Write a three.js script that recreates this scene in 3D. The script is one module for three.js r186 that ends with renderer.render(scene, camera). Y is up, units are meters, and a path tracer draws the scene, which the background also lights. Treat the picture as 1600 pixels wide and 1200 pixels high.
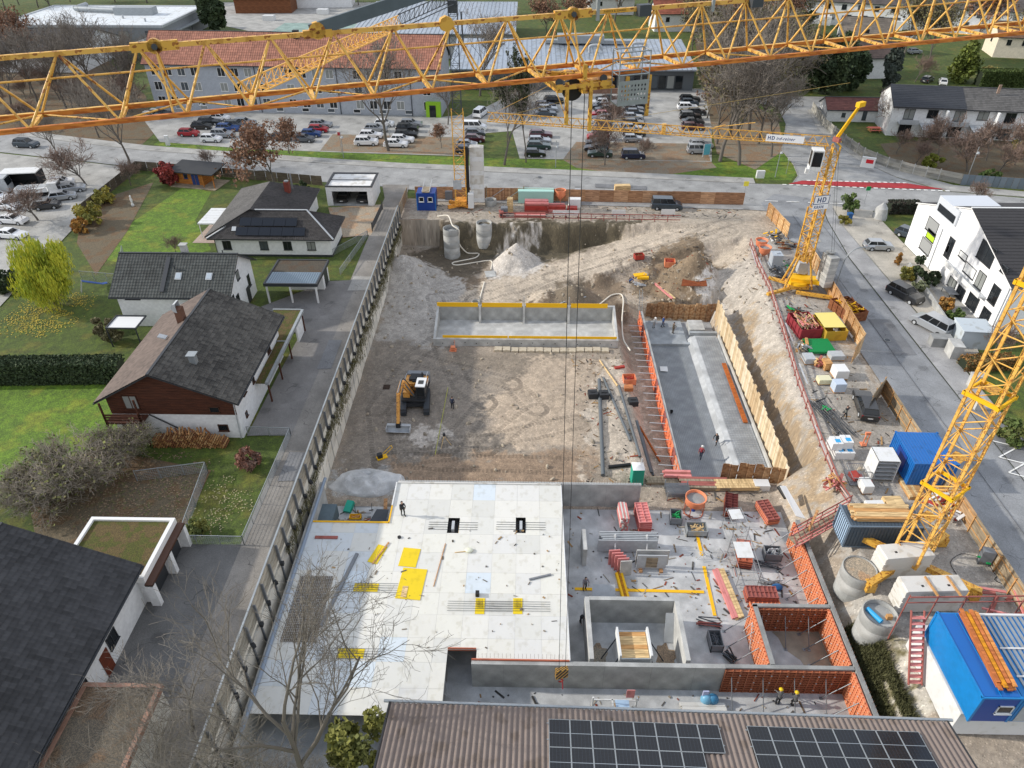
import*as THREE from 'three';
import{mergeGeometries}from 'three/addons/utils/BufferGeometryUtils.js';
import{MarchingCubes}from 'three/addons/objects/MarchingCubes.js';
const scene=new THREE.Scene();
const FPX=1128,PITCH=Math.atan(832 / FPX),YAW=Math.atan(26 /(FPX / Math.cos(PITCH))),CAMH=47;
const camera=new THREE.PerspectiveCamera(2*Math.atan(600 / FPX)*180 / Math.PI,4 / 3,0.5,4000);
camera.position.set(0,CAMH,0);
camera.rotation.order='YXZ';
camera.rotation.set(-PITCH,YAW,0);
scene.add(camera);
const renderer=new THREE.WebGLRenderer({antialias:true});
renderer.toneMapping=THREE.LinearToneMapping;
renderer.toneMappingExposure=1.45;
renderer.shadowMap.enabled=true;
const sunDir=new THREE.Vector3(-Math.cos(0.44),Math.sin(0.44),-0.07).normalize();
const sun=new THREE.DirectionalLight(new THREE.Color(1,0.94,0.85),2.7);
sun.position.copy(sunDir).multiplyScalar(300).add(new THREE.Vector3(0,0,-80));
sun.target.position.set(0,0,-80);
sun.castShadow=true;sun.shadow.radius=2.5;sun.shadow.mapSize.set(4096,4096);
Object.assign(sun.shadow.camera,{left:-200,right:200,top:200,bottom:-200,near:1,far:800});
scene.add(sun,sun.target);
function rng(seed){let s=seed>>>0||1;return()=>{s=(s + 0x6D2B79F5)>>>0;let t=s;t=Math.imul(t ^ t>>>15,t|1);t ^=t + Math.imul(t ^ t>>>7,t|61);return((t ^ t>>>14)>>>0)/ 4294967296;};}
const HT=new Float32Array(65536);{const r=rng(77);for(let i=0;i<65536;i++)HT[i]=r();}
const hsh=(x,y)=>{let h=Math.imul(x|0,374761393)+ Math.imul(y|0,668265263)|0;h=Math.imul(h ^ h>>>13,1274126177);return HT[(h ^ h>>>16)&65535];};
function vn(x,y,per=0){
let i=Math.floor(x),j=Math.floor(y),fx=x - i,fy=y - j;fx=fx*fx*(3 - 2*fx);fy=fy*fy*(3 - 2*fy);
let i1=i + 1,j1=j + 1;
if(per){i=((i % per)+ per)% per;j=((j % per)+ per)% per;i1=((i1 % per)+ per)% per;j1=((j1 % per)+ per)% per;}
const a=hsh(i,j),b=hsh(i1,j),c=hsh(i,j1),d=hsh(i1,j1);
return a +(b - a)*fx +(c - a)*fy +(a - b - c + d)*fx*fy;
}
function fbm(x,y,o=4,per=0){let s=0,a=.5,n=0;for(let k=0;k<o;k++){s +=a*vn(x,y,per);n +=a;x*=2;y*=2;per*=2;a*=.5;}return s / n;}
const clamp=(v,a=0,b=1)=>Math.max(a,Math.min(b,v)),sst=(a,b,v)=>{v=clamp((v - a)/(b - a));return v*v*(3 - 2*v);},lerp=(a,b,t)=>a +(b - a)*t;
{
const W=512,Hh=256,d=new Float32Array(W*Hh*4);
for(let j=0;j<Hh;j++)for(let i=0;i<W;i++){
const el=((j + .5)/ Hh - .5)*Math.PI,az=(i + .5)/ W*2*Math.PI,k=(j*W + i)*4;
const e=Math.max(0.03,Math.sin(Math.max(el,0)));
const cx=Math.cos(az)*Math.cos(el)/(e + .25),cz=Math.sin(az)*Math.cos(el)/(e + .25);
const c=sst(.32,.58,fbm(cx*1.5 + 40,cz*1.5 + 40,5));
const z=Math.pow(clamp(el / 1.57),.5);
const bl=[lerp(.62,.35,z),lerp(.66,.43,z),lerp(.72,.59,z)],cl=[.74,.745,.76];
for(let q=0;q<3;q++)d[k + q]=el>0?lerp(bl[q],cl[q],c):[.24,.23,.21][q];
d[k + 3]=1;
}
const t=new THREE.DataTexture(d,W,Hh,THREE.RGBAFormat,THREE.FloatType);
t.mapping=THREE.EquirectangularReflectionMapping;t.magFilter=t.minFilter=THREE.LinearFilter;t.needsUpdate=true;
scene.background=t;scene.environment=t;
}
function P(px,py,Y=0){
const u=(px - 800)/ FPX,v=(py - 600)/ FPX,t=(CAMH - Y)/(Math.sin(PITCH)+ v*Math.cos(PITCH));
const F=(Math.cos(PITCH)- v*Math.sin(PITCH))*t,R=u*t;
return new THREE.Vector3(R*Math.cos(YAW)- F*Math.sin(YAW),Y,-(F*Math.cos(YAW)+ R*Math.sin(YAW)));
}
const V=(x,y,z)=>new THREE.Vector3(x,y,z);
const usedNames=new Map();
function numbered(n){const k=usedNames.get(n)||0;usedNames.set(n,k + 1);return k?n + '_' + String(k).padStart(3,'0'):n;}
function thing(name,label,category,pos=[0,0,0],ry=0,group){
const o=new THREE.Group();o.name=numbered(name);scene.add(o);Array.isArray(pos)?o.position.set(...pos):o.position.copy(pos);o.rotation.y=ry;
o.userData={label,category};if(group)o.userData.group=group;return o;
}
function muv(g){
if(g.index)g=g.toNonIndexed();
const p=g.attributes.position,n=p.count,uv=new Float32Array(n*2),a=V(),b=V(),c=V();
for(let i=0;i<n;i +=3){
a.fromBufferAttribute(p,i);b.fromBufferAttribute(p,i + 1).sub(a);c.fromBufferAttribute(p,i + 2).sub(a);b.cross(c);
const ax=Math.abs(b.x),ay=Math.abs(b.y),az=Math.abs(b.z);
for(let k=i;k<i + 3;k++){
const x=p.getX(k),y=p.getY(k),z=p.getZ(k);
if(ay>=ax&&ay>=az){uv[k*2]=x;uv[k*2 + 1]=z;}else if(ax>=az){uv[k*2]=z;uv[k*2 + 1]=y;}else{uv[k*2]=x;uv[k*2 + 1]=y;}
}
}
g.setAttribute('uv',new THREE.BufferAttribute(uv,2));return g;
}
function clean(g){g=g.index?g.toNonIndexed():g;for(const k of Object.keys(g.attributes))if(!['position','normal','uv','color'].includes(k))g.deleteAttribute(k);if(!g.attributes.normal)g.computeVertexNormals();if(!g.attributes.uv)g.setAttribute('uv',new THREE.BufferAttribute(new Float32Array(g.attributes.position.count*2),2));return g;}
function mrg(list){list=list.flat(9).filter(Boolean).map(clean);if(list.some(g=>g.attributes.color))for(const g of list)if(!g.attributes.color)g.setAttribute('color',new THREE.BufferAttribute(new Float32Array(g.attributes.position.count*3).fill(1),3));return list.length===1?list[0]:mergeGeometries(list);}
function geo(list){return muv(mrg(Array.isArray(list)?list:[list]));}
function mk(name,g,m,parent){
const o=new THREE.Mesh(Array.isArray(g)?geo(g):g.userData.ready?g:geo(g),m);o.geometry.userData.ready=true;
o.castShadow=o.receiveShadow=true;
if(parent){o.name=name;parent.add(o);}else{o.name=numbered(name);scene.add(o);}
return o;
}
function solo(name,label,category,g,m,group,pos,ry){const o=mk(name,g,m);o.userData={label,category};if(group)o.userData.group=group;if(pos)Array.isArray(pos)?o.position.set(...pos):o.position.copy(pos);if(ry)o.rotation.y=ry;return o;}
function struct(name,g,m){const o=mk(name,g,m);o.userData.kind='structure';return o;}
function dup(src,pos,ry,label,group){const o=src.clone();o.name=numbered(src.name.replace(/_\d{3}$/,''));o.userData={...src.userData};scene.add(o);if(pos)Array.isArray(pos)?o.position.set(...pos):o.position.copy(pos);if(ry!==undefined)o.rotation.y=ry;if(label)o.userData.label=label;if(group)o.userData.group=group;return o;}
function bx(w,h,d,x=0,y=0,z=0,ry=0,rx=0,rz=0){const g=new THREE.BoxGeometry(w,h,d);if(rx)g.rotateX(rx);if(rz)g.rotateZ(rz);if(ry)g.rotateY(ry);g.translate(x,y,z);return g;}
const bb=(x0,x1,y0,y1,z0,z1)=>bx(x1 - x0,y1 - y0,z1 - z0,(x0 + x1)/ 2,(y0 + y1)/ 2,(z0 + z1)/ 2);
function cyl(r0,r1,h,x=0,y=0,z=0,n=14,open=false){const g=new THREE.CylinderGeometry(r1,r0,h,n,1,open);g.translate(x,y + h / 2,z);return g;}
const UP=V(0,1,0);
function tb(a,b,r,n=6,r2){const d=b.clone().sub(a),L=d.length(),g=new THREE.CylinderGeometry(r2??r,r,L,n,1);g.translate(0,L / 2,0);g.applyQuaternion(new THREE.Quaternion().setFromUnitVectors(UP,d.normalize()));g.translate(a.x,a.y,a.z);return g;}
function bm(a,b,w,h,up=UP){
const z=b.clone().sub(a),L=z.length();z.normalize();let x=up.clone().cross(z);if(x.length()<1e-3)x=V(1,0,0).cross(z);x.normalize();const y=z.clone().cross(x);
const g=new THREE.BoxGeometry(w,h,L);g.translate(0,0,L / 2);g.applyMatrix4(new THREE.Matrix4().makeBasis(x,y,z).setPosition(a));return g;
}
function path(pts,r,n=6,seg){return new THREE.TubeGeometry(new THREE.CatmullRomCurve3(pts,false,'catmullrom',.4),seg||pts.length*5,r,n);}
function ext(pts,depth,bevel=0){const s=new THREE.Shape(pts.map(p=>new THREE.Vector2(p[0],p[1])));return new THREE.ExtrudeGeometry(s,bevel?{depth,bevelEnabled:true,bevelSize:bevel,bevelThickness:bevel,bevelSegments:1,steps:1,curveSegments:6}:{depth,bevelEnabled:false,steps:1,curveSegments:6});}
function quad(a,b,c,d){const g=new THREE.BufferGeometry();g.setAttribute('position',new THREE.Float32BufferAttribute([a,b,c,a,c,d].flatMap(v=>[v.x,v.y,v.z]),3));g.computeVertexNormals();return g;}
function slabOf(pts,t){
const n=pts.length,pos=[],f=(...v)=>v.forEach(q=>pos.push(q.x,q.y,q.z)),lo=pts.map(q=>V(q.x,q.y - t,q.z));
for(let i=1;i<n - 1;i++){f(pts[0],pts[i],pts[i + 1]);f(lo[0],lo[i + 1],lo[i]);}
for(let i=0;i<n;i++){const j=(i + 1)% n;f(pts[i],lo[i],lo[j]);f(pts[i],lo[j],pts[j]);}
const g=new THREE.BufferGeometry();g.setAttribute('position',new THREE.Float32BufferAttribute(pos,3));g.computeVertexNormals();return g;
}
function flat(pts,y){
const s=new THREE.Shape(pts.map(p=>p.isVector3?new THREE.Vector2(p.x,-p.z):new THREE.Vector2(p[0],-p[1])));const g=new THREE.ShapeGeometry(s);g.rotateX(-Math.PI / 2);g.translate(0,y,0);return g;
}
const pxy=(...a)=>a.map(([x,y,Y=0])=>P(x,y,Y));
const srgb=v=>v<=.0031308?v*12.92:1.055*Math.pow(v,1 / 2.4)- .055;
function dtex(W,H,fn,metres,color=true){
const d=new Uint8Array(W*H*4);
for(let j=0;j<H;j++)for(let i=0;i<W;i++){const c=fn(i / W,j / H),k=(j*W + i)*4;d[k]=clamp(c[0])*255;d[k + 1]=clamp(c[1])*255;d[k + 2]=clamp(c[2])*255;d[k + 3]=255;}
const t=new THREE.DataTexture(d,W,H);t.wrapS=t.wrapT=THREE.RepeatWrapping;t.magFilter=THREE.LinearFilter;t.minFilter=THREE.LinearMipmapLinearFilter;t.generateMipmaps=true;
if(color)t.colorSpace=THREE.SRGBColorSpace;if(metres)t.repeat.set(1 / metres,1 / metres);t.needsUpdate=true;return t;
}
const g3=v=>[v,v,v];
const TX={
concrete:dtex(512,512,(u,v)=>{const a=fbm(u*6,v*6,5,6),b=vn(u*128,v*128,128),s=Math.pow(fbm(u*10 + 3,v*3,4,0),2);return g3(.86 +(a - .5)*.27 +(b - .5)*.06 - s*.04);},5),
asphalt:dtex(512,512,(u,v)=>{const a=fbm(u*5,v*5,5,5),b=vn(u*200,v*200,200),l=vn(u*2,v*40,0),ck=Math.abs(fbm(u*3 + 2,v*3,4,3)- .5)<.0035?.2:0,st=sst(.62,.75,fbm(u*4 + 9,v*4,4,4))*.1;return g3(-ck - st + .84 +(a - .5)*.22 +(b - .5)*.14);},9),
soilb:dtex(512,512,(u,v)=>g3(fbm(u*12,v*12,6,12)*.7 + .3*Math.pow(vn(u*90,v*90,90),3)),4,false),
grass:dtex(512,512,(u,v)=>{const a=fbm(u*5,v*5,5,5),b=vn(u*170,v*170,170),c=fbm(u*22 + 7,v*22,3,22),dry=sst(.5,.75,a);return[.60 + dry*.16 +(b - .5)*.28 +(c - .5)*.26,.68 + dry*.05 +(b - .5)*.3 +(c - .5)*.28,.36 + dry*.07 +(b - .5)*.16 +(c - .5)*.1];},11),
fine:dtex(256,256,(u,v)=>g3(.95 +(fbm(u*8,v*8,5,8)- .5)*.12),2.2),
wood:dtex(512,256,(u,v)=>{const w=fbm(u*3,v*24,4,0),f=vn(u*6,v*160,0);return[.84 +(w - .5)*.4 +(f - .5)*.12,.80 +(w - .5)*.42 +(f - .5)*.12,.74 +(w - .5)*.42 +(f - .5)*.12];},2.6),
rust:dtex(256,256,(u,v)=>{const a=fbm(u*5,v*14,5,0),b=sst(.5,.68,fbm(u*9 + 5,v*20,4));return[lerp(.93,.80,b)+(a - .5)*.3,lerp(.88,.68,b)+(a - .5)*.3,lerp(.80,.56,b)+(a - .5)*.28];},3),
dirty:dtex(512,512,(u,v)=>{const a=fbm(u*7,v*7,5,7),s=sst(.52,.74,a),b=vn(u*140,v*140,140);return[1 - s*.11 +(b - .5)*.05,1 - s*.125 +(b - .5)*.05,1 - s*.15 +(b - .5)*.05];},6),
clean:dtex(512,512,(u,v)=>{const a=fbm(u*5,v*5,5,5),s=sst(.55,.8,fbm(u*9 + 4,v*9,4,9)),b=vn(u*90,v*90,90);return[1 - s*.05 +(a - .5)*.05 +(b - .5)*.02,1 - s*.055 +(a - .5)*.05 +(b - .5)*.02,1 - s*.07 +(a - .5)*.05];},4),
grime:dtex(512,512,(u,v)=>{const a=fbm(u*9,v*9,5,9),s=sst(.56,.66,a),r=sst(.64,.7,fbm(u*23 + 5,v*23,3,23)),f=fbm(u*3 + 1,v*3,3,3)- .5;return[1 + f*.16 - s*.12 - r*.3,1 + f*.18 - s*.16 - r*.42,1 + f*.2 - s*.2 - r*.4];},3),
moss:dtex(512,512,(u,v)=>{const a=fbm(u*7,v*7,5,7),b=vn(u*120,v*120,120),k=sst(.42,.6,a);return[lerp(.42,.34,k)+(b - .5)*.24,lerp(.36,.36,k)+(b - .5)*.24,lerp(.24,.12,k)+(b - .5)*.14];},4),
leafy:dtex(512,512,(u,v)=>{const a=fbm(u*6,v*6,4,6),b=vn(u*180,v*180,180),k=sst(.45,.62,a);return[lerp(.62,.64,k)+(b - .5)*.34,lerp(.59,.55,k)+(b - .5)*.28,lerp(.54,.46,k)+(b - .5)*.22];},8),
};
const mcache=new Map();
function mt(color,o={}){
const key=color + JSON.stringify(o);if(mcache.has(key))return mcache.get(key);
const{map,bump,bs=.01,phys,...r}=o;const q={color:new THREE.Color(color),roughness:.85,...r};
if(map)q.map=TX[map];if(bump){q.bumpMap=TX[bump];q.bumpScale=bs;}
const m=phys||r.clearcoat||r.transmission?new THREE.MeshPhysicalMaterial(q):new THREE.MeshStandardMaterial(q);m.side=THREE.DoubleSide;mcache.set(key,m);return m;
}
function canvasMat(w,h,draw,o={}){const c=document.createElement('canvas');c.width=w;c.height=h;draw(c.getContext('2d'),w,h);const t=new THREE.CanvasTexture(c);t.colorSpace=THREE.SRGBColorSpace;return new THREE.MeshStandardMaterial({map:t,roughness:.6,side:THREE.DoubleSide,...o});}
function decal(name,w,h,m,parent,pos,rot=[0,0,0]){const g=new THREE.PlaneGeometry(w,h);g.userData.ready=true;const o=new THREE.Mesh(g,m);o.name=name;o.position.set(...pos);o.rotation.set(...rot);o.castShadow=o.receiveShadow=true;parent.add(o);return o;}
const M={
conc:mt('#c2c3c0',{map:'concrete',bump:'concrete',bs:.006}),concL:mt('#d4d4d0',{map:'concrete'}),concD:mt('#a9aaa8',{map:'concrete'}),concW:mt('#d2d0ca',{map:'dirty',roughness:.8}),
asph:mt('#b4b4b2',{map:'asphalt',bump:'soilb',bs:.006}),asphD:mt('#7c7b79',{map:'asphalt'}),walk:mt('#c2c0ba',{map:'asphalt'}),kerb:mt('#b0aea8',{map:'concrete'}),
white:mt('#d9dad9',{map:'clean'}),wall:mt('#eceded',{map:'fine',roughness:.9}),wallG:mt('#b9bcc0',{map:'fine'}),
glass:mt('#1d2226',{roughness:.08,metalness:.0,phys:true,specularIntensity:1}),glassB:mt('#4a5258',{roughness:.06,phys:true}),glassC:mt('#8c8f8c',{roughness:.3}),frameD:mt('#33363a',{roughness:.5}),frameW:mt('#e6e6e4',{roughness:.5}),frameB:mt('#4a2d1e',{roughness:.6}),
wood:mt('#e0b27a',{map:'wood'}),woodL:mt('#f4dcae',{map:'wood'}),woodD:mt('#5a3322',{map:'wood'}),ply:mt('#dcae82',{map:'wood'}),plyO:mt('#f0a860',{map:'wood'}),plank:mt('#aaa294',{map:'wood'}),
yel:mt('#e6b458',{map:'grime',roughness:.5}),yelB:mt('#dcaa46',{map:'grime',roughness:.5}),yelP:mt('#e6c816',{map:'clean',roughness:.7}),yelD:mt('#f0b90a',{roughness:.7}),orJ:mt('#d88a3c',{map:'rust',roughness:.7}),steel:mt('#8c9196',{roughness:.45,metalness:.7}),steelD:mt('#4a4f55',{roughness:.55,metalness:.4}),galv:mt('#a9afb2',{map:'fine',roughness:.5,metalness:.5}),
oran:mt('#e48a62',{map:'dirty',roughness:.6}),oranD:mt('#bd6a4e',{map:'dirty',roughness:.7}),red:mt('#a83a30',{map:'dirty',roughness:.6}),redW:mt('#9c5a52',{map:'dirty'}),rustM:mt('#8a5a3c',{map:'rust'}),pile:mt('#d8b284',{map:'rust',roughness:.8}),pileD:mt('#8d6d52',{map:'rust'}),
blue:mt('#1a68b2',{map:'dirty',roughness:.4}),blueB:mt('#0f7fc8',{map:'fine',roughness:.35}),navy:mt('#123a86',{roughness:.45}),cyan:mt('#2a9fd6',{roughness:.5}),black:mt('#17181a',{roughness:.6}),rub:mt('#1c1c1d',{roughness:.9}),dark:mt('#2b2d30',{roughness:.7}),grey:mt('#7d8186',{map:'fine',roughness:.6}),greyL:mt('#b9bdc0',{map:'fine',roughness:.6}),green:mt('#12964f',{roughness:.5}),teal:mt('#0f9d84',{roughness:.45}),plast:mt('#dededc',{roughness:.55}),pink:mt('#d88a86',{map:'dirty'}),bluish:mt('#a9c3dc',{roughness:.6}),
grass:mt('#92a758',{map:'grass',bump:'soilb',bs:.03}),grassD:mt('#767d54',{map:'grass',bump:'soilb',bs:.03}),moss:mt('#d6d0ae',{map:'moss',bump:'soilb',bs:.03}),litter:mt('#d2cabd',{map:'leafy'}),earth:mt('#a39984',{map:'leafy',bump:'soilb',bs:.03}),gravel:mt('#fff6ea',{map:'leafy',bump:'soilb',bs:.03}),pave:mt('#8e8b88',{map:'asphalt'}),paveB:mt('#d6cebf',{map:'asphalt'}),
};
function win(parent,w,h,x,y,z,ry,frame=M.frameD,mull=1,name='window'){
const t=.07,L=[bx(w,t,.08,0,h / 2 - t / 2,0),bx(w,t,.08,0,-h / 2 + t / 2,0),bx(t,h,.08,-w / 2 + t / 2,0,0),bx(t,h,.08,w / 2 - t / 2,0,0),bx(w + .1,.05,.16,0,-h / 2 - .025,.04)];
for(let k=1;k<=mull;k++)L.push(bx(t,h - .1,.07,-w / 2 + w*k /(mull + 1),0,0));
const o=mk(name,L,frame,parent),q=hsh(Math.round(x*7 + z*13),Math.round(y*11)),p=mk('pane',bx(w - .08,h - .08,.03,0,0,-.01),q<.55?M.glass:q<.8?M.glassB:M.glassC,o);
o.position.set(x,y,z);o.rotation.y=ry;return o;
}
function tiles(A,B,C,D,tw,th,lift,wave,colFn){
const Lw=Math.max(A.distanceTo(B),D.distanceTo(C)),Lh=A.distanceTo(D),nc=Math.max(2,Math.round(Lw / tw)),nr=Math.max(2,Math.round(Lh / th)),S=wave?4:1;
const N=B.clone().sub(A).cross(D.clone().sub(A)).normalize();if(N.y<0)N.negate();
const pos=[],col=[],pt=(u,v,k)=>A.clone().lerp(B,u).lerp(D.clone().lerp(C,u),v).addScaledVector(N,k);
const c3=new THREE.Color();
for(let r=0;r<nr;r++)for(let c=0;c<nc;c++){
const cc=colFn(c,r,nc,nr);c3.set(...cc);
for(let s=0;s<S;s++){
const u0=(c + s / S)/ nc,u1=(c +(s + 1)/ S)/ nc,w0=wave?wave*(1 + Math.cos(s / S*6.283))/ 2:0,w1=wave?wave*(1 + Math.cos((s + 1)/ S*6.283))/ 2:0,v0=r / nr,v1=(r + 1.0)/ nr;
const a=pt(u0,v0,lift + w0),b=pt(u1,v0,lift + w1),d=pt(u0,v1,w0),e=pt(u1,v1,w1),a0=pt(u0,v0,-.01),b0=pt(u1,v0,-.01);
for(const q of[a,b,e,a,e,d,a0,b0,b,a0,b,a]){pos.push(q.x,q.y,q.z);col.push(c3.r,c3.g,c3.b);}
}
}
const g=new THREE.BufferGeometry();g.setAttribute('position',new THREE.Float32BufferAttribute(pos,3));g.setAttribute('color',new THREE.Float32BufferAttribute(col,3));g.computeVertexNormals();return g;
}
const VC=new THREE.MeshStandardMaterial({vertexColors:true,roughness:.85,side:THREE.DoubleSide,map:TX.fine});
const tone=(r,g,b,sp,seed=1)=>(c,k)=>{const n=1 +(hsh(c*3 + seed,k*5 + seed)- .5)*sp +(fbm(c*.12 + seed,k*.12,3)- .5)*sp;return[r*n,g*n,b*n];};
function gable(t,o){
const{w,d,eave,ridge,oh=.5,og=.4,wall=M.wall,col=[.06,.06,.065],sp=.35,tw=.33,th=.36,wv=.035,wins=[],frame=M.frameD,wallName='wall',trim=M.frameD,ridgeZ=0}=o;
const s1=(ridge - eave)/(d / 2 - ridgeZ),s2=(ridge - eave)/(d / 2 + ridgeZ);
const g=ext([[-d / 2,0],[d / 2,0],[d / 2,eave],[ridgeZ,ridge],[-d / 2,eave]],w);g.rotateY(-Math.PI / 2);g.translate(w / 2,0,0);
mk(wallName,g,wall,t);
const W=w / 2 + og,k=.12;
for(const sd of[1,-1]){
const z=sd*(d / 2 + oh),y=eave - oh*(sd>0?s1:s2)+ k;
const A=V(-W,y,z),B=V(W,y,z),C=V(W,ridge + k,ridgeZ),D=V(-W,ridge + k,ridgeZ);
const rf=mk('roof',[slabOf(sd>0?[A,B,C,D]:[B,A,D,C],.14)],trim,t);
mk('roof_tiles',tiles(A,B,C,D,tw,th,.035,wv,tone(...col,sp,3 + sd)),VC,rf);
mk('gutter',[bx(2*W,.11,.12,0,y - .1,z + sd*.07)],M.frameD,rf);
}
mk('ridge_cap',[bx(2*W,.09,.26,0,ridge + k + .06,ridgeZ)],trim,t);
for(const[f,u,y,ww,hh,mu=1]of wins){const e=.03;if(f==='f')win(t,ww,hh,u,y,d / 2 + e,0,frame,mu);if(f==='b')win(t,ww,hh,u,y,-d / 2 - e,Math.PI,frame,mu);if(f==='l')win(t,ww,hh,-w / 2 - e,y,u,-Math.PI / 2,frame,mu);if(f==='r')win(t,ww,hh,w / 2 + e,y,u,Math.PI / 2,frame,mu);}
}

const SX0=-20,SX1=41,SD0=21.6,SD1=116;
{
const s=new THREE.Shape([[-1500,-400],[1500,-400],[1500,2500],[-1500,2500]].map(p=>new THREE.Vector2(...p)));
s.holes.push(new THREE.Path([[SX0,SD0],[SX0,SD1],[SX1,SD1],[SX1,SD0]].map(p=>new THREE.Vector2(...p))));
const g=new THREE.ShapeGeometry(s);g.rotateX(-Math.PI / 2);struct('ground',g,M.grassD);
}
let sheetY=0;const sheet=(name,pts,m,y)=>struct(name,flat(pts,y??(sheetY +=.004)),m);
sheet('lawn',pxy([0,592],[190,590],[250,640],[230,690],[0,760],[-200,760],[-200,592]),M.grass);
sheet('lawn',pxy([130,400],[290,290],[330,300],[305,345],[330,390],[240,420]),M.grass);
sheet('verge',pxy([500,237],[720,246],[880,250],[1120,255],[1230,240],[1250,262],[1236,282],[1000,272],[620,257],[480,247],[300,236],[240,226],[255,215]),M.grass);
sheet('leaf_litter',pxy([880,250],[1110,252],[1120,262],[1050,272],[940,268],[900,262]),M.litter);
sheet('leaf_litter',pxy([1110,190],[1215,180],[1225,235],[1180,265],[1120,240]),M.litter);
sheet('garden_bed',pxy([150,700],[330,735],[300,800],[270,860],[60,860],[40,760]),M.earth);
sheet('garden_bed',pxy([130,320],[240,285],[200,360],[150,430],[120,380]),M.earth);
sheet('thicket_floor',pxy([-200,205],[0,205],[110,219],[222,226],[240,210],[228,150],[170,95],[0,95],[-200,95]),M.earth);
sheet('thicket_floor',pxy([1085,60],[1240,60],[1240,150],[1165,158],[1225,190],[1110,190],[1100,140]),M.earth);
sheet('thicket_floor',pxy([1375,225],[1500,215],[1700,232],[1700,300],[1500,287],[1400,262]),M.earth);
sheet('car_park',pxy([225,188],[250,222],[390,233],[520,238],[722,244],[735,210],[800,205],[812,248],[870,249],[1112,253],[1112,200],[1100,140],[1000,134],[830,132],[722,186],[500,178],[260,172]),M.walk);
sheet('car_park_paving',pxy([880,249],[1110,252],[1104,225],[900,222]),M.litter);
sheet('car_park_paving',pxy([500,236],[722,243],[725,215],[520,210]),M.litter);
sheet('school_path',pxy([230,176],[700,186],[730,186],[722,180],[690,183],[240,172]),M.walk);
sheet('playground',pxy([395,50],[590,42],[640,4],[330,4],[300,30]),M.walk);
sheet('sports_court',pxy([420,52],[590,50],[600,38],[445,36]),mt('#a3bdb4',{map:'asphalt'}));
const nearL=[[0,238],[215,262],[300,267],[480,283],[600,292],[652,298],[660,314],[1165,328],[1215,331],[1320,334],[1430,324],[1600,329],[1800,335]],farL=[[0,208],[110,222],[220,235],[480,254],[620,263],[1000,279],[1180,287.5],[1240,289],[1300,289],[1380,291],[1480,300],[1600,310],[1800,318]];
sheet('street',pxy(...nearL,...farL.slice().reverse()).concat([P(-300,190),P(-300,240)]),M.asph);
sheet('street',pxy([1236,290],[1247,275],[1240,258],[1222,235],[1228,195],[1215,168],[1160,156],[1160,150],[1330,152],[1330,158],[1262,172],[1280,205],[1340,250],[1400,278],[1480,301],[1400,296],[1290,293]),M.asph);
sheet('street',[[39.4,-20],[39.2,-115],[42.5,-119],[49.3,-117],[47.8,-108],[46.6,-95],[46.4,-20]],mt('#a6a8aa',{map:'asphalt',bump:'soilb',bs:.006}));
sheet('forecourt',[[-200,P(0,240).z],...pxy([0,240],[215,263],[150,320],[75,400],[0,480]),P(-300,480)].map(p=>Array.isArray(p)?V(-140,0,-135):p),M.walk);
sheet('lane',[[-23.6,-20],[-20.0,-20],[-20.0,-116.5],[-20.2,-122],[-25,-122],[-23.6,-116]],mt('#9c9790',{map:'asphalt'}));
sheet('driveway',[[-32,-20],[-23.5,-20],[-23.5,-40.4],[-28.4,-40.4],[-31.5,-36]],M.asphD);
sheet('driveway',pxy([386,682],[430,596],[470,522],[440,498],[408,480],[515,440],[560,438],[456,680]),M.pave);
sheet('gravel_court',pxy([513,325],[600,320],[580,368],[536,372],[520,350]),M.gravel);
for(const[a,b,c]of[[2.6,-.3,-.3]])sheet('parking_court',[[49.6,-106],[49.9,-66],[51.8,-66],[56.4,-84],[56.4,-112],[50.6,-114]],M.paveB);
sheet('pavement',[[46.5,-20],[46.7,-95],[47.9,-108],[49.4,-116],[50.2,-113],[49.5,-106],[49.7,-20]],mt('#bab9b8',{map:'asphalt'}));
sheet('terrace',pxy([1450,445],[1490,440],[1560,530],[1520,545]),M.walk);
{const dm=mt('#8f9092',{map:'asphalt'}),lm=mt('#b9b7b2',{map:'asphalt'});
for(const[x0,x1,d0,d1,m]of[[43,45.6,70,78,dm],[40.4,42.6,84,96,dm],[46.6,49.3,52,60,dm],[42.9,44.4,100,106,lm],[-23.2,-21.6,66,72,dm],[-23.4,-20.4,84,88,lm],[-22.6,-20.6,48,52,dm]])sheet('repair_and_shade_patch',[[x0,-d0],[x1,-d0 - .1],[x1,-d1],[x0 + .05,-d1]],m);sheet('repair_and_shade_patch',pxy([300,252],[360,256],[360,262],[300,257]),dm);sheet('repair_and_shade_patch',pxy([930,288],[1010,292],[1010,298],[930,294]),dm);}  // dark patches on the side road paint in shade; the others are asphalt repairs
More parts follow.
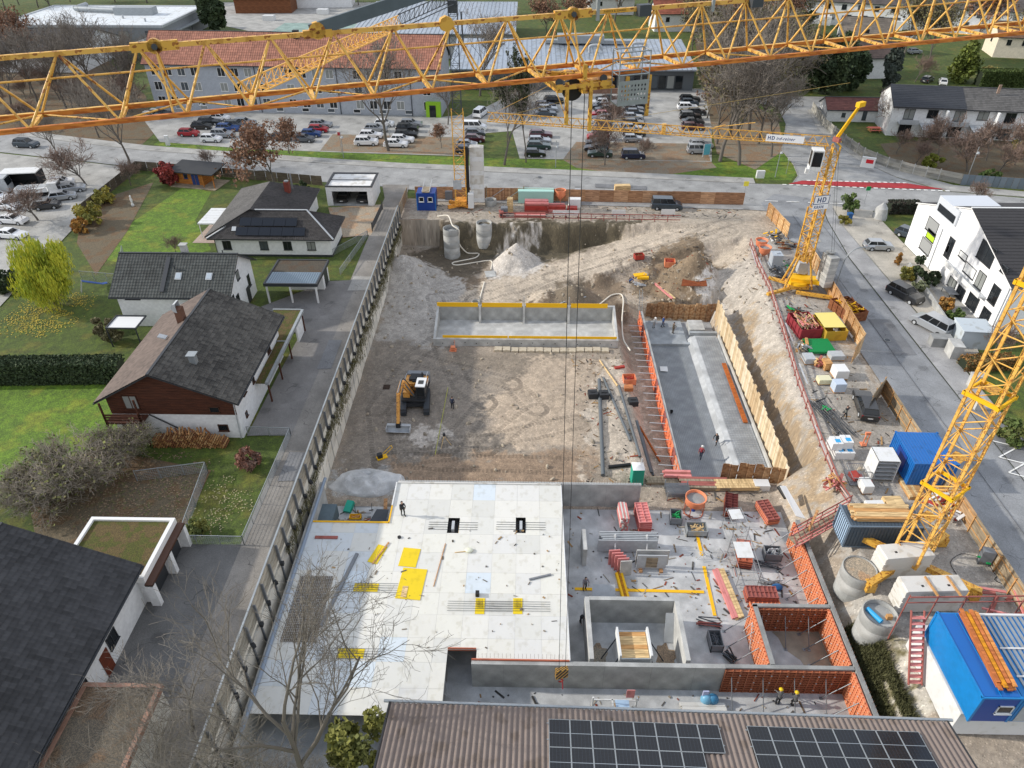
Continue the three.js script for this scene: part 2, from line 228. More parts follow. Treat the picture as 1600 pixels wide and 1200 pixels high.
{
const a=farL.slice(0,7).map(q=>P(...q)),off=a.map((p,i)=>{const q=a[Math.min(i + 1,a.length - 1)],o=a[Math.max(i - 1,0)],d=q.clone().sub(o).normalize();return V(p.x + d.z*2.6,0,p.z - d.x*2.6);});
struct('pavement',flat([...a,...off.reverse()],.13),M.walk);
const kerb=[];for(let i=0;i + 1<a.length;i++)kerb.push(bm(a[i].clone().setY(.06),a[i + 1].clone().setY(.06),.14,.16));struct('kerb',kerb,M.kerb);
const k2=[[49.7,-20],[49.55,-106],[50.3,-113]].map(q=>V(q[0],.05,q[1])),L=[];for(let i=0;i + 1<k2.length;i++)L.push(bm(k2[i],k2[i + 1],.13,.14));struct('kerb',L,M.kerb);
const k3=pxy([1236,290],[1247,275],[1240,258],[1222,235],[1228,195]).map(p=>p.setY(.05)),L3=[];for(let i=0;i + 1<k3.length;i++)L3.push(bm(k3[i],k3[i + 1],.14,.14));struct('kerb',L3,M.kerb);
const k4=pxy([1262,172],[1280,205],[1340,250],[1400,277],[1480,299],[1600,308],[1800,316]).map(p=>p.setY(.05)),L4=[];for(let i=0;i + 1<k4.length;i++)L4.push(bm(k4[i],k4[i + 1],.14,.14));struct('kerb',L4,M.kerb);
const side=k4.map((p,i)=>P(...[[1272,170],[1292,200],[1352,244],[1410,268],[1490,290],[1600,300],[1800,308]][i]));struct('pavement',flat([...k4,...side.reverse()],.1),M.walk);
const lineM=mt('#e8e8e4',{map:'dirty'});
struct('cycle_crossing',flat(pxy([1231,288.3],[1253,283.3],[1416,287.5],[1477,297],[1364,294.5]),sheetY +=.006),mt('#c2363c',{map:'asphalt'}));
sheetY +=.004;const dash=(p0,p1,n,w)=>{const A=P(...p0),B=P(...p1),d=B.clone().sub(A).normalize(),nn=V(-d.z,0,d.x),L=[];for(let i=0;i<n;i++){const a=A.clone().lerp(B,i / n),b=A.clone().lerp(B,(i + .6)/ n);L.push(flat([a.clone().addScaledVector(nn,-w),b.clone().addScaledVector(nn,-w),b.clone().addScaledVector(nn,w),a.clone().addScaledVector(nn,w)],sheetY));}return L;};
struct('road_marking',[dash([1222,289.5],[1488,299.8],24,.22),dash([1260,283],[1420,287],16,.2),dash([1195,315],[1330,320],4,.12)],lineM);
const zz=[[1548,690],[1590,700],[1560,716],[1600,726],[1575,740],[1612,750]].map(q=>P(...q));const LZ=[];for(let i=0;i + 1<zz.length;i++)LZ.push(bm(zz[i].setY(sheetY),zz[i + 1].setY(sheetY),.14,.006));struct("road_marking",LZ,lineM);
const seam=[];for(const X of[42.9,46.45])seam.push(bx(.05,.006,92,X,sheetY + .003,-64));struct('road_joint',seam,mt('#55565a'));
for(const q of[[1386,533],[605,374],[1100,305],[843,278]]){const p=P(...q),g=thing('manhole_cover',q[0]>1300?'round iron manhole cover in the asphalt beside the parked silver van':q[0]<700?'round manhole cover in the narrow lane along the pit wall':'small dark manhole cover set in the main street','manhole cover',[p.x,sheetY,p.z],0,q[0]>700&&q[0]<1300?'manhole covers in the street':undefined);mk('ring',cyl(.42,.42,.012,0,0,0,20),M.concD,g);mk('lid',cyl(.31,.31,.02,0,0,0,20),M.steelD,g);}
}
const RB=[[116,36],[104,34],[99.5,33.4],[95,32.8],[86,32.4],[75,31],[64,29.8],[50,29],[45,29],[38,28],[20,28]];
function rbX(d){for(let i=0;i + 1<RB.length;i++)if(d<=RB[i][0]&&d>=RB[i + 1][0])return lerp(RB[i + 1][1],RB[i][1],(d - RB[i + 1][0])/(RB[i][0]- RB[i + 1][0]));return 30;}
const RAMP=[[33,106,0],[24,103.6,-.6],[12.6,99.6,-2.3],[3,96.5,-3.7],[-6,94.2,-4.5]];
const MOUNDS=[[-1.2,101,3.4,3.9,.2],[7,90.3,2.1,3.4,.2],[3.2,90.2,1.2,2.6,.2],[24.4,93.8,5.2,5.4,.2],[18.5,95.5,2.6,3.6,.25],[-18.2,97.5,3.0,5.6,.3],[20.5,96.5,2.0,4.2,.25],[26.6,89.8,1.9,2.0,.1],[15.5,93,1.1,3.2,.3],[-15,90,.7,5,.3],[19.5,88,.9,3,.3]];
function siteH(X,d){
const n=fbm(X*.35 + 9,d*.35 + 4,4)- .5,n2=fbm(X*1.6,d*1.6,3)- .5,n3=fbm(X*4.1,d*4.1,2)- .5;
let h=-4.5 + n*.4 + n2*.09 + n3*.03 + .5*sst(80,92,d)*fbm(X*.2,d*.2,2);
let best=1e9,rh=0;for(let i=0;i + 1<RAMP.length;i++){const[ax,ad,ah]=RAMP[i],[b0,b1,bh]=RAMP[i + 1],vx=b0 - ax,vd=b1 - ad,t=clamp(((X - ax)*vx +(d - ad)*vd)/(vx*vx + vd*vd)),q=Math.hypot(X - ax - vx*t,d - ad - vd*t);if(q<best){best=q;rh=lerp(ah,bh,t);}}
h=Math.max(h,rh - Math.max(0,best - 3.6 - n*2)*(.75 + n*.5)+ n2*.12);
for(const[mx,md,mh,mr,rg]of MOUNDS){const q=Math.hypot(X - mx,d - md)*(1 + n*.35);if(q<mr*1.3)h=Math.max(h,-4.4 +(mx>20&&md>90?.5:0)+ mh*(1.05 - q / mr)+ n2*rg);}
const bt=106.2 + n*1.2;if(X>-13.4)h=Math.max(h,-Math.max(0,bt - d)*(2.4 + n*1.5));else if(d>107.2)h=0;
const xr=rbX(d)+ n*.5,sl=lerp(1.15,.5,sst(86,92,d));h=Math.max(h,-Math.max(0,xr - X)*sl + n2*.14*clamp(xr - X));
if(d>101&&X>20)h=Math.max(h,-Math.max(0,30 - X)*.28 - Math.max(0,104 - d)*.4 + n2*.1);
if(d<90&&X>11.5&&X<28.6&&d>53){
const e=Math.min((X - 12.6)*1.5,(89 - d)*1.4,(d - 53.5)*2);const dp=-4.5 - clamp(e,0,1.85);if(X<26.6&&d<88.6)h=Math.min(h,dp + n2*.08);else if(X>=26.6)h=Math.min(h,-3.4 - clamp((28.4 - X)*.9,0,1.2)+ n2*.3 + Math.max(0,X - 28)*2.5);
}
if(d<49.4){if(X<25.3)h=-4.85;else h=Math.max(-4.2,h);}
if(d<30&&X>26.3)h=Math.max(h,-.9 + n2*.3);
h=lerp(h,-.015,sst(SD1 - 1.2,SD1 - .2,d));if(X>xr + .3||d>108)h=Math.min(h*.25,-.012);if(X>SX1 - 1)h=-.012;if(d<SD0 + .5)h=Math.min(h,-.02);
return h;
}
{
const st=.4,nx=Math.round((SX1 - SX0)/ st),nd=Math.round((SD1 - SD0)/ st),pos=[],uv=[],idx=[];
for(let j=0;j<=nd;j++)for(let i=0;i<=nx;i++){const X=SX0 +(SX1 - SX0)*i / nx,d=SD0 +(SD1 - SD0)*j / nd;pos.push(X,siteH(X,d),-d);uv.push(i / nx,j / nd);}
for(let j=0;j<nd;j++)for(let i=0;i<nx;i++){const a=j*(nx + 1)+ i,b=a + 1,c=a + nx + 1,e=c + 1;idx.push(a,b,e,a,e,c);}
const g=new THREE.BufferGeometry();g.setAttribute('position',new THREE.Float32BufferAttribute(pos,3));g.setAttribute('uv',new THREE.Float32BufferAttribute(uv,2));g.setIndex(idx);g.computeVertexNormals();g.userData.ready=true;
const PA=[
[[[700,430],[960,440],[990,500],[690,500],[660,470]],-4.3,[118,103,86]],[[[640,395],[700,380],[770,410],[720,440],[640,420]],-4.5,[92,82,68]],
[[[620,405],[690,425],[770,470],[695,500],[680,545],[590,580],[580,530]],-4.3,[163,157,149]],[[[560,575],[600,530],[680,545],[760,590],[840,640],[830,700],[560,750],[520,745]],-4.5,[130,121,110]],
[[[690,548],[960,560],[870,620],[780,590],[700,570]],-4.5,[132,121,107]],[[[830,560],[960,560],[1000,600],[1040,740],[930,745],[900,700],[780,690],[760,640]],-4.5,[168,152,133]],
[[[620,712],[912,706],[926,757],[610,757]],-4.5,[142,122,102]],[[[930,560],[1000,560],[1040,745],[925,745],[915,640]],-4.5,[178,166,150]],
[[[780,348],[1075,342],[1000,378],[850,398],[690,385],[700,370]],-2.5,[88,80,64]],[[[1170,332],[1130,402],[1000,402],[900,434],[780,466],[716,446],[770,414],[950,384],[1060,348]],-2,[176,163,146]],
[[[1030,400],[1100,385],[1140,430],[1110,460],[1040,460],[990,440]],-2.5,[124,108,88]],[[[1085,455],[1125,440],[1135,470],[1100,478]],-3,[205,200,192]],
[[[785,380],[830,372],[850,405],[800,418],[768,412]],-2.5,[182,175,166]],[[[870,445],[915,440],[935,468],[880,476]],-3.5,[108,97,82]],
[[[1120,420],[1180,400],[1260,600],[1340,800],[1250,790],[1240,740],[1140,480]],-1.2,[168,160,149]],[[[1150,480],[1165,478],[1290,790],[1262,790]],-2,[150,132,108]],
[[[1060,322],[1215,330],[1185,400],[1120,400]],0,[168,156,140]],[[[640,312],[1165,322],[1165,345],[640,345]],0,[158,148,134]],
[[[1180,400],[1230,330],[1340,560],[1620,950],[1620,1100],[1420,1100],[1300,830],[1330,790]],0,[160,155,147]],[[[1300,560],[1370,600],[1400,720],[1330,720],[1300,640]],0,[150,143,133]],
[[[1385,1010],[1420,1010],[1480,1130],[1420,1130],[1380,1060]],-.8,[186,180,168]],[[[1340,1020],[1375,1020],[1420,1130],[1370,1130]],-2,[92,86,60]],
[[[520,738],[612,742],[610,770],[520,775]],-4.5,[158,156,152]],[[[645,670],[690,660],[700,690],[640,700]],-4.5,[176,168,158]],
].map(([pl,Y,c,s=1])=>{const p=pl.map(q=>{const v=P(q[0],q[1],Y);return[v.x,-v.z];});return{p,c:c.map(v=>v / 255),x0:Math.min(...p.map(q=>q[0]))- 3,x1:Math.max(...p.map(q=>q[0]))+ 3,y0:Math.min(...p.map(q=>q[1]))- 3,y1:Math.max(...p.map(q=>q[1]))+ 3};});
const sd=(p,x,y)=>{let dm=1e9,s=false;for(let i=0,j=p.length - 1;i<p.length;j=i++){const[ax,ay]=p[i],[b0,b1]=p[j],vx=b0 - ax,vy=b1 - ay,t=clamp(((x - ax)*vx +(y - ay)*vy)/(vx*vx + vy*vy));dm=Math.min(dm,Math.hypot(x - ax - vx*t,y - ay - vy*t));if((ay>y)!==(b1>y)&&x<vx*(y - ay)/ vy + ax)s=!s;}return s?dm:-dm;};
const ruts=[[[1150,345,0],[1000,392,-1.8],[860,432,-3.6],[740,470,-4.5],[690,540,-4.5],[720,600,-4.5],[760,630,-4.5],[700,700,-4.5]],[[1140,360,0],[1010,402,-2],[900,440,-3.8],[820,470,-4.4]],[[650,560,-4.5],[800,600,-4.5],[840,640,-4.5],[760,700,-4.5],[600,720,-4.5]],[[640,720,-4.5],[900,728,-4.5]],[[620,700,-4.5],[760,690,-4.5],[900,660,-4.5]],[[640,560,-4.5],[700,520,-4.5],[680,470,-4.5],[760,450,-4.4]],[[1130,350,0],[1080,372,-.6],[980,410,-2]],[[600,720,-4.5],[590,640,-4.5],[640,570,-4.5]]].map(l=>l.map(q=>{const v=P(...q);return[v.x,-v.z];}));
const TW=1088,TH=1712,dd=new Uint8Array(TW*TH*4);
for(let j=0;j<TH;j++)for(let i=0;i<TW;i++){
const X=SX0 +(SX1 - SX0)*(i + .5)/ TW,d=SD0 +(SD1 - SD0)*(j + .5)/ TH,w=fbm(X*.5,d*.5,4)- .5,w2=fbm(X*.5 + 50,d*.5 + 9,4)- .5,f=fbm(X*2.3,d*2.3,4)- .5,s=vn(X*11,d*11),s2=vn(X*23,d*23);
let r=.61,gg=.56,b=.50;const wx=X + w*4.5,wd=d + w2*4.5;
for(const q of PA)if(wx>q.x0&&wx<q.x1&&wd>q.y0&&wd<q.y1){const k=sst(-.7,.7,sd(q.p,wx,wd)+ f*2.4);if(k>0){r=lerp(r,q.c[0],k);gg=lerp(gg,q.c[1],k);b=lerp(b,q.c[2],k);}}
let k=1.02 + w*.16 + f*.3 +(s - .5)*.13 +(s2 - .5)*.12;if(s2>.86&&s>.5)k*=1.25;if(s2<.10)k*=.78;
for(const l of ruts)for(let q=0;q + 1<l.length;q++){const[ax,ay]=l[q],[b0,b1]=l[q + 1];if(X<Math.min(ax,b0)- 3||X>Math.max(ax,b0)+ 3||d<Math.min(ay,b1)- 3||d>Math.max(ay,b1)+ 3)continue;const vx=b0 - ax,vy=b1 - ay,t=clamp(((X - ax)*vx +(d - ay)*vy)/(vx*vx + vy*vy)),di=Math.hypot(X - ax - vx*t,d - ay - vy*t)+ w*.2;if(Math.abs(di - 1.1)<.3)k*=.92 + .06*Math.sin(t*Math.hypot(vx,vy)*15);else if(Math.abs(di - 1.1)<.42)k*=1.03;}
const o=(j*TW + i)*4;dd[o]=clamp(r*k)*255;dd[o + 1]=clamp(gg*k)*255;dd[o + 2]=clamp(b*k)*255;dd[o + 3]=255;
}
const t=new THREE.DataTexture(dd,TW,TH);t.colorSpace=THREE.SRGBColorSpace;t.magFilter=THREE.LinearFilter;t.minFilter=THREE.LinearMipmapLinearFilter;t.generateMipmaps=true;t.needsUpdate=true;
const bt=TX.soilb.clone();bt.repeat.set(16,25);bt.needsUpdate=true;
struct('excavated_ground',g,new THREE.MeshStandardMaterial({map:t,bumpMap:bt,bumpScale:.06,roughness:.95,side:THREE.DoubleSide}));
const r=rng(5),im=[],G=new THREE.IcosahedronGeometry(1,0);const spots=[];for(let k=0;k<2600;k++){let X,d;if(r()<.3){const m=MOUNDS[Math.floor(r()*MOUNDS.length)];const a=r()*6.28,q=Math.sqrt(r())*m[3];X=m[0]+ Math.cos(a)*q;d=m[1]+ Math.sin(a)*q;}else{X=lerp(-19,32,r());d=lerp(50,106,r());}if(X>13.5&&X<27&&d>53&&d<88)continue;if(X>-12&&X<13&&d>76.5&&d<85.5)continue;spots.push([X,d]);}
const inst=new THREE.InstancedMesh(G,mt('#b5a894',{map:'fine'}),spots.length),q=new THREE.Object3D(),c=new THREE.Color();spots.forEach(([X,d],i)=>{const s=.03 + Math.pow(r(),7)*.22;q.position.set(X,siteH(X,d)+ s*.2,-d);q.rotation.set(r()*6,r()*6,r()*6);q.scale.set(s*(1 + r()),s*.8,s);q.updateMatrix();inst.setMatrixAt(i,q.matrix);inst.setColorAt(i,c.setScalar(.6 + r()*.5));});
inst.name='loose_stones';inst.userData={kind:'stuff',label:'loose stones scattered over the excavated soil',category:'stones'};inst.castShadow=inst.receiveShadow=true;scene.add(inst);
}

function merge1(name,L,m,p){return mk(name,L,m,p);}
function mast(g,w,y0,y1,bay,m,cr=.09,br=.045,step=1){
const h=w / 2,C=[[-h,-h],[h,-h],[h,h],[-h,h]];
for(const[x,z]of C)mk('chord',bb(x - cr,x + cr,y0,y1,z - cr,z + cr),m,g);
const n=Math.round((y1 - y0)/ bay);
for(let k=0;k<n;k++){
const a=y0 +(y1 - y0)*k / n,b=y0 +(y1 - y0)*(k + 1)/ n;
for(let s=0;s<4;s++){const p=C[s],q=C[(s + 1)% 4],f=(k + s)% 2;mk('brace',tb(V(p[0],f?a:b,p[1]),V(q[0],f?b:a,q[1]),br),m,g);}
if(k % step===0)mk('ring_frame',C.map((p,s)=>tb(V(p[0],a,p[1]),V(C[(s + 1)% 4][0],a,C[(s + 1)% 4][1]),br)),m,g);
}
}
function jib(g,xs,hgt,wid,m,mBot,cr,br,topY=0){
const x0=xs[0],x1=xs[xs.length - 1],w=wid / 2;
mk('top_chord',bb(x0,x1,hgt - cr,hgt + cr,-cr,cr),m,g);
for(const s of[-1,1])mk('bottom_chord',bb(x0,x1,-cr,cr,s*w - cr,s*w + cr),mBot,g);
for(let i=0;i + 1<xs.length;i++){
const a=xs[i],b=xs[i + 1],mid=(a + b)/ 2;
for(const s of[-1,1]){mk('brace',tb(V(a,0,s*w),V(mid,hgt,0),br),m,g);mk('brace',tb(V(mid,hgt,0),V(b,0,s*w),br),m,g);}
mk('cross_bar',bm(V(a,0,-w),V(a,0,w),.14,.1),m,g);const f=i % 2?1:-1;mk('floor_brace',tb(V(a,0,f*w),V(b,0,-f*w),br*.8),m,g);
}
}
{
const base=V(31.4,0,-39.2),t=thing('tower_crane','large yellow tower crane on concrete ballast, its long jib reaching over the site','crane',base);
const A=P(0,207,39.6),B=P(1600,51,40.35),dir=B.clone().sub(A).normalize();
const nrm=V(dir.z,0,-dir.x).normalize();if(nrm.z>0)nrm.negate();
const w=1.75,mid=A.clone().addScaledVector(nrm,w / 2);
const jg=new THREE.Group();jg.name='jib';t.add(jg);
const X=dir.clone(),Z=nrm.clone().negate(),Y=Z.clone().cross(X).normalize();
jg.matrixAutoUpdate=true;const mm=new THREE.Matrix4().makeBasis(X,Y,Z);jg.quaternion.setFromRotationMatrix(mm);jg.position.copy(mid).sub(base);
const L=B.clone().sub(A).length(),xs=[];let x=-4.6;while(x<L + 9){xs.push(x);x +=x<3.2?2.75:x<18?2.15:x<30?2.0:1.85;}
const H=2.05;jib(jg,xs,H,w,M.yel,M.orJ,.075,.042);
for(const s of[-1])mk('bottom_chord',bb(xs[0],xs[xs.length - 1],.076,.09,-w / 2 - .075,-w / 2 + .075),M.yel,jg);
mk('walkway_rope',tb(V(xs[0],1.25,-.3),V(L + 9,1.25,-.3),.035),M.yel,jg);
for(const[px,py]of[[238,84],[905,41],[1560,-5]]){
const q=P(px,py,41.7),s=q.sub(mid).dot(X);mk('joint_plate',[cyl(.24,.24,.2,0,-.1,0,16).rotateX(Math.PI / 2).translate(s,H,0),bx(1.5,.3,.2,s,H,0)],M.yelB,jg);mk('joint_pin',cyl(.1,.1,.34,0,-.17,0,10).rotateX(Math.PI / 2).translate(s,H,0),M.steelD,jg);
mk('brace',[tb(V(s,H,0),V(s + .1,0,w / 2),.04),tb(V(s,H,0),V(s + .1,0,-w / 2),.04)],M.yel,jg);
}
{
const s=P(500,65,41.7).sub(mid).dot(X),e=V(31.4 + 1,52,-41).sub(mid),eL=V(e.dot(X),e.dot(Y),e.dot(Z));
mk('pendant_lug',[cyl(.28,.28,.24,0,-.12,0,14).rotateX(Math.PI / 2).translate(s,H + .1,0),bx(1.0,.25,.24,s,H,0)],M.yelB,jg);
const a=V(s,H + .15,0),u=eL.clone().sub(a).normalize(),bar=mt('#59656d',{map:'fine',roughness:.55});
mk('pendant_bar',[bm(a.clone().addScaledVector(u,-.25),a.clone().addScaledVector(u,4.6),.16,.42),bm(a.clone().addScaledVector(u,4.4),eL,.14,.24)],bar,jg);
const s2=P(703,52,41.7).sub(mid).dot(X);mk('joint_plate',[cyl(.27,.27,.26,0,-.13,0,8).rotateX(Math.PI / 2).translate(s2,H,0)],M.yelB,jg);
}
for(const[px,py]of[[1003,30],[1164,16]]){const s=P(px,py,41.7).sub(mid).dot(X);mk('junction_box',bx(.5,.4,.34,s,H - .02,.2),M.steelD,jg);mk('clamp_bracket',bx(.12,.75,.1,s - 1.9,H + .1,.14),M.galv,jg);}
{const s=P(963,33,41.7).sub(mid).dot(X);decal('stencil_lettering',1.05,.14,canvasMat(256,34,(c,W,Hh)=>{c.fillStyle='#e0a838';c.fillRect(0,0,W,Hh);c.fillStyle='#3a2a12';c.font='bold 26px sans-serif';c.fillText('FABECK & SOHNES',4,27,248);}),jg,[s,H + .01,.088]);}
const tr=new THREE.Group();tr.name='trolley';t.add(tr);const hk=P(877,1058,-.6);const sH=V(hk.x,0,hk.z).sub(mid).dot(X);
tr.quaternion.copy(jg.quaternion);tr.position.copy(jg.position).addScaledVector(X,sH);
mk('trolley_frame',[bb(-1.0,1.3,-.4,-.24,-1.12,-1),bb(-1.0,1.3,-.4,-.24,1,1.12),bb(-.95,-.75,-.5,-.2,-1.1,1.1),bb(.9,1.1,-.5,-.2,-1.1,1.1),bb(.1,.3,-.62,-.2,-1.1,1.1),bb(.1,.25,-.1,.45,1.0,1.12),bb(.4,1.5,-.3,-.2,-.9,.9),bb(.4,1.5,-.55,-.45,-.9,1)],M.yelB,tr);
for(const[a,y]of[[-.55,-1.75],[.45,-2.1],[2.0,-1.2],[2.95,-1.75]])mk('trolley_leg',bb(a - .065,a + .065,y,-.15,1.02,1.13),M.yelB,tr);
mk('sheave',cyl(.42,.42,.16,0,-.08,0,20).rotateX(Math.PI / 2).translate(-.15,-.55,.6),M.black,tr);mk('sheave',cyl(.42,.42,.16,0,-.08,0,20).rotateX(Math.PI / 2).translate(.75,-.55,-.3),M.black,tr);
for(const[a,y]of[[-.85,.02],[1.0,.02]])for(const z of[-1,1])mk('trolley_wheel',cyl(.14,.14,.12,0,-.06,0,12).rotateX(Math.PI / 2).translate(a,y - .16,z*.98),M.steelD,tr);
const bk=new THREE.Group();bk.name='service_basket';tr.add(bk);bk.position.set(2.0,-1.05,1.3);bk.scale.set(.7,.92,.8);
const bars=[];for(const x of[-.9,.9])for(const z of[-.42,.42])bars.push(tb(V(x,0,z),V(x,2.1,z),.035));for(const y of[1.2,1.65,2.1]){bars.push(tb(V(-.9,y,-.42),V(.9,y,-.42),.03),tb(V(-.9,y,.42),V(.9,y,.42),.03),tb(V(-.9,y,-.42),V(-.9,y,.42),.03),tb(V(.9,y,-.42),V(.9,y,.42),.03));}bars.push(tb(V(-.9,.9,.43),V(-.55,-.1,.43),.03),tb(V(-.2,.9,.43),V(-.55,-.1,.43),.03));
mk('railing',bars,M.galv,bk);mk('basket_floor',bx(1.85,.06,.95,0,0,0),M.galv,bk);
{const s=new THREE.Shape([[-.92,0],[.92,0],[.92,.95],[-.92,.95]].map(p=>new THREE.Vector2(...p)));for(let i=0;i<8;i++)for(let j=0;j<4;j++){const h=new THREE.Path();h.absarc(-.7 + i*.2,.2 + j*.18,.055,0,6.283);s.holes.push(h);}const g=new THREE.ExtrudeGeometry(s,{depth:.02,bevelEnabled:false,curveSegments:6});g.translate(0,.02,.44);mk('perforated_panel',g,M.galv,bk);}
const rope=mt('#2a2b2d',{roughness:.6});const tw=(x,z)=>mid.clone().addScaledVector(X,sH + x).addScaledVector(Z,z).add(V(0,-.5,0)).sub(base),hb=hk.clone().sub(base);
mk('hoist_rope',[tb(tw(-.15,.6),hb.clone().add(V(-.2,1.0,.1)),.018,5),tb(tw(.75,-.3),hb.clone().add(V(.25,1.0,-.1)),.018,5)],rope,t);
const hg=new THREE.Group();hg.name='hook_block';t.add(hg);hg.position.copy(hb);hg.rotation.y=.25;
const stripe=canvasMat(64,64,(c)=>{c.fillStyle='#c8973c';c.fillRect(0,0,64,64);c.strokeStyle='#222';c.lineWidth=11;for(let i=-64;i<128;i +=26){c.beginPath();c.moveTo(i,64);c.lineTo(i + 64,0);c.stroke();}});
{const g=new THREE.BoxGeometry(.9,1.0,.3);g.translate(0,.55,0);g.userData.ready=true;mk('block_housing',g,stripe,hg);}mk('hook',[path([V(0,.05,0),V(0,-.25,0),V(.14,-.45,0),V(0,-.6,0),V(-.16,-.48,0)],.06),cyl(.1,.1,.2,0,-.15,0)],M.red,hg);mk('sling',[tb(V(.1,-.4,0),V(.18,-1.6,0),.04)],mt('#b02a3a'),hg);
const ms=new THREE.Group();ms.name='mast';t.add(ms);ms.rotation.y=.62;mast(ms,2.0,1.3,39.2,1.52,M.yel,.095,.05,2);
const lad=[];for(let y=1.5;y<39;y +=.3)lad.push(bx(.4,.025,.025,.2,y,.55));lad.push(bb(-.02,.02,1.4,39,.53,.57),bb(.4,.44,1.4,39,.53,.57));for(let y=6;y<38;y +=6.1)lad.push(bx(1.0,.05,.9,-.2,y,0));mk('ladder',lad,M.yelB,ms);
for(const y of[9.2,17.6,26])mk('mast_collar',[bx(2.5,.28,.14,0,y,1.14),bx(2.5,.28,.14,0,y,-1.14),bx(.14,.28,2.5,1.14,y,0),bx(.14,.28,2.5,-1.14,y,0)],M.yelD,ms);
mk('base_frame',[bm(V(-4.2,.9,-3.2),V(4.2,.9,3.2),.5,.5),bm(V(-4.2,.9,2.6),V(4.2,.9,-2.6),.5,.5),bx(.7,.9,.7,-3.9,.5,-3.0),bx(.7,.9,.7,3.9,.5,3.0),bx(.7,.9,.7,-3.9,.5,2.4),bx(.7,.9,.7,3.9,.5,-2.4)],M.yelB,t);
mk('slewing_ring',cyl(1.5,1.5,.9,0,39.2,0,24),M.yelB,t);mk('tower_head',[tb(V(-1,40,-.6),V(.9,52.6,-1.8),.16),tb(V(1,40,-.6),V(.9,52.6,-1.8),.16),tb(V(-1,40,.8),V(.9,52.6,-1.8),.16),tb(V(1,40,.8),V(.9,52.6,-1.8),.16)],M.yel,t);
mk('counter_jib',[bm(V(1,40.4,-1.6),V(14,40.4,-6.6),.3,.5),bm(V(1,40.4,0),V(14.5,40.4,-5),.3,.5),bm(V(12,39.4,-5),V(14.5,39.4,-6),2.2,2.4)],M.yelB,t);
const stack=(px,py,lx,lz,n,ry,lab,h=.62)=>{const p=P(px,py,0);const g=thing('ballast_stack',lab,'concrete ballast',[p.x,0,p.z],ry);for(let k=0;k<n;k++)mk('ballast_block',ext([[-lx / 2,.08],[-lx / 2 + .12,0],[lx / 2 - .12,0],[lx / 2,.08],[lx / 2,h - .1],[lx / 2 - .1,h - .02],[-lx / 2 + .1,h - .02],[-lx / 2,h - .1]],lz - .06,.02).translate(hsh(k,3)*.06,k*h + .1,-lz / 2),M.concW,g);return[g,n*h + .1];};
const[s1,h1]=stack(1440,945,4.7,1.5,4,.05,'stack of pale concrete ballast blocks with lettering on its side at the yellow crane foot');
for(const x of[-.9,1.1])mk('lifting_pocket',bx(.2,.02,.18,x,h1,.2),M.black,s1);for(const x of[-.3,1.4])mk('squared_timber',bx(.14,.12,1.9,x,h1 + .07,.35,.05),M.wood,s1);
decal('painted_lettering',2.3,.36,canvasMat(512,80,(c,W,Hh)=>{c.fillStyle='#c2c0ba';c.fillRect(0,0,W,Hh);c.fillStyle='#3c4a55';c.font='64px serif';c.fillText('Schußmann',20,60,470);}),s1,[.1,h1 - .45,.79]);
const[s2,h2]=stack(1400,893,4.0,1.5,4,.12,'stack of concrete ballast blocks wedged between the crane mast and grey container');mk('lifting_pocket',bx(.2,.02,.18,-.9,h2,.1),M.black,s2);
}
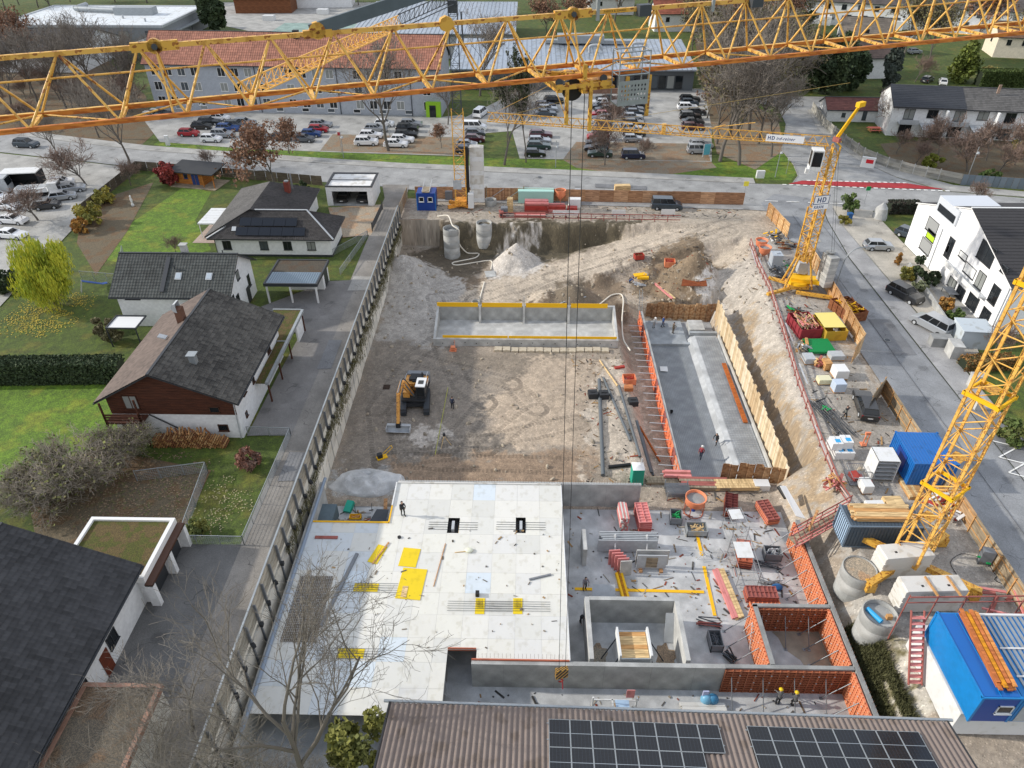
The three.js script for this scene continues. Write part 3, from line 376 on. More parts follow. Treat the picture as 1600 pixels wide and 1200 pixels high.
{
const base=V(36.2,0,-85.6),t=thing('self_erecting_crane','ochre self-erecting crane with company sign on its mast standing inside the plywood hoarding','crane',base,0);
const ms=new THREE.Group();ms.name='mast';t.add(ms);ms.rotation.y=.5;mast(ms,1.45,4.6,11.5,1.15,M.yelB,.085,.05);const m2=new THREE.Group();m2.name='upper_mast';t.add(m2);m2.rotation.y=.5;mast(m2,1.15,11.5,19.2,1.0,M.yelB,.07,.04);
mk('mast_collar',bx(1.2,.12,1.2,0,11.5,0,.5),M.yelB,t);mk('mast_collar',bx(1.6,.14,1.6,0,4.6,0,.5),M.yelB,t);
const leg=[];for(const[x,z]of[[-1.9,.9],[1.6,1.2],[1.6,-1.2],[-1.6,-1.2]])leg.push(tb(V(x,.7,z),V(x*.36,5.2,z*.4),.14,6));mk('tower_leg',leg,M.yelB,t);
mk('undercarriage',[bm(V(-4.4,.5,2.2),V(3.2,.6,-1.4),.42,.36),bm(V(-.5,.5,1.6),V(5.2,.5,3.4),.46,.36),bm(V(-3,.5,-2.4),V(1.2,.6,.8),.42,.36),bx(2.6,.5,2.2,0,.85,0)],M.yelB,t);mk('slewing_platform',[cyl(1.3,1.3,.35,0,1.1,0,20),bx(3.6,.5,1.6,.9,1.6,0,-.3)],M.yelD,t);
{const b=[];for(let k=0;k<9;k++)b.push(bx(1.15,.43,2.1,2.9,1.75 + k*.47,1.2,.18));for(const[i,g]of b.entries())mk('ballast_plate',g,i % 2?M.concL:M.conc,t);mk('ballast_cap',cyl(.58,.58,.1,2.9,6.0,.9,16),M.conc,t);}
mk('drive_unit',[bx(1.2,1.5,1.1,.6,2.8,-1.1)],M.greyL,t);
const sg=canvasMat(256,220,(c,W,H)=>{c.fillStyle='#f4f4f4';c.fillRect(0,0,W,H);c.fillStyle='#233a6b';c.font='bold 112px sans-serif';c.fillText('HD',50,112);c.lineWidth=10;c.strokeStyle='#233a6b';c.strokeRect(6,6,W - 12,128);c.font='bold 62px sans-serif';c.fillText('KRAN',24,204,208);});decal('sign_board',2.1,1.8,sg,t,[-.1,12.6,1.02],[0,.25,0]);
const J=P(762,183,19.6),B0=V(base.x,19.6,base.z),dir=J.clone().sub(B0),L=dir.length();dir.normalize();const jg=new THREE.Group();jg.name='jib';t.add(jg);const Z=V(0,1,0);const yv=V(0,1,0),zv=dir.clone().cross(yv).normalize(),yy=zv.clone().cross(dir).normalize();jg.quaternion.setFromRotationMatrix(new THREE.Matrix4().makeBasis(dir,yy,zv));jg.position.set(0,19.2,0);
const xs=[];for(let k=0;k<=34;k++)xs.push(.6 +(L - .6)*k / 34);jib(jg,xs,1.0,.9,M.yelB,M.yelB,.05,.032);
mk('fold_joint',[bx(.5,1.1,.5,L*.47,.55,0),tb(V(L*.47,1.1,0),V(L*.4,.1,0),.06),tb(V(L*.33,1.1,0),V(L*.30,1.5,0),.05),tb(V(L*.33,1.1,0),V(L*.22,2.0,0),.05)],M.yel,jg);
mk('pendant_rope',[tb(V(L*.63,1,0),V(0,7,0),.02),tb(V(L*.98,.2,0),V(L*.72,3.6,0),.02)],mt('#a08a50'),jg);
mk('jib_strut',[tb(V(L*.75,.1,0),V(L*.80,5,0),.06),tb(V(L,.5,0),V(L*.80,5,0),.02)],M.yel,jg);
const bn=canvasMat(512,96,(c,W,H)=>{c.fillStyle='#f4f5f6';c.fillRect(0,0,W,H);c.fillStyle='#26386b';c.font='bold 74px sans-serif';c.fillText('HD',18,74);c.font='italic bold 54px sans-serif';c.fillText('ird-reiner',138,70,340);});decal('banner',4.3,.82,bn,jg,[5.6,.5,.48],[0,0,0]).rotation.y=Math.PI;jg.children[jg.children.length - 1].position.z=-.48;
{const d2=new THREE.Group();d2.name='head_strut';t.add(d2);const a=V(.1,19.9,0),e=P(1345,163,24.5).sub(base);mk('strut_tube',[tb(a.clone().add(V(-.2,0,.15)),e.clone().add(V(-.12,0,.15)),.13),tb(a.clone().add(V(.25,0,-.2)),e.clone().add(V(.1,0,-.1)),.13)],M.yelD,d2);mk('strut_head',bx(1.1,.5,.5,e.x,e.y,e.z,.6),M.yelD,d2);const f=P(1308,217,20.2).sub(base);mk('rear_arm',[tb(V(.5,19.4,-.4),f.clone().add(V(0,0,-.3)),.08),tb(V(.7,19.2,.5),f.clone().add(V(0,-.3,.4)),.08),tb(V(1.0,19.5,-.4),f.clone().add(V(0,-.3,.4)),.05)],M.yelD,d2);mk('arm_end',bx(.4,.5,.9,f.x,f.y - .1,f.z,.5),M.redW,d2);const gy=V(2.9,5.6,1.2);mk('guy_rope',[tb(f,gy,.018),tb(f.clone().add(V(.3,0,0)),gy.clone().add(V(.3,0,0)),.018)],mt('#333'),d2);}
{const c=new THREE.Group();c.name='cab';t.add(c);c.position.set(-2.0,17.0,.9);c.rotation.y=-.15;mk('cab_body',[bx(1.3,.15,1.4,0,2.0,0),bx(1.3,.5,1.4,0,-.1,0),bx(.12,2,.12,-.6,.9,.65),bx(.12,2,.12,.6,.9,.65),bx(.12,2,1.3,.6,.9,0),bx(1.3,2,.1,0,.9,-.65),bx(.5,.6,.5,-.75,-.4,.5)],M.white,c);mk('cab_glass',[bx(1.15,1.6,.04,0,1,.66),bx(.04,1.6,1.2,-.61,1,0)],M.glass,c);}
}
{
const base=V(-10.4,0,-112.4),t=thing('self_erecting_crane','far crane with yellow lower mast and grey upper mast beside the white concrete counterweights','crane',base,0);
const ms=new THREE.Group();ms.name='mast';t.add(ms);ms.rotation.y=.12;mast(ms,1.75,1.2,15.5,1.55,mt('#eab44c',{map:'grime',roughness:.5}),.06,.032);const m2=new THREE.Group();m2.name='upper_mast';t.add(m2);m2.rotation.y=.12;mast(m2,1.3,15.5,31,1.3,M.steelD,.055,.032);
mk('base_frame',[bx(4.6,.5,.5,0,.5,0,.5),bx(4.6,.5,.5,0,.5,0,-.5),bx(2,.8,2,0,1.0,0)],mt('#e6a040',{map:'grime'}),t);mk('winch_cabinet',[bx(.9,2.4,1.6,1.7,1.6,.6)],M.white,t);mk('control_board',bx(1.3,1.5,.1,-.4,4.2,1.0),M.greyL,t);mk('rope_cover',bx(.5,9,.5,1.25,5.6,.4),M.black,t);
const W=[1,1,.97];for(const[x0,x1,z]of[[1.6,3.8,-.6]]){for(let k=0;k<12;k++)mk('counterweight_block',ext([[x0,0],[x1,0],[x1,.68],[x1 -(k>10?.6:.04),.74],[x0 +(k>10?.4:.04),.74],[x0,.68]],1.3).translate(0,.9 + k*.75,z - .65),k % 3?M.concW:M.white,t);}
const tip=P(376,150,30.2),dir=tip.clone().sub(base).setY(0),L=dir.length();dir.normalize();const jg=new THREE.Group();jg.name='jib';t.add(jg);const zv=dir.clone().cross(UP).normalize();jg.quaternion.setFromRotationMatrix(new THREE.Matrix4().makeBasis(dir,UP,zv));jg.position.set(0,30,0);
const xs=[];for(let k=0;k<=28;k++)xs.push(18 +(L - 18)*k / 28);jib(jg,xs,1.25,1.1,mt('#f0b85a',{roughness:.5}),mt('#f0b85a',{roughness:.5}),.055,.035);const g2=new THREE.Group();g2.name='jib_root';jg.add(g2);const xr=[];for(let k=0;k<=12;k++)xr.push(.5 + 17.5*k / 12);mk('root_chord',[bb(.5,18,1.3,1.4,-.05,.05),bb(.5,18,-.05,.05,-.6,-.5),bb(.5,18,-.05,.05,.5,.6)],M.steelD,g2);for(let i=0;i<12;i++)mk('brace',[tb(V(xr[i],0,.55),V((xr[i]+ xr[i + 1])/ 2,1.35,0),.04),tb(V((xr[i]+ xr[i + 1])/ 2,1.35,0),V(xr[i + 1],0,.55),.04)],M.steelD,g2);
mk('head_frame',[tb(V(0,31,0),V(-2.5,34.5,-1),.1),tb(V(0,31,0),V(1.5,35,1),.1),bx(1.2,1.6,1.1,0,29.6,0),tb(V(1.2,29,.6),V(1.4,24,.8),.12)],M.steelD,t);mk('pendant_rope',[tb(V(1.5,35,1),dir.clone().multiplyScalar(18).setY(31.4),.03)],M.steelD,t);
}

const FL=-4.5,SLB=-1.5;
{
const t=thing('slab_formwork','white ceiling formwork deck of square panels covering half of the basement','formwork deck',[0,0,0]);
const X0=-18.9,D0=26.6,holes=[[-18.9,-11.9,44.5,60],[-5.45,-3.25,20,31.9],[-3.6,4.5,20,31.1]];
for(const[a,b]of[[[701,809],[716,833]],[[806,809],[821,833]]]){const p=P(...a,SLB),q=P(...b,SLB);holes.push([p.x,q.x + .02,-q.z,-p.z]);}
const cut=(r,h)=>{const[a,b,c,d]=r,[e,f,g,i]=h;if(e>=b||f<=a||g>=d||i<=c)return[r];const o=[];if(e>a)o.push([a,e,c,d]);if(f<b)o.push([f,b,c,d]);const l=Math.max(a,e),u=Math.min(b,f);if(g>c)o.push([l,u,c,g]);if(i<d)o.push([l,u,i,d]);return o;};
const pm=['#dcdad2','#d6d5ce','#dedcd4','#d2d1ca','#dad8cf','#d8d7d2','#dddbd1'].map(c=>mt(c,{map:'clean',roughness:.75})),pb=mt('#cfd8de',{map:'clean',roughness:.7}),pg=mt('#cbd0d2',{map:'clean'});
const blues={'7,10':1,'7,5':1,'4,2':1,'3,1':2,'2,5':2};
for(let i=0;i<11;i++)for(let j=0;j<11;j++){
const a=X0 + i*2.055,c=D0 + j*2.09;let R=[[a + .005,a + 2.05,c + .005,c + 2.085]];for(const h of holes)R=R.flatMap(r=>cut(r,h));
const m=blues[i + ',' + j]?pb:i<3?(hsh(i,j)>.5?pg:pm[3]):pm[Math.floor(hsh(i*7,j*13)*pm.length)];
for(const[x0,x1,c0,c1]of R)if(x1 - x0>.05&&c1 - c0>.05)mk('formwork_panel',bb(x0,x1,SLB - .03,SLB +(hsh(i + 9,j)- .5)*.008,-c1,-c0),m,t);
}
mk('edge_board',[bb(-18.95,-11.85,SLB - .3,SLB + .1,-44.62,-44.5),bb(-11.95,-11.83,SLB - .3,SLB + .1,-46.6,-44.5)],M.yelD,t);mk('edge_board',[bb(-11.95,-11.83,SLB - .3,SLB + .16,-49.6,-46.6)],M.white,t);
mk('edge_board',[bb(-11.8,3.7,SLB - .3,SLB + .1,-49.75,-49.6)],M.concW,t);mk('edge_board',[bb(3.70,3.78,SLB - .32,SLB + .02,-49.6,-31.1)],M.white,t);
mk('edge_board',[bb(-3.6,3.7,SLB - .2,SLB + .14,-31.1,-31.0),bb(-5.45,-3.3,SLB - .2,SLB + .12,-32.0,-31.92)],M.oranD,t);
mk('support_beam',[0,1,2,3,4,5,6,7,8,9,10].map(i=>bb(X0 + 1 + i*2.055,X0 + 1.1 + i*2.055,SLB - .3,SLB - .08,-44.4,-32)),M.yelD,t);
const props=[];for(let i=0;i<11;i +=2)for(let j=3;j<8;j +=2)props.push(cyl(.05,.05,2.75,X0 + 1 + i*2,FL,-(28 + j*2)));props.push(...[26.8,33,39,43].map(d=>cyl(.06,.06,2.75,3.3,FL,-d)));mk('prop',props,M.steelD,t);
}
{
const t=thing('basement_shell','grey concrete basement floor and walls under construction, open to the sky','building shell',[0,0,0]);
mk('floor',[bb(-19.2,25.1,FL - .3,FL,-49.4,-22)],mt('#d6d7d6',{map:'concrete'}),t);
const wall=(x0,x1,d0,d1,m=M.conc,y1=SLB,nm='wall')=>mk(nm,bb(x0,x1,FL,y1,-d1,-d0),m,t);
wall(-11.8,11.4,49.75,50.05);wall(-19.25,-18.95,24,49.6,M.concL,SLB + .02);wall(-11.75,-11.45,44.7,49.7);wall(-18.9,-11.75,44.2,44.45);
wall(5.2,5.55,31.3,36.9,M.concL);wall(5.55,12.7,36.6,36.95);wall(12.4,12.75,31.3,36.6,M.concL);wall(-3.6,15.2,30.7,31.05,M.conc);wall(15.2,24.7,30.75,31.05,M.concD);wall(18.6,18.95,31.1,36.4,M.concD);wall(18.6,24.7,36.2,36.5,M.concD);wall(24.75,25.1,24,45.6,M.concD);wall(3.3,3.6,36,49.7,M.concD,SLB - .35);wall(-6,-5.6,25,31.8,M.concD,SLB - .1);
for(const x of[4.5,6.6,8.1,9.7,11.2])mk('wall_joint',bb(x,x + .02,FL,SLB,-49.77,-49.745),M.concD,t);for(const x of[-1.2,2.6,6.3,9.8,13])mk('wall_joint',bb(x,x + .02,FL,SLB,-30.71,-30.69),M.concD,t);
const far=mk('starter_bars',(()=>{const L=[];for(let x=-11.6;x<11.3;x +=.25)L.push(bx(.014,.5,.014,x,SLB + .25,-49.9));for(let x=-3.4;x<3.6;x +=.3)L.push(bx(.014,.6,.014,x,SLB + .35,-31.2));for(let d=25;d<45;d +=.35)L.push(bx(.014,.35,.014,25.0,SLB + .17,-d));return L;})(),M.rustM,t);far.userData.kind='stuff';
mk('wet_patch',[flat([[20.6,-36],[24.5,-36.1],[24.5,-31.3],[23.2,-31.3],[22.6,-32.2],[22.2,-33.4],[21.2,-34.4],[21.0,-35.4]],FL + .012)],mt('#b0a592',{map:'concrete',roughness:.35}),t);
for(const[x,d,r]of[[6.3,33.7,.7],[11.6,33.6,.8]]){const pts=[];for(let k=0;k<14;k++){const a=k / 14*6.283,q=r*(.6 + .7*hsh(k,Math.round(x*3)));pts.push([x + Math.cos(a)*q,-(d + Math.sin(a)*q*1.4)]);}mk('wet_patch',flat(pts,FL + .014),mt('#d8d6d0',{map:'leafy',roughness:.45}),t);}
}
{
const cg=(g,c)=>{g=clean(g);g.setAttribute('color',new THREE.BufferAttribute(new Float32Array(g.attributes.position.count*3).map((_,i)=>c[i % 3]),3));return g;},VO=new THREE.MeshStandardMaterial({vertexColors:true,map:TX.dirty,roughness:.65,side:THREE.DoubleSide}),VD=VO.clone();VD.color.set('#b8a8a0');
const rib=(w,h)=>{const L=[bb(-w / 2,w / 2,0,h,-.03,0)];for(const x of[-w / 2 + .03,0,w / 2 - .03])L.push(bb(x - .03,x + .03,0,h,0,.12));for(let y=.05;y<h;y +=.3)L.push(bb(-w / 2,w / 2,y - .03,y + .03,.001,.11));return L.map((g,i)=>cg(g,i?[.80,.32,.16]:[.5,.16,.09]));};
const G={};const pg=(w,h)=>G[w + '_' + h]||=geo(rib(w,h));
const run=(label,a,b,y,h,side,w0=1.2,m=VO)=>{
const A=V(a[0],y,-a[1]),B=V(b[0],y,-b[1]),L=A.distanceTo(B),n=Math.max(1,Math.round(L / w0)),d=B.clone().sub(A).normalize(),t=thing('wall_formwork',label,'wall formwork',A,Math.atan2(-d.z,d.x));
for(let k=0;k<n;k++){const o=mk('formwork_panel',pg(+(L / n - .02).toFixed(3),h),m,t);o.position.set((k + .5)*L / n,0,0);if(side<0)o.rotation.y=Math.PI;}
for(let k=0;k<n;k +=2){const z=side*.12,o=mk('push_pull_prop',[tb(V((k + .5)*L / n,h*.72,z),V((k + .5)*L / n,.05,z + side*1.7),.04),bx(.25,.04,.25,(k + .5)*L / n,.03,z + side*1.7)],M.steel,t);}
mk('clamp',(()=>{const q=[];for(let k=1;k<n;k++)for(const yy of[.5,1.4,2.3])q.push(bx(.1,.06,.06,k*L / n,yy,side*.14));return q.length?q:[bx(.1,.1,.1,0,1,0)];})(),M.greyL,t);return t;
};
run('bright orange wall formwork along the outer wall, leaning props behind it',[24.6,45.4],[24.6,36.7],FL,2.95,1,.75);
run('orange wall formwork lining the right side of the puddle room',[24.6,36.1],[24.6,31.2],FL,2.95,1,.75);run('orange wall formwork end piece beside the corrugated roof eave',[24.6,30.6],[24.6,26],FL,2.95,1,.75);
run('dark orange wall formwork across the back of the puddle room',[18.98,36.15],[24.55,36.15],FL,2.85,1,1.0,VD);
run('orange wall formwork with a white ladder leaning at it',[18.55,36.3],[18.55,31.2],FL,2.95,1,.75);
run('long rusty orange wall formwork facing the corrugated roof',[15.2,30.7],[24.5,30.7],FL,2.85,1,1.15,VD);
}
{
const t=thing('retaining_wall','soldier pile retaining wall with concrete lagging along the narrow lane','retaining wall',[0,0,0]);const G1=geo([bb(-.08,.08,-4.6,-.35,-.88,.88)]),Gb=geo([bb(-.1,.1,-4.7,1.9,-.02,.02),bb(.08,.1,-4.7,1.9,-.07,.07),bb(-.1,-.08,-4.7,1.9,-.07,.07)]),lm=['#e6e0d2','#dad4c6','#d2cdc2','#eee8da'].map(c=>mt(c,{map:'dirty',bump:'concrete',bs:.03}));
for(let k=0;k<46;k++){const d=20.6 + k*1.92;const b=mk('soldier_beam',Gb,M.grey,t);b.position.set(-19.82,0,-d - .96);if(d>47)for(let s=0;s<3;s++){const o=mk('lagging_panel',geo([bb(-.07,.07,-4.6 + s*1.42,-4.6 +(s + 1)*1.42 - .025,-.9,.9)]),lm[Math.floor(hsh(k,s + 40)*4)],t);o.position.set(-19.78 +(hsh(k,s)- .5)*.05,0,-d);}else{const o=mk('lagging_panel',G1,lm[k % 4],t);o.position.set(-19.92,0,-d);}}
const h=thing('hoarding','weathered grey board hoarding standing on the retaining wall along the lane','hoarding',[0,0,0]);const G2=geo([bb(-.03,.03,-.32,.35,-.94,.94)]),hm=['#c4c5c1','#b6b7b3','#cfcec8','#aaaca9'].map(c=>mt(c,{map:'wood'}));
for(let k=0;k<46;k++)for(let s=0;s<3;s++){const o=mk('board',G2,hm[Math.floor(hsh(k*3,s)*4)],h);o.position.set(-20.02,.32 + s*.68 -(s?.0:0),-(20.6 + k*1.92));o.rotation.z=(hsh(k,s*7)- .5)*.05;}
mk('top_rail',bb(-20.1,-19.96,2.02,2.1,-108,-20),M.galv,h);const Gq=geo(bx(.26,.34,.3));for(let k=0;k<46;k++){const o=mk('rubber_pad',Gq,M.dark,h);o.position.set(-19.62,-.25 + hsh(k,8)*.2,-(21.4 + k*1.92));o.rotation.y=hsh(k,2);}
}
{
const pile=h=>{const L=[bb(-.2,.2,0,h,.16,.19),bm(V(-.2,h / 2,.175),V(-.37,h / 2,-.16),h,.03,V(1,0,0)),bm(V(.2,h / 2,.175),V(.37,h / 2,-.16),h,.03,V(1,0,0))];return geo([ext([[-.38,-.07],[-.24,.05],[.24,.05],[.38,-.07],[.38,-.03],[.25,.09],[-.25,.09],[-.38,-.03]],h).rotateX(-Math.PI / 2)]);};
const run=(label,a,b,y,h,mats)=>{const A=V(a[0],y,-a[1]),B=V(b[0],y,-b[1]),L=A.distanceTo(B),n=Math.round(L / .76),d=B.clone().sub(A).normalize(),t=thing('sheet_pile_wall',label,'sheet piling',A,Math.atan2(-d.z,d.x)),G=pile(h),G2=pile(h + .25);for(let k=0;k<n;k++){const o=mk('sheet_pile',hsh(k,5)>.6?G2:G,mats[Math.floor(hsh(k,21)*mats.length)],t);o.position.set((k + .5)*L / n,0,0);if(k % 2)o.rotation.y=Math.PI;}mk('waler',[bb(.2,L - .2,h - 1.5,h - 1.25,-.42,-.22)],M.pileD,t);return t;};
const tan=['#dccaaa','#d0bc9a','#e0d0b6','#c6ae8a','#d8c6a8','#c2a884'].map(c=>mt(c,{map:'dirty',roughness:.85})),brn=['#b89c80','#aa8c70','#c4a88a','#9c8068'].map(c=>mt(c,{map:'rust'}));
run('long tan sheet pile wall beside the steel-mesh basin, next to the dark trench',[26.5,86.4],[26.5,53.2],-6.4,4.3,tan);
run('brown sheet piles closing the near end of the steel-mesh basin',[20.2,54.0],[26.6,53.4],-6.4,3.9,brn);run('brown sheet piles closing the far end of the steel-mesh basin below the sand pile',[17.2,88.0],[27,87.6],-6.4,2.7,brn);
run('tall rusty sheet piles in the corner behind the blue site hut',[-19.7,107.3],[-13.3,107.5],-4.7,4.5,brn.concat([mt('#c08a60',{map:'rust'})]));
}
{
const t=thing('basin_floor','grey steel reinforcement mesh basin floor with a raised bench along one side','basin floor',[0,0,0]);
mk('blinding',[bb(16.3,26.2,-6.5,-6.3,-87.4,-54.0)],mt('#c2c6c9',{map:'concrete',roughness:.4}),t);
const bench=ext([[22.0,-6.3],[22.5,-5.6],[23.0,-5.35],[25.9,-5.35],[25.9,-6.3]],27.5);bench.translate(0,0,-82.5);mk('bench',bench,mt('#c3c6c8',{map:'concrete'}),t);
mk('step',[bb(16.5,22.3,-6.3,-5.9,-81.6,-81.1),bb(22.3,26,-5.35,-4.95,-82.9,-82.4),bb(16.6,22,-6.29,-6.0,-87.2,-81.6)],mt('#aeb4b8',{map:'concrete'}),t);mk('sump',[bb(22.6,24.6,-6.0,-5.1,-86,-83.5)],M.concL,t);
const bar=[];for(let x=16.6;x<22;x +=.2)bar.push(bx(.022,.022,27,x,-6.22,-67.6));for(let d=54.2;d<81;d +=.2)bar.push(bx(5.4,.022,.022,19.3,-6.2,-d));const s=mk('reinforcement_mesh',bar,mt('#878c91',{roughness:.5,metalness:.2}),t);s.userData.kind='stuff';
const b2=[];for(let x=23.1;x<25.8;x +=.3)b2.push(bx(.02,.02,26,x,-5.28,-68.8));for(let d=56;d<82;d +=.3)b2.push(bx(2.8,.02,.02,24.5,-5.27,-d));const s2=mk('reinforcement_mesh',b2,mt('#7c8288',{roughness:.6,metalness:.2}),t);s2.userData.kind='stuff';mk('kerb_wall',[bb(26.0,26.2,-6.3,-4.9,-82,-54)],M.concL,t);
const f=thing('wall_formwork','low orange formwork wall with white struts along the edge of the steel-mesh basin','wall formwork',[16.2,-6.4,-87]);for(let k=0;k<26;k++){const o=mk('formwork_panel',geo([bb(-.05,0,0,2.15,-.6,.6),bb(-.14,-.05,0,2.15,-.6,-.54),bb(-.14,-.05,0,2.15,.54,.6),...[.1,.55,1,1.45,2.1].map(y=>bb(-.14,-.05,y - .04,y + .04,-.6,.6))]),k % 5===3?M.redW:M.oran,f);o.position.set((k - 12)*.006,0,.7 + k*1.24);}for(let k=2;k<24;k++)mk('strut',[tb(V(-.15,1.75,.7 + k*1.38),V(-1.9,1.7,.5 + k*1.38),.05)],M.greyL,f);
mk('wall_body',bb(.02,.3,0,2.1,.1,32.8),M.conc,f);
const lay=(n,l,px0,py0,px1,py1,Y,w,h,m,cat)=>{const a=P(px0,py0,Y),b=P(px1,py1,Y);return solo(n,l,cat,[bm(a,b,w,h)],m);};
lay('steel_plank','rust orange steel girder laid along the basin bench',1131,568,1165,660,-5.1,.5,.18,mt('#b4692c',{map:'rust'}),'girder');
const pl=P(1037,577,-6.2);solo('plastic_sheet','small white plastic sheet on the basin mesh floor','sheet',[slabOf([V(-.5,.05,.5),V(.45,.04,.6),V(.5,.12,-.4),V(-.45,.06,-.5)],.02)],M.plast,undefined,[pl.x,-6.15,pl.z]);
const bu=P(1049,645,-6.2);solo('bucket','black bucket standing on the basin mesh floor','bucket',[new THREE.LatheGeometry([[0,0],[.14,0],[.19,.32],[.17,.32],[.12,.03],[0,.03]].map(p=>new THREE.Vector2(...p)),12)],M.black,undefined,[bu.x,-6.2,bu.z]);
}
{
const t=thing('concrete_trough','long open concrete trough with yellow edge boards and upright ribs in the pit','concrete trough',[0,0,0]);const y=-4.6,dn=78.0,df=84.2,a=-11.6,b=12.2;
mk('floor',[bb(a + .31,b - .31,y,y + .45,-df + .31,-dn - .31)],M.concL,t);mk('front_wall',[bb(a + .31,b - .31,y,y + 1.15,-dn - .3,-dn)],M.concL,t);mk('back_wall',[bb(a + .31,b - .31,y,y + 2.7,-df,-df + .3)],M.conc,t);
for(const x of[a,b - .3])mk('end_wall',[ext([[dn,y],[df,y],[df,y + 2.7],[dn,y + 1.15]],.3).rotateY(Math.PI / 2).translate(x,0,0)],M.concL,t);
for(const x of[-6.0,-.1,5.9])mk('rib',[ext([[df - 1.2,y + .4],[df - .25,y + .4],[df - .25,y + 2.8],[df - .5,y + 2.8]],.3).rotateY(Math.PI / 2).translate(x,0,0),bx(.1,1.6,.1,x + .15,y + 3.3,-df + .3)],M.concL,t);
for(const[x0,x1]of[[a,-6.1],[-5.6,-.2],[.3,5.8],[6.3,11.2]])mk('edge_board',[bb(x0,x1,y + 2.5,y + 3.15,-df + .3,-df + .36)],M.yelD,t);for(const[x0,x1]of[[-10.4,-2],[-1.9,12]])mk('edge_board',[bb(x0,x1,y + .95,y + 1.5,-dn - .36,-dn - .3)],M.yelD,t);
for(let k=0;k<16;k++)mk('tie_hole',[cyl(.07,.07,.02,0,0,0,8).rotateX(Math.PI / 2).translate(a + 1.2 + k*1.45,y + .5 +(k % 3)*.08,-dn + .005)],M.black,t);
for(let k=0;k<14;k++){const x=-3.2 + k*1.05;solo('paving_block','pale concrete block in the row set against the trough','block',[bx(.95,.35,.9,0,.17,0,(hsh(k,2)- .5)*.1)],mt('#c0b49e',{map:'dirty'}),'blocks along the trough',[x,siteH(x,77)- .05,-77.1]);}
}
{
const sh=(px,py,Y,r,h,lab,extra)=>{const p=P(px,py,Y),t=thing('concrete_shaft',lab,'concrete shaft',[p.x,Y,p.z]);for(let k=0;k*1.0<h - .05;k++)mk('shaft_ring',new THREE.LatheGeometry([[r - .14,0],[r,0],[r,.97],[r - .14,.97],[r - .14,0]].map(q=>new THREE.Vector2(...q)),28).translate(0,k,0),k % 2?M.concL:M.conc,t);if(extra)extra(t,h);return t;};
const fill=(t,h)=>mk('fill',[new THREE.SphereGeometry(1.0,14,6,0,6.3,0,1.57).scale(1.05,.35,1.05).translate(0,h - .75,0)],M.concD,t);
sh(707,402,-4.5,1.25,5,'tall concrete shaft rings with white hose running out, by the rusty sheet piles',fill);sh(757,384,-3.6,1.25,4,'shorter concrete shaft rings at the foot of the far bank',fill);
sh(744,480,-4.5,.62,1,'small concrete ring with a white hose in front of the yellow boards');const pr=P(767,320,0);sh(767,320,0,.95,1,'low concrete ring beside the far crane counterweights');
sh(1328,925,-2,1.35,3,'gravel-filled concrete shaft next to the grey container',(t,h)=>mk('fill',[cyl(1.2,1.2,.1,0,h - .2,0,20)],M.gravel,t));sh(1358,995,-2,1.3,3,'concrete shaft with blue pipe inside near the ballast blocks',(t,h)=>{mk('fill',[cyl(1.15,1.15,.1,0,h - .5,0,20)],M.conc,t);mk('blue_pipe',[tb(V(-.7,h - .3,-.6),V(-.1,h - .25,.6),.2,10)],M.cyan,t);mk('pump',[bx(.4,.4,.3,.6,h - .2,.2)],M.wood,t);});
const hose=(pts,r,lab,m=mt('#ddd6c8'))=>solo('hose',lab,'hose',[path(pts.map(q=>{const v=P(q[0],q[1],q[2]);if(q[3]!==0)v.y=Math.max(v.y,siteH(v.x,-v.z)+ r);return v;}),r,6,pts.length*8)],m);
hose([[683,338,.2,0],[700,337,.9,0],[707,352,.8,0],[717,360,.3,0],[717,380,-2,0],[730,395,-4,0],[748,398,-4.4],[742,405,-4.4],[708,412,-4.4],[715,416,-4.4],[760,409,-4.4],[769,412,-4.4],[767,424,-4.4]],.1,'white hose looping over the soil from the tall concrete shaft');
hose([[757,444,-4.4],[749,470,-4.2],[748,478,-3.6,0],[755,488,-4.2]],.1,'short white hose standing in the small concrete ring');hose([[922,478,-4.3],[936,476,-4.3],[955,462,-4.2],[970,460,-4.1],[974,470,-4.1],[972,500,-4.3],[974,530,-4.4],[985,548,-4.4]],.1,'pale hose curling beside the right end of the yellow-boarded trough');hose([[850,490,-4.3],[880,478,-4.3],[915,472,-4.3]],.09,'grey hose lying on the soil behind the yellow boards',M.greyL);
const pt=P(766,430,-4.4);solo('concrete_plate','small pale concrete plate at the end of the white hose','plate',[bx(1.5,.12,1.9,0,.06,0)],M.concL,undefined,[pt.x,siteH(pt.x,-pt.z),pt.z],.2);
}

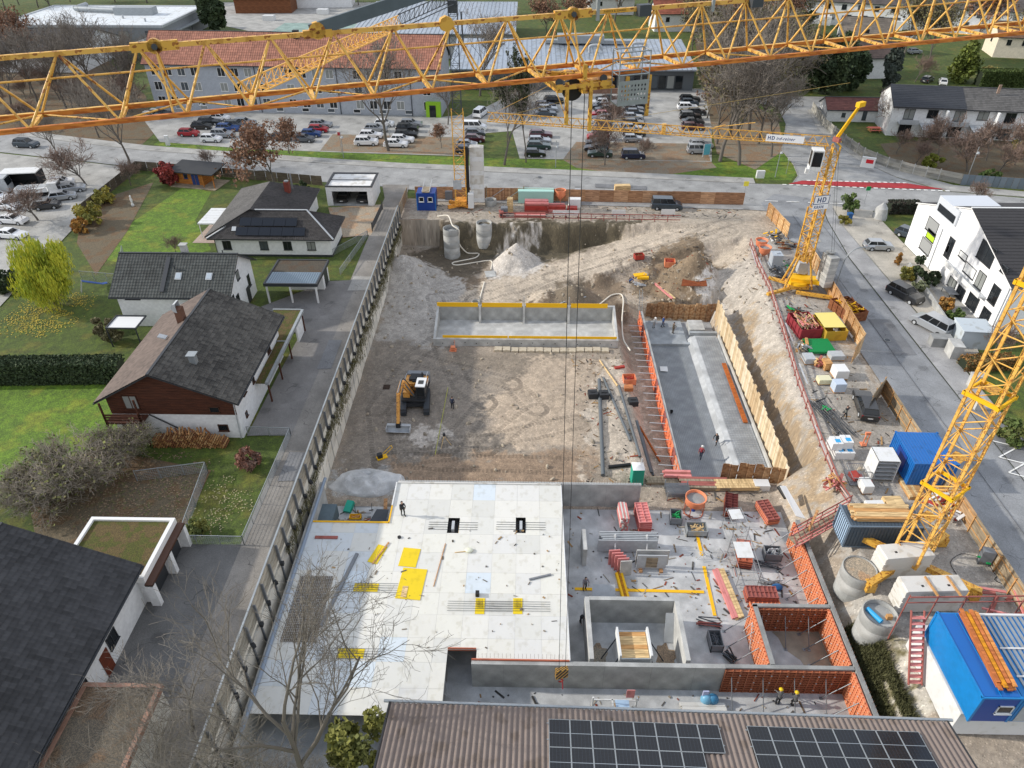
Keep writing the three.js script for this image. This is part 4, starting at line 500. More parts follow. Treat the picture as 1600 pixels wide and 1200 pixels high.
const at=(px,py,Y=0)=>{const p=P(px,py,Y);p.y=Y;return p;};
const onSoil=(px,py,Y=FL)=>{const p=P(px,py,Y);p.y=siteH(p.x,-p.z);return p;};
{
const mats=['#efd2aa','#e6c598','#dcb88c','#f3dcbc','#d2ac84'].map(c=>mt(c,{map:'wood'})),brn=['#cfa482','#c09676','#d8b090','#b48c70','#c8a084'].map(c=>mt(c,{map:'wood'})),gry=['#b0a694','#a39a8a','#bdb2a0','#c4a888'].map(c=>mt(c,{map:'wood'}));
const run=(label,a,b,h,pw,M_,foot)=>{const A=V(a[0],0,-a[1]),B=V(b[0],0,-b[1]),L=A.distanceTo(B),n=Math.round(L / pw),d=B.clone().sub(A).normalize(),t=thing('plywood_hoarding',label,'hoarding',A,Math.atan2(-d.z,d.x)),w=L / n - .03,G=geo(bb(-w / 2,w / 2,.06,h,-.02,.02)),Gp=geo(bb(-.05,.05,0,h - .1,.03,.13)),Gr=geo([bb(-w / 2,w / 2,h*.3,h*.3 + .08,.025,.07),bb(-w / 2,w / 2,h*.8,h*.8 + .08,.025,.07)]);
for(let k=0;k<n;k++){const o=mk('board_panel',G,M_[Math.floor(hsh(k,Math.round(a[1]))*M_.length)],t);o.position.set((k + .5)*L / n,hsh(k,3)*.06,0);const r=mk('rail',Gr,M.wood,t);r.position.x=(k + .5)*L / n;const p=mk('post',Gp,M.wood,t);p.position.x=k*L / n;if(foot&&k % 2)mk('concrete_foot',bx(.8,.5,.9,(k + .5)*L / n,.25,.75),M.conc,t),mk('stay',tb(V((k + .5)*L / n,h*.8,.1),V((k + .5)*L / n,.4,1.0),.04),M.wood,t);}return t;};
run('brown wooden board hoarding along the main street with concrete feet',[36,114.2],[-18.4,116],2.1,2.4,brn,true);run('tan plywood hoarding between the ochre crane and the side road',[40.6,97],[39.4,71],2.35,1.9,mats);run('tan plywood hoarding piece at the street corner by the white-bagged skip',[38.8,109.8],[39.6,101.5],2.3,1.9,mats);run('weathered board hoarding along the side road past the blue container',[38.5,62.5],[38.3,28],2.0,2.1,gry);
run('plywood hoarding return at the yard entrance',[39.3,70.8],[37.3,68.2],2.6,1.5,mats);run('propped board gate leaf standing open at the yard entrance',[38.4,62.4],[35.9,59.4],2.5,1.5,gry);
{const t=thing('site_gate','wooden double gate with diagonal struts in the street hoarding','gate',[-6.3,0,-115.2],.03);for(const x of[0,3]){for(let k=0;k<10;k++)mk('board',bb(x + k*.29 + .01,x + k*.29 + .28,.1,2.2,-.02,.02),brn[k % 5],t);mk('diagonal_strut',bm(V(x + .1,.2,.05),V(x + 2.8,2.1,.05),.05,.08),M.greyL,t);}mk('gate_post',[bb(-.2,0,0,2.5,-.1,.1),bb(6.0,6.2,0,2.5,-.1,.1)],M.plank,t);}
run('dark weathered board fence at the lane mouth beside the blue site hut',[-19.7,116],[-19.9,108],2.0,1.6,gry);
const rail=(label,pts)=>{const t=thing('guard_rail',label,'guard rail',[0,0,0]);for(let i=0;i + 1<pts.length;i++){const A=V(pts[i][0],0,-pts[i][1]),B=V(pts[i + 1][0],0,-pts[i + 1][1]),n=Math.max(1,Math.round(A.distanceTo(B)/ 2));for(let k=0;k<n;k++){const a=A.clone().lerp(B,k / n),b=A.clone().lerp(B,(k + 1)/ n),y0=siteH(a.x,-a.z),y1=siteH(b.x,-b.z);mk('post',bb(a.x - .05,a.x + .05,y0 - .2,y0 + 1.15,a.z - .05,a.z + .05),M.redW,t);for(const h of[.35,.75,1.1])mk('rail',bm(a.clone().setY(y0 + h),b.clone().setY(y1 + h),.05,.13),h===.75?mt('#c9b0a8',{map:'dirty'}):M.redW,t);}}return t;};
rail('faded red and white guard rail along the top of the sandy bank',[[33.4,99],[32.7,92],[32.5,85],[31.4,75],[30,64],[29.2,54],[28.9,48],[29.1,46]]);
rail('red guard rail along the edge above the far bank',[[-3.5,107.8],[24.5,107.2]]);
for(const[px,py,w]of[[875,337,2.4],[893,337,2.4],[966,336,2.2],[1043,335,2.2]]){const p=at(px,py + 2,0);const t=thing('barrier_banner',px<890?'white lettered barrier board at the end of the red guard rail beside stacked beams':px<920?'second white lettered barrier board hung on the red guard rail':px<1000?'plain white barrier board on the red guard rail':'white barrier board beside the parked dark blue van','barrier',[p.x,0,p.z + .1]);mk('board',bb(-w / 2,w / 2,.25,1.15,0,.05),M.plast,t);mk('foot',[bb(-w / 2 + .1,-w / 2 + .3,0,.26,-.2,.2),bb(w / 2 - .3,w / 2 - .1,0,.26,-.2,.2)],M.black,t);if(px<920)decal('lettering',w*.8,.3,canvasMat(256,48,(c)=>{c.fillStyle='#f3f4f4';c.fillRect(0,0,256,48);c.fillStyle='#777';c.font='bold 38px sans-serif';c.fillText(px<890?'4 - 67 511':'Lea. Voss',10,38,236);}),t,[0,.72,.054]);}
for(const[i,[px,py]]of[[1178,407],[1190,420],[1217,490],[1233,525],[1255,590],[1281,690],[1290,715]].entries()){const p=at(px,py,0);solo('barrier_sheet','white plastic sheet hung on the faded guard rail above the sandy bank','sheet',[slabOf([V(-.1,.1,1.2),V(.15,.0,1.25),V(.05,1.15,-1.1),V(-.1,1.2,-1.15)],.03)],M.plast,'white sheets on the guard rail',[p.x - .15,siteH(p.x,-p.z),p.z],.1 + i*.02);}
}
{
const cont=(g,x0,x1,y0,y1,z0,z1,m,md,opt={})=>{const rb=[];const st=.28;mk('shell',bb(x0,x1,y0,y1,z0,z1),m,g);for(let x=x0 + .15;x<x1 - .1;x +=st){rb.push(bb(x,x + .14,y0 + .12,y1 - .12,z1,z1 + .035));rb.push(bb(x,x + .14,y1,y1 + .03,z0 + .08,z1 - .08));}for(let z=z0 + .15;z<z1 - .1;z +=st)rb.push(bb(x0 - .035,x0,y0 + .12,y1 - .12,z,z + .14));if(opt.ribs!==false)mk('corrugation',rb,m,g);const c=[];for(const x of[x0,x1])for(const z of[z0,z1]){c.push(bb(x - .06,x + .06,y0,y1 + .02,z - .06,z + .06));c.push(bx(.18,.14,.18,x,y1 - .03,z));}for(const y of[y0 + .06,y1 - .04])c.push(bb(x0,x1,y - .07,y + .07,z1 - .05,z1 + .05),bb(x0 - .05,x0 + .05,y - .07,y + .07,z0,z1));mk('frame',c,md,g);};
{const g=thing('storage_container','bright blue corrugated storage container resting on timber stacks','container',[37.1,.45,-50.5],-.02);cont(g,-1.9,1.9,0,2.55,-2.2,2.2,M.blue,M.blue);mk('door',[bb(-.05,.9,.15,2.4,2.24,2.27),bb(.95,1.85,.15,2.4,2.24,2.27)],M.blue,g);mk('locking_bar',[.2,.7,1.15,1.6].map(x=>cyl(.025,.025,2.2,x,.2,2.3)),M.greyL,g);mk('recessed_panel',bb(-1.96,-1.935,.2,2.1,-.9,.9),M.navy,g);}
for(const[x,z,l]of[[35.6,-48.0,'pale timber beam stack under the blue container corner'],[37.8,-47.9,'second timber beam stack under the blue container'],[35.0,-52,'long timber beams under the shaded end of the blue container']]){const t=thing('timber_stack',l,'timber stack',[x,0,z]);for(let k=0;k<5;k++)for(let r=0;r<2;r++)mk('timber_beam',bx(.27,.2,2.4,(k - 2)*.29,.11 + r*.21,0),hsh(k,r)>.5?M.woodL:M.wood,t);}
{const g=thing('storage_container','blue-grey container with planks piled on its roof next to the gravel-filled shaft','container',[27.0,0,-41.2],0);const m=mt('#4b5a68',{map:'fine',roughness:.5});cont(g,0,6.05,0,2.5,-2.4,0,m,mt('#6d7f90',{roughness:.5}));mk('sunlit_stripe',(()=>{const q=[];for(let z=-2.2;z<-.1;z +=.28)q.push(bb(-.06,-.037,.15,2.35,z + .14,z + .26));return q;})(),M.bluish,g);const w=thing('plank_pile','pile of fresh pale planks on the roof of the blue-grey container','plank pile',[29.9,2.55,-42.5],.0);for(let k=0;k<7;k++)for(let r=0;r<4;r++)if(r<3||k>2)mk('plank',bx(5 - hsh(k,r)*.6,.09,.24,(hsh(r,k)- .5)*.4,.05 + r*.1,-.85 + k*.26),hsh(k,r + 5)>.4?M.woodL:M.wood,w);}  // pale strips put sunlight on the end-face corrugation into colour
{const g=thing('office_container','white lower site office container with the blue one stacked on it','container',[28.3,0,-25.2],0);mk('shell',bb(0,6,.1,2.55,-6.6,0),M.white,g);mk('plinth',bb(.1,5.9,0,.1,-6.5,-.1),M.concD,g);}
{const g=thing('office_container','glossy blue site office container stacked on the white one with planks on top','container',[28.4,2.65,-24.7],0);const b=mt('#1484cc',{map:'fine',roughness:.3}),n=mt('#14479c',{roughness:.35});mk('shell',bb(0,2.44,0,2.6,-6.2,0),b,g);mk('front_panel',bb(.05,2.4,.05,2.55,.001,.04),n,g);mk('roof_sheet',bb(.1,2.34,2.6,2.63,-6.1,-.1),mt('#1c66b4',{roughness:.12,metalness:.1}),g);mk('corner_post',[bb(-.04,.12,0,2.66,-.12,.06),bb(2.32,2.48,0,2.66,-.12,.06),bb(-.04,.12,0,2.66,-6.24,-6.08),bb(-.04,.06,2.55,2.68,-6.2,0),bb(0,2.44,2.55,2.68,-.04,.05),bb(1.15,1.2,2.63,2.66,-6.1,-.1)],b,g);win(g,1.0,.8,1.75,1.45,.06,0,M.frameW,0);
const h=thing('office_container','grey-roofed site container beside the blue one at the yard edge','container',[31.0,2.65,-24.7]);mk('shell',bb(0,6,0,2.45,-6.2,0),M.blueB,h);mk('door_panel',bb(.2,1.0,.1,2.2,.001,.04),M.greyL,h);const rr=[];for(let x=.4;x<6;x +=.35)rr.push(bb(x,x + .18,2.45,2.52,-6.1,-.1));mk('roof_rib',rr,M.galv,h);mk('roof_bar',[bb(.3,6,2.52,2.58,-1.6,-1.5),bb(.3,6,2.52,2.58,-3.6,-3.5),bb(.2,6,2.45,2.6,-6.2,-6.05)],M.white,h);
const w=thing('plank_pile','orange formwork planks stacked on the blue office container roof','plank pile',[30.2,5.33,-28.0],-.05);for(let k=0;k<4;k++)for(let r=0;r<3;r++)mk('plank',bx(.24,.1,5.4,-.45 + k*.3,.06 + r*.13,(hsh(k,r)- .5)*.5),k===1?mt('#f3a91c',{map:'wood'}):k===3?M.plyO:mt('#d9854c',{map:'wood'}),w);
const s=thing('access_stair','faded red scaffold stair and railing behind the blue office container','stair',[27.3,0,-32.0]);mk('railing',[tb(V(0,5,-.3),V(9,5,-.6),.06),tb(V(0,4.4,-.3),V(9,4.4,-.6),.05),...[0,2,4,6,8].map(x=>tb(V(x,0,-.4),V(x,5.1,-.4),.05))],M.redW,s);const tr=[];for(let k=0;k<12;k++)tr.push(bx(.9,.04,.26,.3,.3 + k*.36,.6 +(12 - k)*.22));mk('tread',tr,M.pink,s);mk('stringer',[bm(V(-.15,.2,3.4),V(-.15,4.6,.5),.06,.2),bm(V(.75,.2,3.4),V(.75,4.6,.5),.06,.2)],M.redW,s);}
{const p=at(667,329,0),g=thing('site_hut','small dark blue site hut with two white windows beside the far crane','hut',[p.x,0,p.z],0);mk('shell',bb(-1.5,1.5,0,2.9,-2.6,0),M.navy,g);mk('corner_post',[bb(-1.56,-1.4,0,2.95,-.1,.05),bb(1.4,1.56,0,2.95,-.1,.05)],M.blue,g);for(const x of[-.75,.65])win(g,.8,.8,x,1.9,.04,0,M.frameW,0);const b=thing('plank_pile','grey planks and a ladder frame lying on the dark blue hut roof','plank pile',[p.x,2.95,p.z - 1.3]);mk('plank',[bx(1.2,.1,2.4,0,.06,0)],M.plank,b);mk('ladder_rail',[tb(V(-.6,.2,1.2),V(-.3,1.4,-1.4),.06),tb(V(.6,.2,1.2),V(.8,1.2,-1.4),.06)],M.greyL,b);}
}
function boards(name,label,cat,pos,ry,n,rows,w,h,l,mats,group,jit=.1){const t=thing(name,label,cat,pos,ry,group);for(let r=0;r<rows;r++)for(let k=0;k<n;k++)mk(name.includes('beam')?'beam':'board',bx(w,h*.94,l - hsh(k,r + 3)*jit*2,(k -(n - 1)/ 2)*(w + .02),h / 2 + r*h,(hsh(k + 7,r)- .5)*jit*2),mats[Math.floor(hsh(k*3 + r,n)*mats.length)],t);return t;}
function crate(label,pos,ry,w,h,l,m,inside,group){const t=thing('steel_crate',label,'crate',pos,ry,group);mk('side',[bb(-w / 2,w / 2,.1,h,-l / 2,-l / 2 + .05),bb(-w / 2,w / 2,.1,h,l / 2 - .05,l / 2),bb(-w / 2,-w / 2 + .05,.1,h,-l / 2,l / 2),bb(w / 2 - .05,w / 2,.1,h,-l / 2,l / 2),bb(-w / 2,w / 2,.1,.16,-l / 2,l / 2)],m,t);mk('foot',[bb(-w / 2,-w / 2 + .12,0,.1,-l / 2,l / 2),bb(w / 2 - .12,w / 2,0,.1,-l / 2,l / 2)],M.steelD,t);const r=rng(Math.round(w*100 + l*77 + pos.x*9)),L=[];for(let k=0;k<16;k++)L.push(bm(V((r()- .5)*w*.8,h*.5 + r()*h*.45,(r()- .5)*l*.8),V((r()- .5)*w*.8,h*.55 + r()*h*.5,(r()- .5)*l*.8),.06,.05));mk('contents',L,inside,t);return t;}
const ribG=geo([bb(-.6,.6,0,.03,-1.3,1.3),...[-.57,0,.57].map(x=>bb(x - .03,x + .03,.03,.12,-1.3,1.3)),...[-1.25,-.9,-.55,-.2,.2,.55,.9,1.25].map(z=>bb(-.6,.6,.031,.115,z - .03,z + .03))]);
function panelStack(label,pos,ry,n,m,tilt=0){const t=thing('formwork_panel_stack',label,'panel stack',pos,ry);for(let k=0;k<n;k++){const o=mk('formwork_panel',ribG,Array.isArray(m)?m[k % m.length]:m,t);o.position.set((hsh(k,4)- .5)*.05,.12 + k*.135,(hsh(k,9)- .5)*.08);}mk('bearer',[bx(1.3,.1,.1,0,.05,-.9),bx(1.3,.1,.1,0,.05,.9)],M.wood,t);return t;}
{
const redDark=mt('#5c2420',{map:'dirty'});
panelStack('dark red ribbed panel stack behind the white scaffold',at(1140,797,FL),-.25,7,[redDark,M.oranD]);panelStack('orange ribbed panel stack under a scaffold frame in the open basement',at(1160,873,FL),-.16,8,[redDark,M.oranD]);panelStack('tall pile of orange panels on red timber beside the basement edge',at(1197,806,FL),.2,6,[M.oran,M.redW]);panelStack('orange panels lying ready beside the room with the puddle',at(1187,935,FL),1.55,6,[M.oranD,M.redW]);panelStack('flat red panel pile at the corner of the puddle room',at(1196,950,FL),1.6,2,[M.oran]);
panelStack('red and white panel stack leaning near the basement far wall',at(1003,817,FL),.06,10,[M.red,M.pink]);boards('board_stack','upright pale board stack with red feet by the basement far wall','board stack',at(972,817,FL),.04,5,8,.14,.22,2.2,[M.concW,M.pink]);
{const A=(lab,px,py,ry,n,w,h,m)=>{const p=at(px,py,FL),t=thing('precast_panel_rack',lab,'panel rack',p,ry);for(let k=0;k<n;k++)mk('precast_panel',bx(w - hsh(k,3)*.5,h,.09,(hsh(k,6)- .5)*.3,h / 2 + .15,(k - n / 2)*.2),m,t);mk('a_frame',[-w*.23,w*.3].map(x=>[bm(V(x,.05,-1.1),V(x,h + .4,0),.12,.12),bm(V(x,.05,1.1),V(x,h + .4,0),.12,.12),bx(.14,.12,2.4,x,.06,0)]),M.white,t);return t;};
A('row of pale grey wall panels standing in a white rack on the basement floor',980,858,0,6,5.4,1.5,M.greyL);
const p=at(1016,889,FL),t=thing('wall_element','pale wall panel with a window opening standing on blocks','wall panel',p,0);mk('panel',[ext([[-1.3,.2],[1.3,.2],[1.3,1.9],[-1.3,1.9]],.1),],M.greyL,t);mk('opening_boards',[bx(1.0,.14,.06,0,.5,.14),bx(1.0,.14,.06,0,.9,.14),bx(1.0,.14,.06,0,1.3,.14),bx(1.0,1.3,.03,0,1,.115)],M.plank,t);mk('backing_panel',bx(2.9,1.9,.12,.1,1.15,-.35),M.concL,t);mk('block',[bx(.3,.2,.5,-.9,.1,.2),bx(.3,.2,.5,.9,.1,.2)],M.ply,t);
const q=at(969,893,FL),u=thing('panel_pile','leaning pale panels with red edges beside the panel rack','panel pile',q,.08);for(let k=0;k<5;k++)mk('panel',bx(1.0,1.75,.1,-.45 + k*.2,.9,-.9 + k*.32,0,-.08),k<4?M.pink:M.concL,u);
solo('wall_board','narrow pale wall slab standing alone near the deck edge','wall slab',[bb(-.18,.18,0,2.2,-1.2,1.2)],M.concL,undefined,at(911,868,FL));solo('formwork_sheet','large flat grey sheet leaning on the concrete room wall','sheet',[slabOf([V(-1.0,.1,.9),V(.95,.1,.9),V(.95,1.2,-.6),V(-1.0,1.2,-.6)],.06)],M.greyL,undefined,at(943,936,FL));solo('formwork_sheet','pale sheet leaning inside the concrete room corner','sheet',[slabOf([V(-.6,.1,.9),V(.6,.1,.9),V(.7,2.2,-.4),V(-.5,2.2,-.4)],.06)],M.greyL,undefined,at(1046,990,FL));}
boards('beam_stack','yellow formwork beams lying by the concrete room','beam stack',at(972,918,FL),.12,3,2,.2,.2,2.9,[M.yelD,mt('#c98a1c',{map:'wood'})]);boards('board_bundle','long pink and pale board bundle across the open basement','board bundle',at(1137,928,FL),.12,4,2,.24,.12,5.2,[M.woodL,M.pink,M.woodL]);
const strip=(px0,py0,px1,py1,lab)=>{const a=at(px0,py0,FL + .03),b=at(px1,py1,FL + .03);solo('joint_board',lab,'board',[bm(a,b,.28,.06)],M.yelD);};strip(898,920,1100,925,'long yellow joint board lying straight across the basement floor');strip(1088,830,1097,868,'short yellow joint board near the green-filled crate');strip(1100,885,1117,962,'yellow joint board lying toward the room with the puddle');
{const p=at(1083,800,FL),t=thing('concrete_skip','orange concrete pouring skip on steel legs at the basement edge','concrete skip',p);mk('hopper',new THREE.LatheGeometry([[.16,.55],[.95,1.3],[.95,2.0],[1.02,2.0],[1.02,2.06],[.88,2.06],[.88,1.35],[.12,.62]].map(q=>new THREE.Vector2(...q)),24),M.oran,t);for(let k=0;k<4;k++){const a=k*1.571 + .6;mk('leg',tb(V(Math.cos(a)*.95,1.35,Math.sin(a)*.95),V(Math.cos(a)*.9,0,Math.sin(a)*.9),.05),M.oranD,t);}mk('base_ring',new THREE.TorusGeometry(.9,.04,6,24).rotateX(1.571).translate(0,.05,0),M.oranD,t);mk('outlet',cyl(.18,.16,.4,0,.2,0),M.navy,t);mk('residue',cyl(.86,.86,.05,0,1.75,0,20),M.concD,t);}
{const p=at(1075,787,FL),t=thing('prop_rack','steel rack full of grey telescopic props at the basement edge','prop rack',at(1057,773,FL));for(let k=0;k<9;k++)for(let r=0;r<4;r++)mk('prop',tb(V(-1.2 + hsh(k,r)*.1,.35 + r*.17,-.7 + k*.17),V(1.2,.35 + r*.17,-.7 + k*.17),.05),M.steel,t);mk('rack_frame',[[-1.1,-.8],[1.1,-.8],[-1.1,.85],[1.1,.85]].map(([x,z])=>bb(x - .04,x + .04,0,1.25,z - .04,z + .04)),M.galv,t);}
boards('plank_stack','long weathered plank stack along the basement far edge','plank stack',at(1100,758,FL + .2),1.56,5,2,.3,.2,5,[M.plank,M.redW]);boards('plank_stack','pale yellow timber bundle along the basement far edge','plank stack',at(1150,760,FL + .2),1.6,4,2,.3,.22,4.4,[M.woodL]);solo('insulation_pack','white insulation pack at the far corner of the basement','pack',[bx(1.5,.7,1.0,0,.35,0)],M.plast,undefined,at(1188,762,FL));boards('board_stack','pink formwork boards at the near corner of the steel-mesh basin','board stack',at(1058,742,FL + .3),1.55,3,2,.3,.14,2.8,[M.pink,M.redW]);
crate('grey steel crate with green straps near the orange skip',at(1055,813,FL),-.1,1.1,.9,1.3,M.grey,M.green);crate('steel crate with yellow bags on the basement floor',at(1087,832,FL),0,1.9,.8,1.2,M.galv,M.woodL);crate('steel crate of clamps beside the orange panel stack',at(1205,870,FL),-.05,1.5,.9,1.1,M.grey,M.greyL);crate('dark crate of rods beside the orange formwork ladder',at(1116,1007,FL),0,1.0,.9,1.5,M.grey,M.steelD);
{const scaf=(lab,px,py,w,l,h,ry)=>{const t=thing('scaffold_tower',lab,'scaffold',at(px,py,FL),ry);const L=[];for(const x of[-w / 2,w / 2])for(const z of[-l / 2,l / 2])mk('standard',tb(V(x,0,z),V(x,h,z),.03),M.galv,t);for(const y of[.4,h / 2,h - .1])mk('ledger',[tb(V(-w / 2,y,-l / 2),V(w / 2,y,-l / 2),.025),tb(V(-w / 2,y,l / 2),V(w / 2,y,l / 2),.025),tb(V(-w / 2,y,-l / 2),V(-w / 2,y,l / 2),.025),tb(V(w / 2,y,-l / 2),V(w / 2,y,l / 2),.025)],M.galv,t);mk('diagonal',[tb(V(-w / 2,.3,l / 2),V(w / 2,h - .2,l / 2),.02)],M.galv,t);mk('deck',bx(w*.8,.06,l*.5,0,h - .15,-l*.2),M.white,t);};scaf('white scaffold tower with a deck in front of the dark red panels',1145,838,1.4,2.4,2.6,.1);scaf('low scaffold frame standing round the orange panel stack',1158,893,1.8,3.6,2.2,.0);}
for(const[i,[px,py,ry]]of[[1123,865,.3],[1097,872,1],[1135,880,2]].entries()){const t=thing('trestle','small folding steel trestle on the open basement floor','trestle',at(px,py,FL),ry,'trestles in the basement');mk('leg',[tb(V(-.4,0,-.3),V(0,.8,0),.025),tb(V(-.4,0,.3),V(0,.8,0),.025),tb(V(.4,0,-.3),V(0,.8,0),.025),tb(V(.4,0,.3),V(0,.8,0),.025)],M.greyL,t);mk('top_bar',tb(V(-.1,.8,-.5),V(.1,.8,.5),.03),M.greyL,t);}
{const t=thing('shaft_formwork','box formwork with timber deck standing inside the concrete room','box formwork',at(986,1040,FL),.02);mk('side_panel',bb(-1.25,-1.1,0,2.9,-1.5,1.0),M.white,t);mk('side_panel',bb(1.1,1.25,0,2.9,-1.5,1.0),M.white,t);mk('front_panel',bb(-1.1,1.1,0,2.3,.9,1.0),M.greyL,t);for(let k=0;k<6;k++)mk('deck_plank',bb(-1.05,1.05,2.3,2.38,-1.4 + k*.38,-1.04 + k*.38),k % 3?M.woodL:M.wood,t);mk('steel_frame',[bx(2.4,.1,.1,0,2.45,1.0),bx(2.4,.1,.1,0,2.3,-1.5)],M.galv,t);mk('push_pull_prop',[tb(V(-1.2,1.8,.5),V(-2.2,0,1.2),.05),tb(V(1.2,1.8,.5),V(2.2,0,1.2),.05),tb(V(1.2,2.2,-1),V(2.6,0,-.4),.05),tb(V(-1.2,2.2,-1),V(-2.3,0,-.6),.05)],M.steelD,t);}
{const t=thing('ladder','white stepladder leaning by the orange formwork','ladder',at(1172,1010,FL),.05);mk('rail',[tb(V(-.25,0,.6),V(-.2,2.6,-.4),.03),tb(V(.25,0,.6),V(.2,2.6,-.4),.03),tb(V(-.3,0,-1.3),V(-.2,2.6,-.4),.025),tb(V(.3,0,-1.3),V(.2,2.6,-.4),.025)],M.white,t);for(let k=1;k<9;k++)mk('rung',bx(.48,.03,.06,0,k*.29,.6 - k*.11),M.white,t);}
const pil=(name,label,cat,px,py,Y,n,len,ry,m,r=.05,sp=.9)=>{const t=thing(name,label,cat,at(px,py,Y),ry),R=rng(px + py);for(let k=0;k<n;k++){const a=V((R()- .5)*sp,r + R()*.4,-len / 2 + R()*.3),b=V((R()- .5)*sp,r + R()*.4,len / 2 - R()*.3);mk('rod',tb(a,b,r),Array.isArray(m)?m[k % m.length]:m,t);}return t;};
pil('prop_pile','pile of rusty red props behind the dark crate','prop pile',1107,975,FL,10,2.2,1.5,[M.redW,M.steelD]);pil('prop_pile','loose black-cased tools and rods near the room wall','tool pile',1140,1028,FL,8,1.2,.5,[M.black,M.steelD],.07);pil('rod_pile','loose steel rods behind the clamp crate','rods',1200,885,FL,9,2.4,1.5,M.steelD,.03);pil('rod_pile','grey rods beside the orange ready panels','rods',1205,912,FL,8,2,1.5,M.grey,.03);
solo('tool_bag','blue tool bag beside the orange ready panels','bag',[new THREE.SphereGeometry(.5,10,7).scale(1,.6,.7).translate(0,.3,0)],mt('#2a5f92'),undefined,at(1213,921,FL));solo('bucket','dark blue bucket at the foot of the long concrete wall','bucket',[new THREE.LatheGeometry([[0,0],[.16,0],[.2,.35],[.18,.35],[.14,.03],[0,.03]].map(q=>new THREE.Vector2(...q)),12)],M.navy,undefined,at(1094,1047,FL));
for(const[px,l]of[[1102,'pale blue bulging sack'],[1112,'darker blue bulging sack']])solo('waste_sack',l + ' beside the long concrete wall','sack',[new THREE.SphereGeometry(.45,12,9).scale(1,1.15,.9).translate(0,.45,0)],px<1105?mt('#6fa9c8',{roughness:.4}):mt('#3f7fa6',{roughness:.4}),undefined,at(px,1098,FL));
solo('insulation_board','upright lilac insulation board beside the blue sacks','board',[bx(.42,1.4,.1,0,.7,0)],mt('#b9bede'),undefined,at(1099,1096,FL));{const t=thing('work_table','white steel table frame with pale blue top in front of the long concrete wall','frame',at(958,1112,FL));mk('upright',[bm(V(-1.6,0,0),V(-1.6,1.9,0),.12,.12),bm(V(1.6,0,0),V(1.6,1.9,0),.12,.12)],M.white,t);mk('rail',[bx(3.2,.1,.1,0,.9,-.4),bx(3.2,.1,.1,0,.9,.4),bx(.1,.1,1,-.1,.9,0)],M.white,t);mk('top',bx(1.0,.06,.9,.6,1.0,.1),M.bluish,t);mk('pink_board',bx(.6,1,.05,1.2,1.6,-.5),M.pink,t);}boards('plank_stack','pale plank stack in front of the blue sacks','plank stack',at(1098,1108,FL),1.57,2,2,.3,.2,3.4,[M.concW]);
{const R=rng(9),t=thing('stair_reinforcement','grey stepped steel reinforcement leaning in the dark stairwell','reinforcement',at(705,1092,FL),0);for(let k=0;k<14;k++)mk('bar',[tb(V(-.9 + k*.1,2.2 - k*.13,-.5),V(-.9 + k*.1,2.2 - k*.13,.5),.02),tb(V(-.9 + k*.1,2.2 - k*.13,.5),V(-.8 + k*.1,2.07 - k*.13,.5),.02)],M.greyL,t);}
const dk=(name,label,cat,px,py,w,l,ry,m,h=.03)=>solo(name,label,cat,[bx(w,h,l,0,h / 2,0)],m,undefined,at(px,py,SLB + .014),ry);
dk('yellow_sheet','bright yellow panel lying farthest up on the white deck','panel',640,871,1.5,2.0,-.1,M.yelP);dk('yellow_sheet','yellow panel with white smears on the white deck','panel',643,912,2.05,3.1,-.08,M.yelP);dk('yellow_sheet','narrow yellow panel with a plank laid along it','panel',590,866,.9,2.0,-.32,M.yelP,.025);solo('plank','thin plank lying on the narrow yellow panel','plank',[bx(.12,.05,2.6,0,.03,0)],M.ply,undefined,at(595,864,SLB + .05),-.4);
const opn=(px,py,w,l,lab)=>{const t=thing('column_starter',lab,'starter bars',at(px,py,SLB + .014));mk('yellow_plate',bx(w,.02,l,0,.01,0),M.yelP,t);const L=[];for(let k=0;k<10;k++)L.push(tb(V(-w*.3 +(k % 5)*w*.14,.02,k<5?-.1:.15),V(-w*.3 +(k % 5)*w*.14,.75,k<5?-.1:.15),.016));for(let k=0;k<5;k++)L.push(tb(V(-2.6,.05,-.4 + k*.22),V(2.6,.05,-.4 + k*.22),.014));mk('steel_bar',L,M.steelD,t);};opn(750,947,.75,1.5,'yellow plate with steel starter bars next to the black tool bag');opn(809,947,.75,1.5,'yellow plate with steel starter bars and no tool bag');opn(572,918,2.0,.8,'wide yellow plate with starter bars near the mesh mat');opn(548,1021,2.0,.8,'wide yellow plate with starter bars under the bare branches');
for(const[px,py,l]of[[708,822,'steel bars crossing the deck opening nearer the standing worker'],[814,822,'steel bars crossing the deck opening farther from the standing worker']]){const t=thing('deck_reinforcement',l,'steel bars',at(px,py,SLB + .03));for(let k=0;k<4;k++)mk('bar',tb(V(-2.2,0,-.45 + k*.28),V(2.2,0,-.45 + k*.28),.016),M.steelD,t);mk('column_cage',[bb(-.12,.12,-2.5,.15,-.5,.5)],M.greyL,t);}
solo('tool_bag','black tool bag standing on the yellow plate','bag',[bx(.3,.35,.4,0,.2,0)],M.black,undefined,at(746,930,SLB));dk('steel_beam','long grey flat steel beam lying lengthwise on the deck','beam',531,920,.28,7.4,-.2,M.grey,.16);dk('grey_plank','short grey plank near the yellow deck edge','plank',510,840,2.0,.3,0,M.redW,.08);dk('steel_angle','grey steel angle lying askew on the white deck','steel profile',844,902,1.9,.16,.3,M.grey,.1);dk('timber_strip','long thin timber strip lying on the white deck','strip',687,882,.06,4.6,-.12,M.ply,.05);dk('broom','pale broom lying on the white deck','broom',725,862,1.6,.06,.15,M.woodL,.05);solo('plastic_wrap','crumpled white plastic wrap next to the broom','wrap',[new THREE.IcosahedronGeometry(.35,1).scale(1,.4,.8).translate(0,.12,0)],mt('#dedfc8',{roughness:.4}),undefined,at(733,861,SLB));
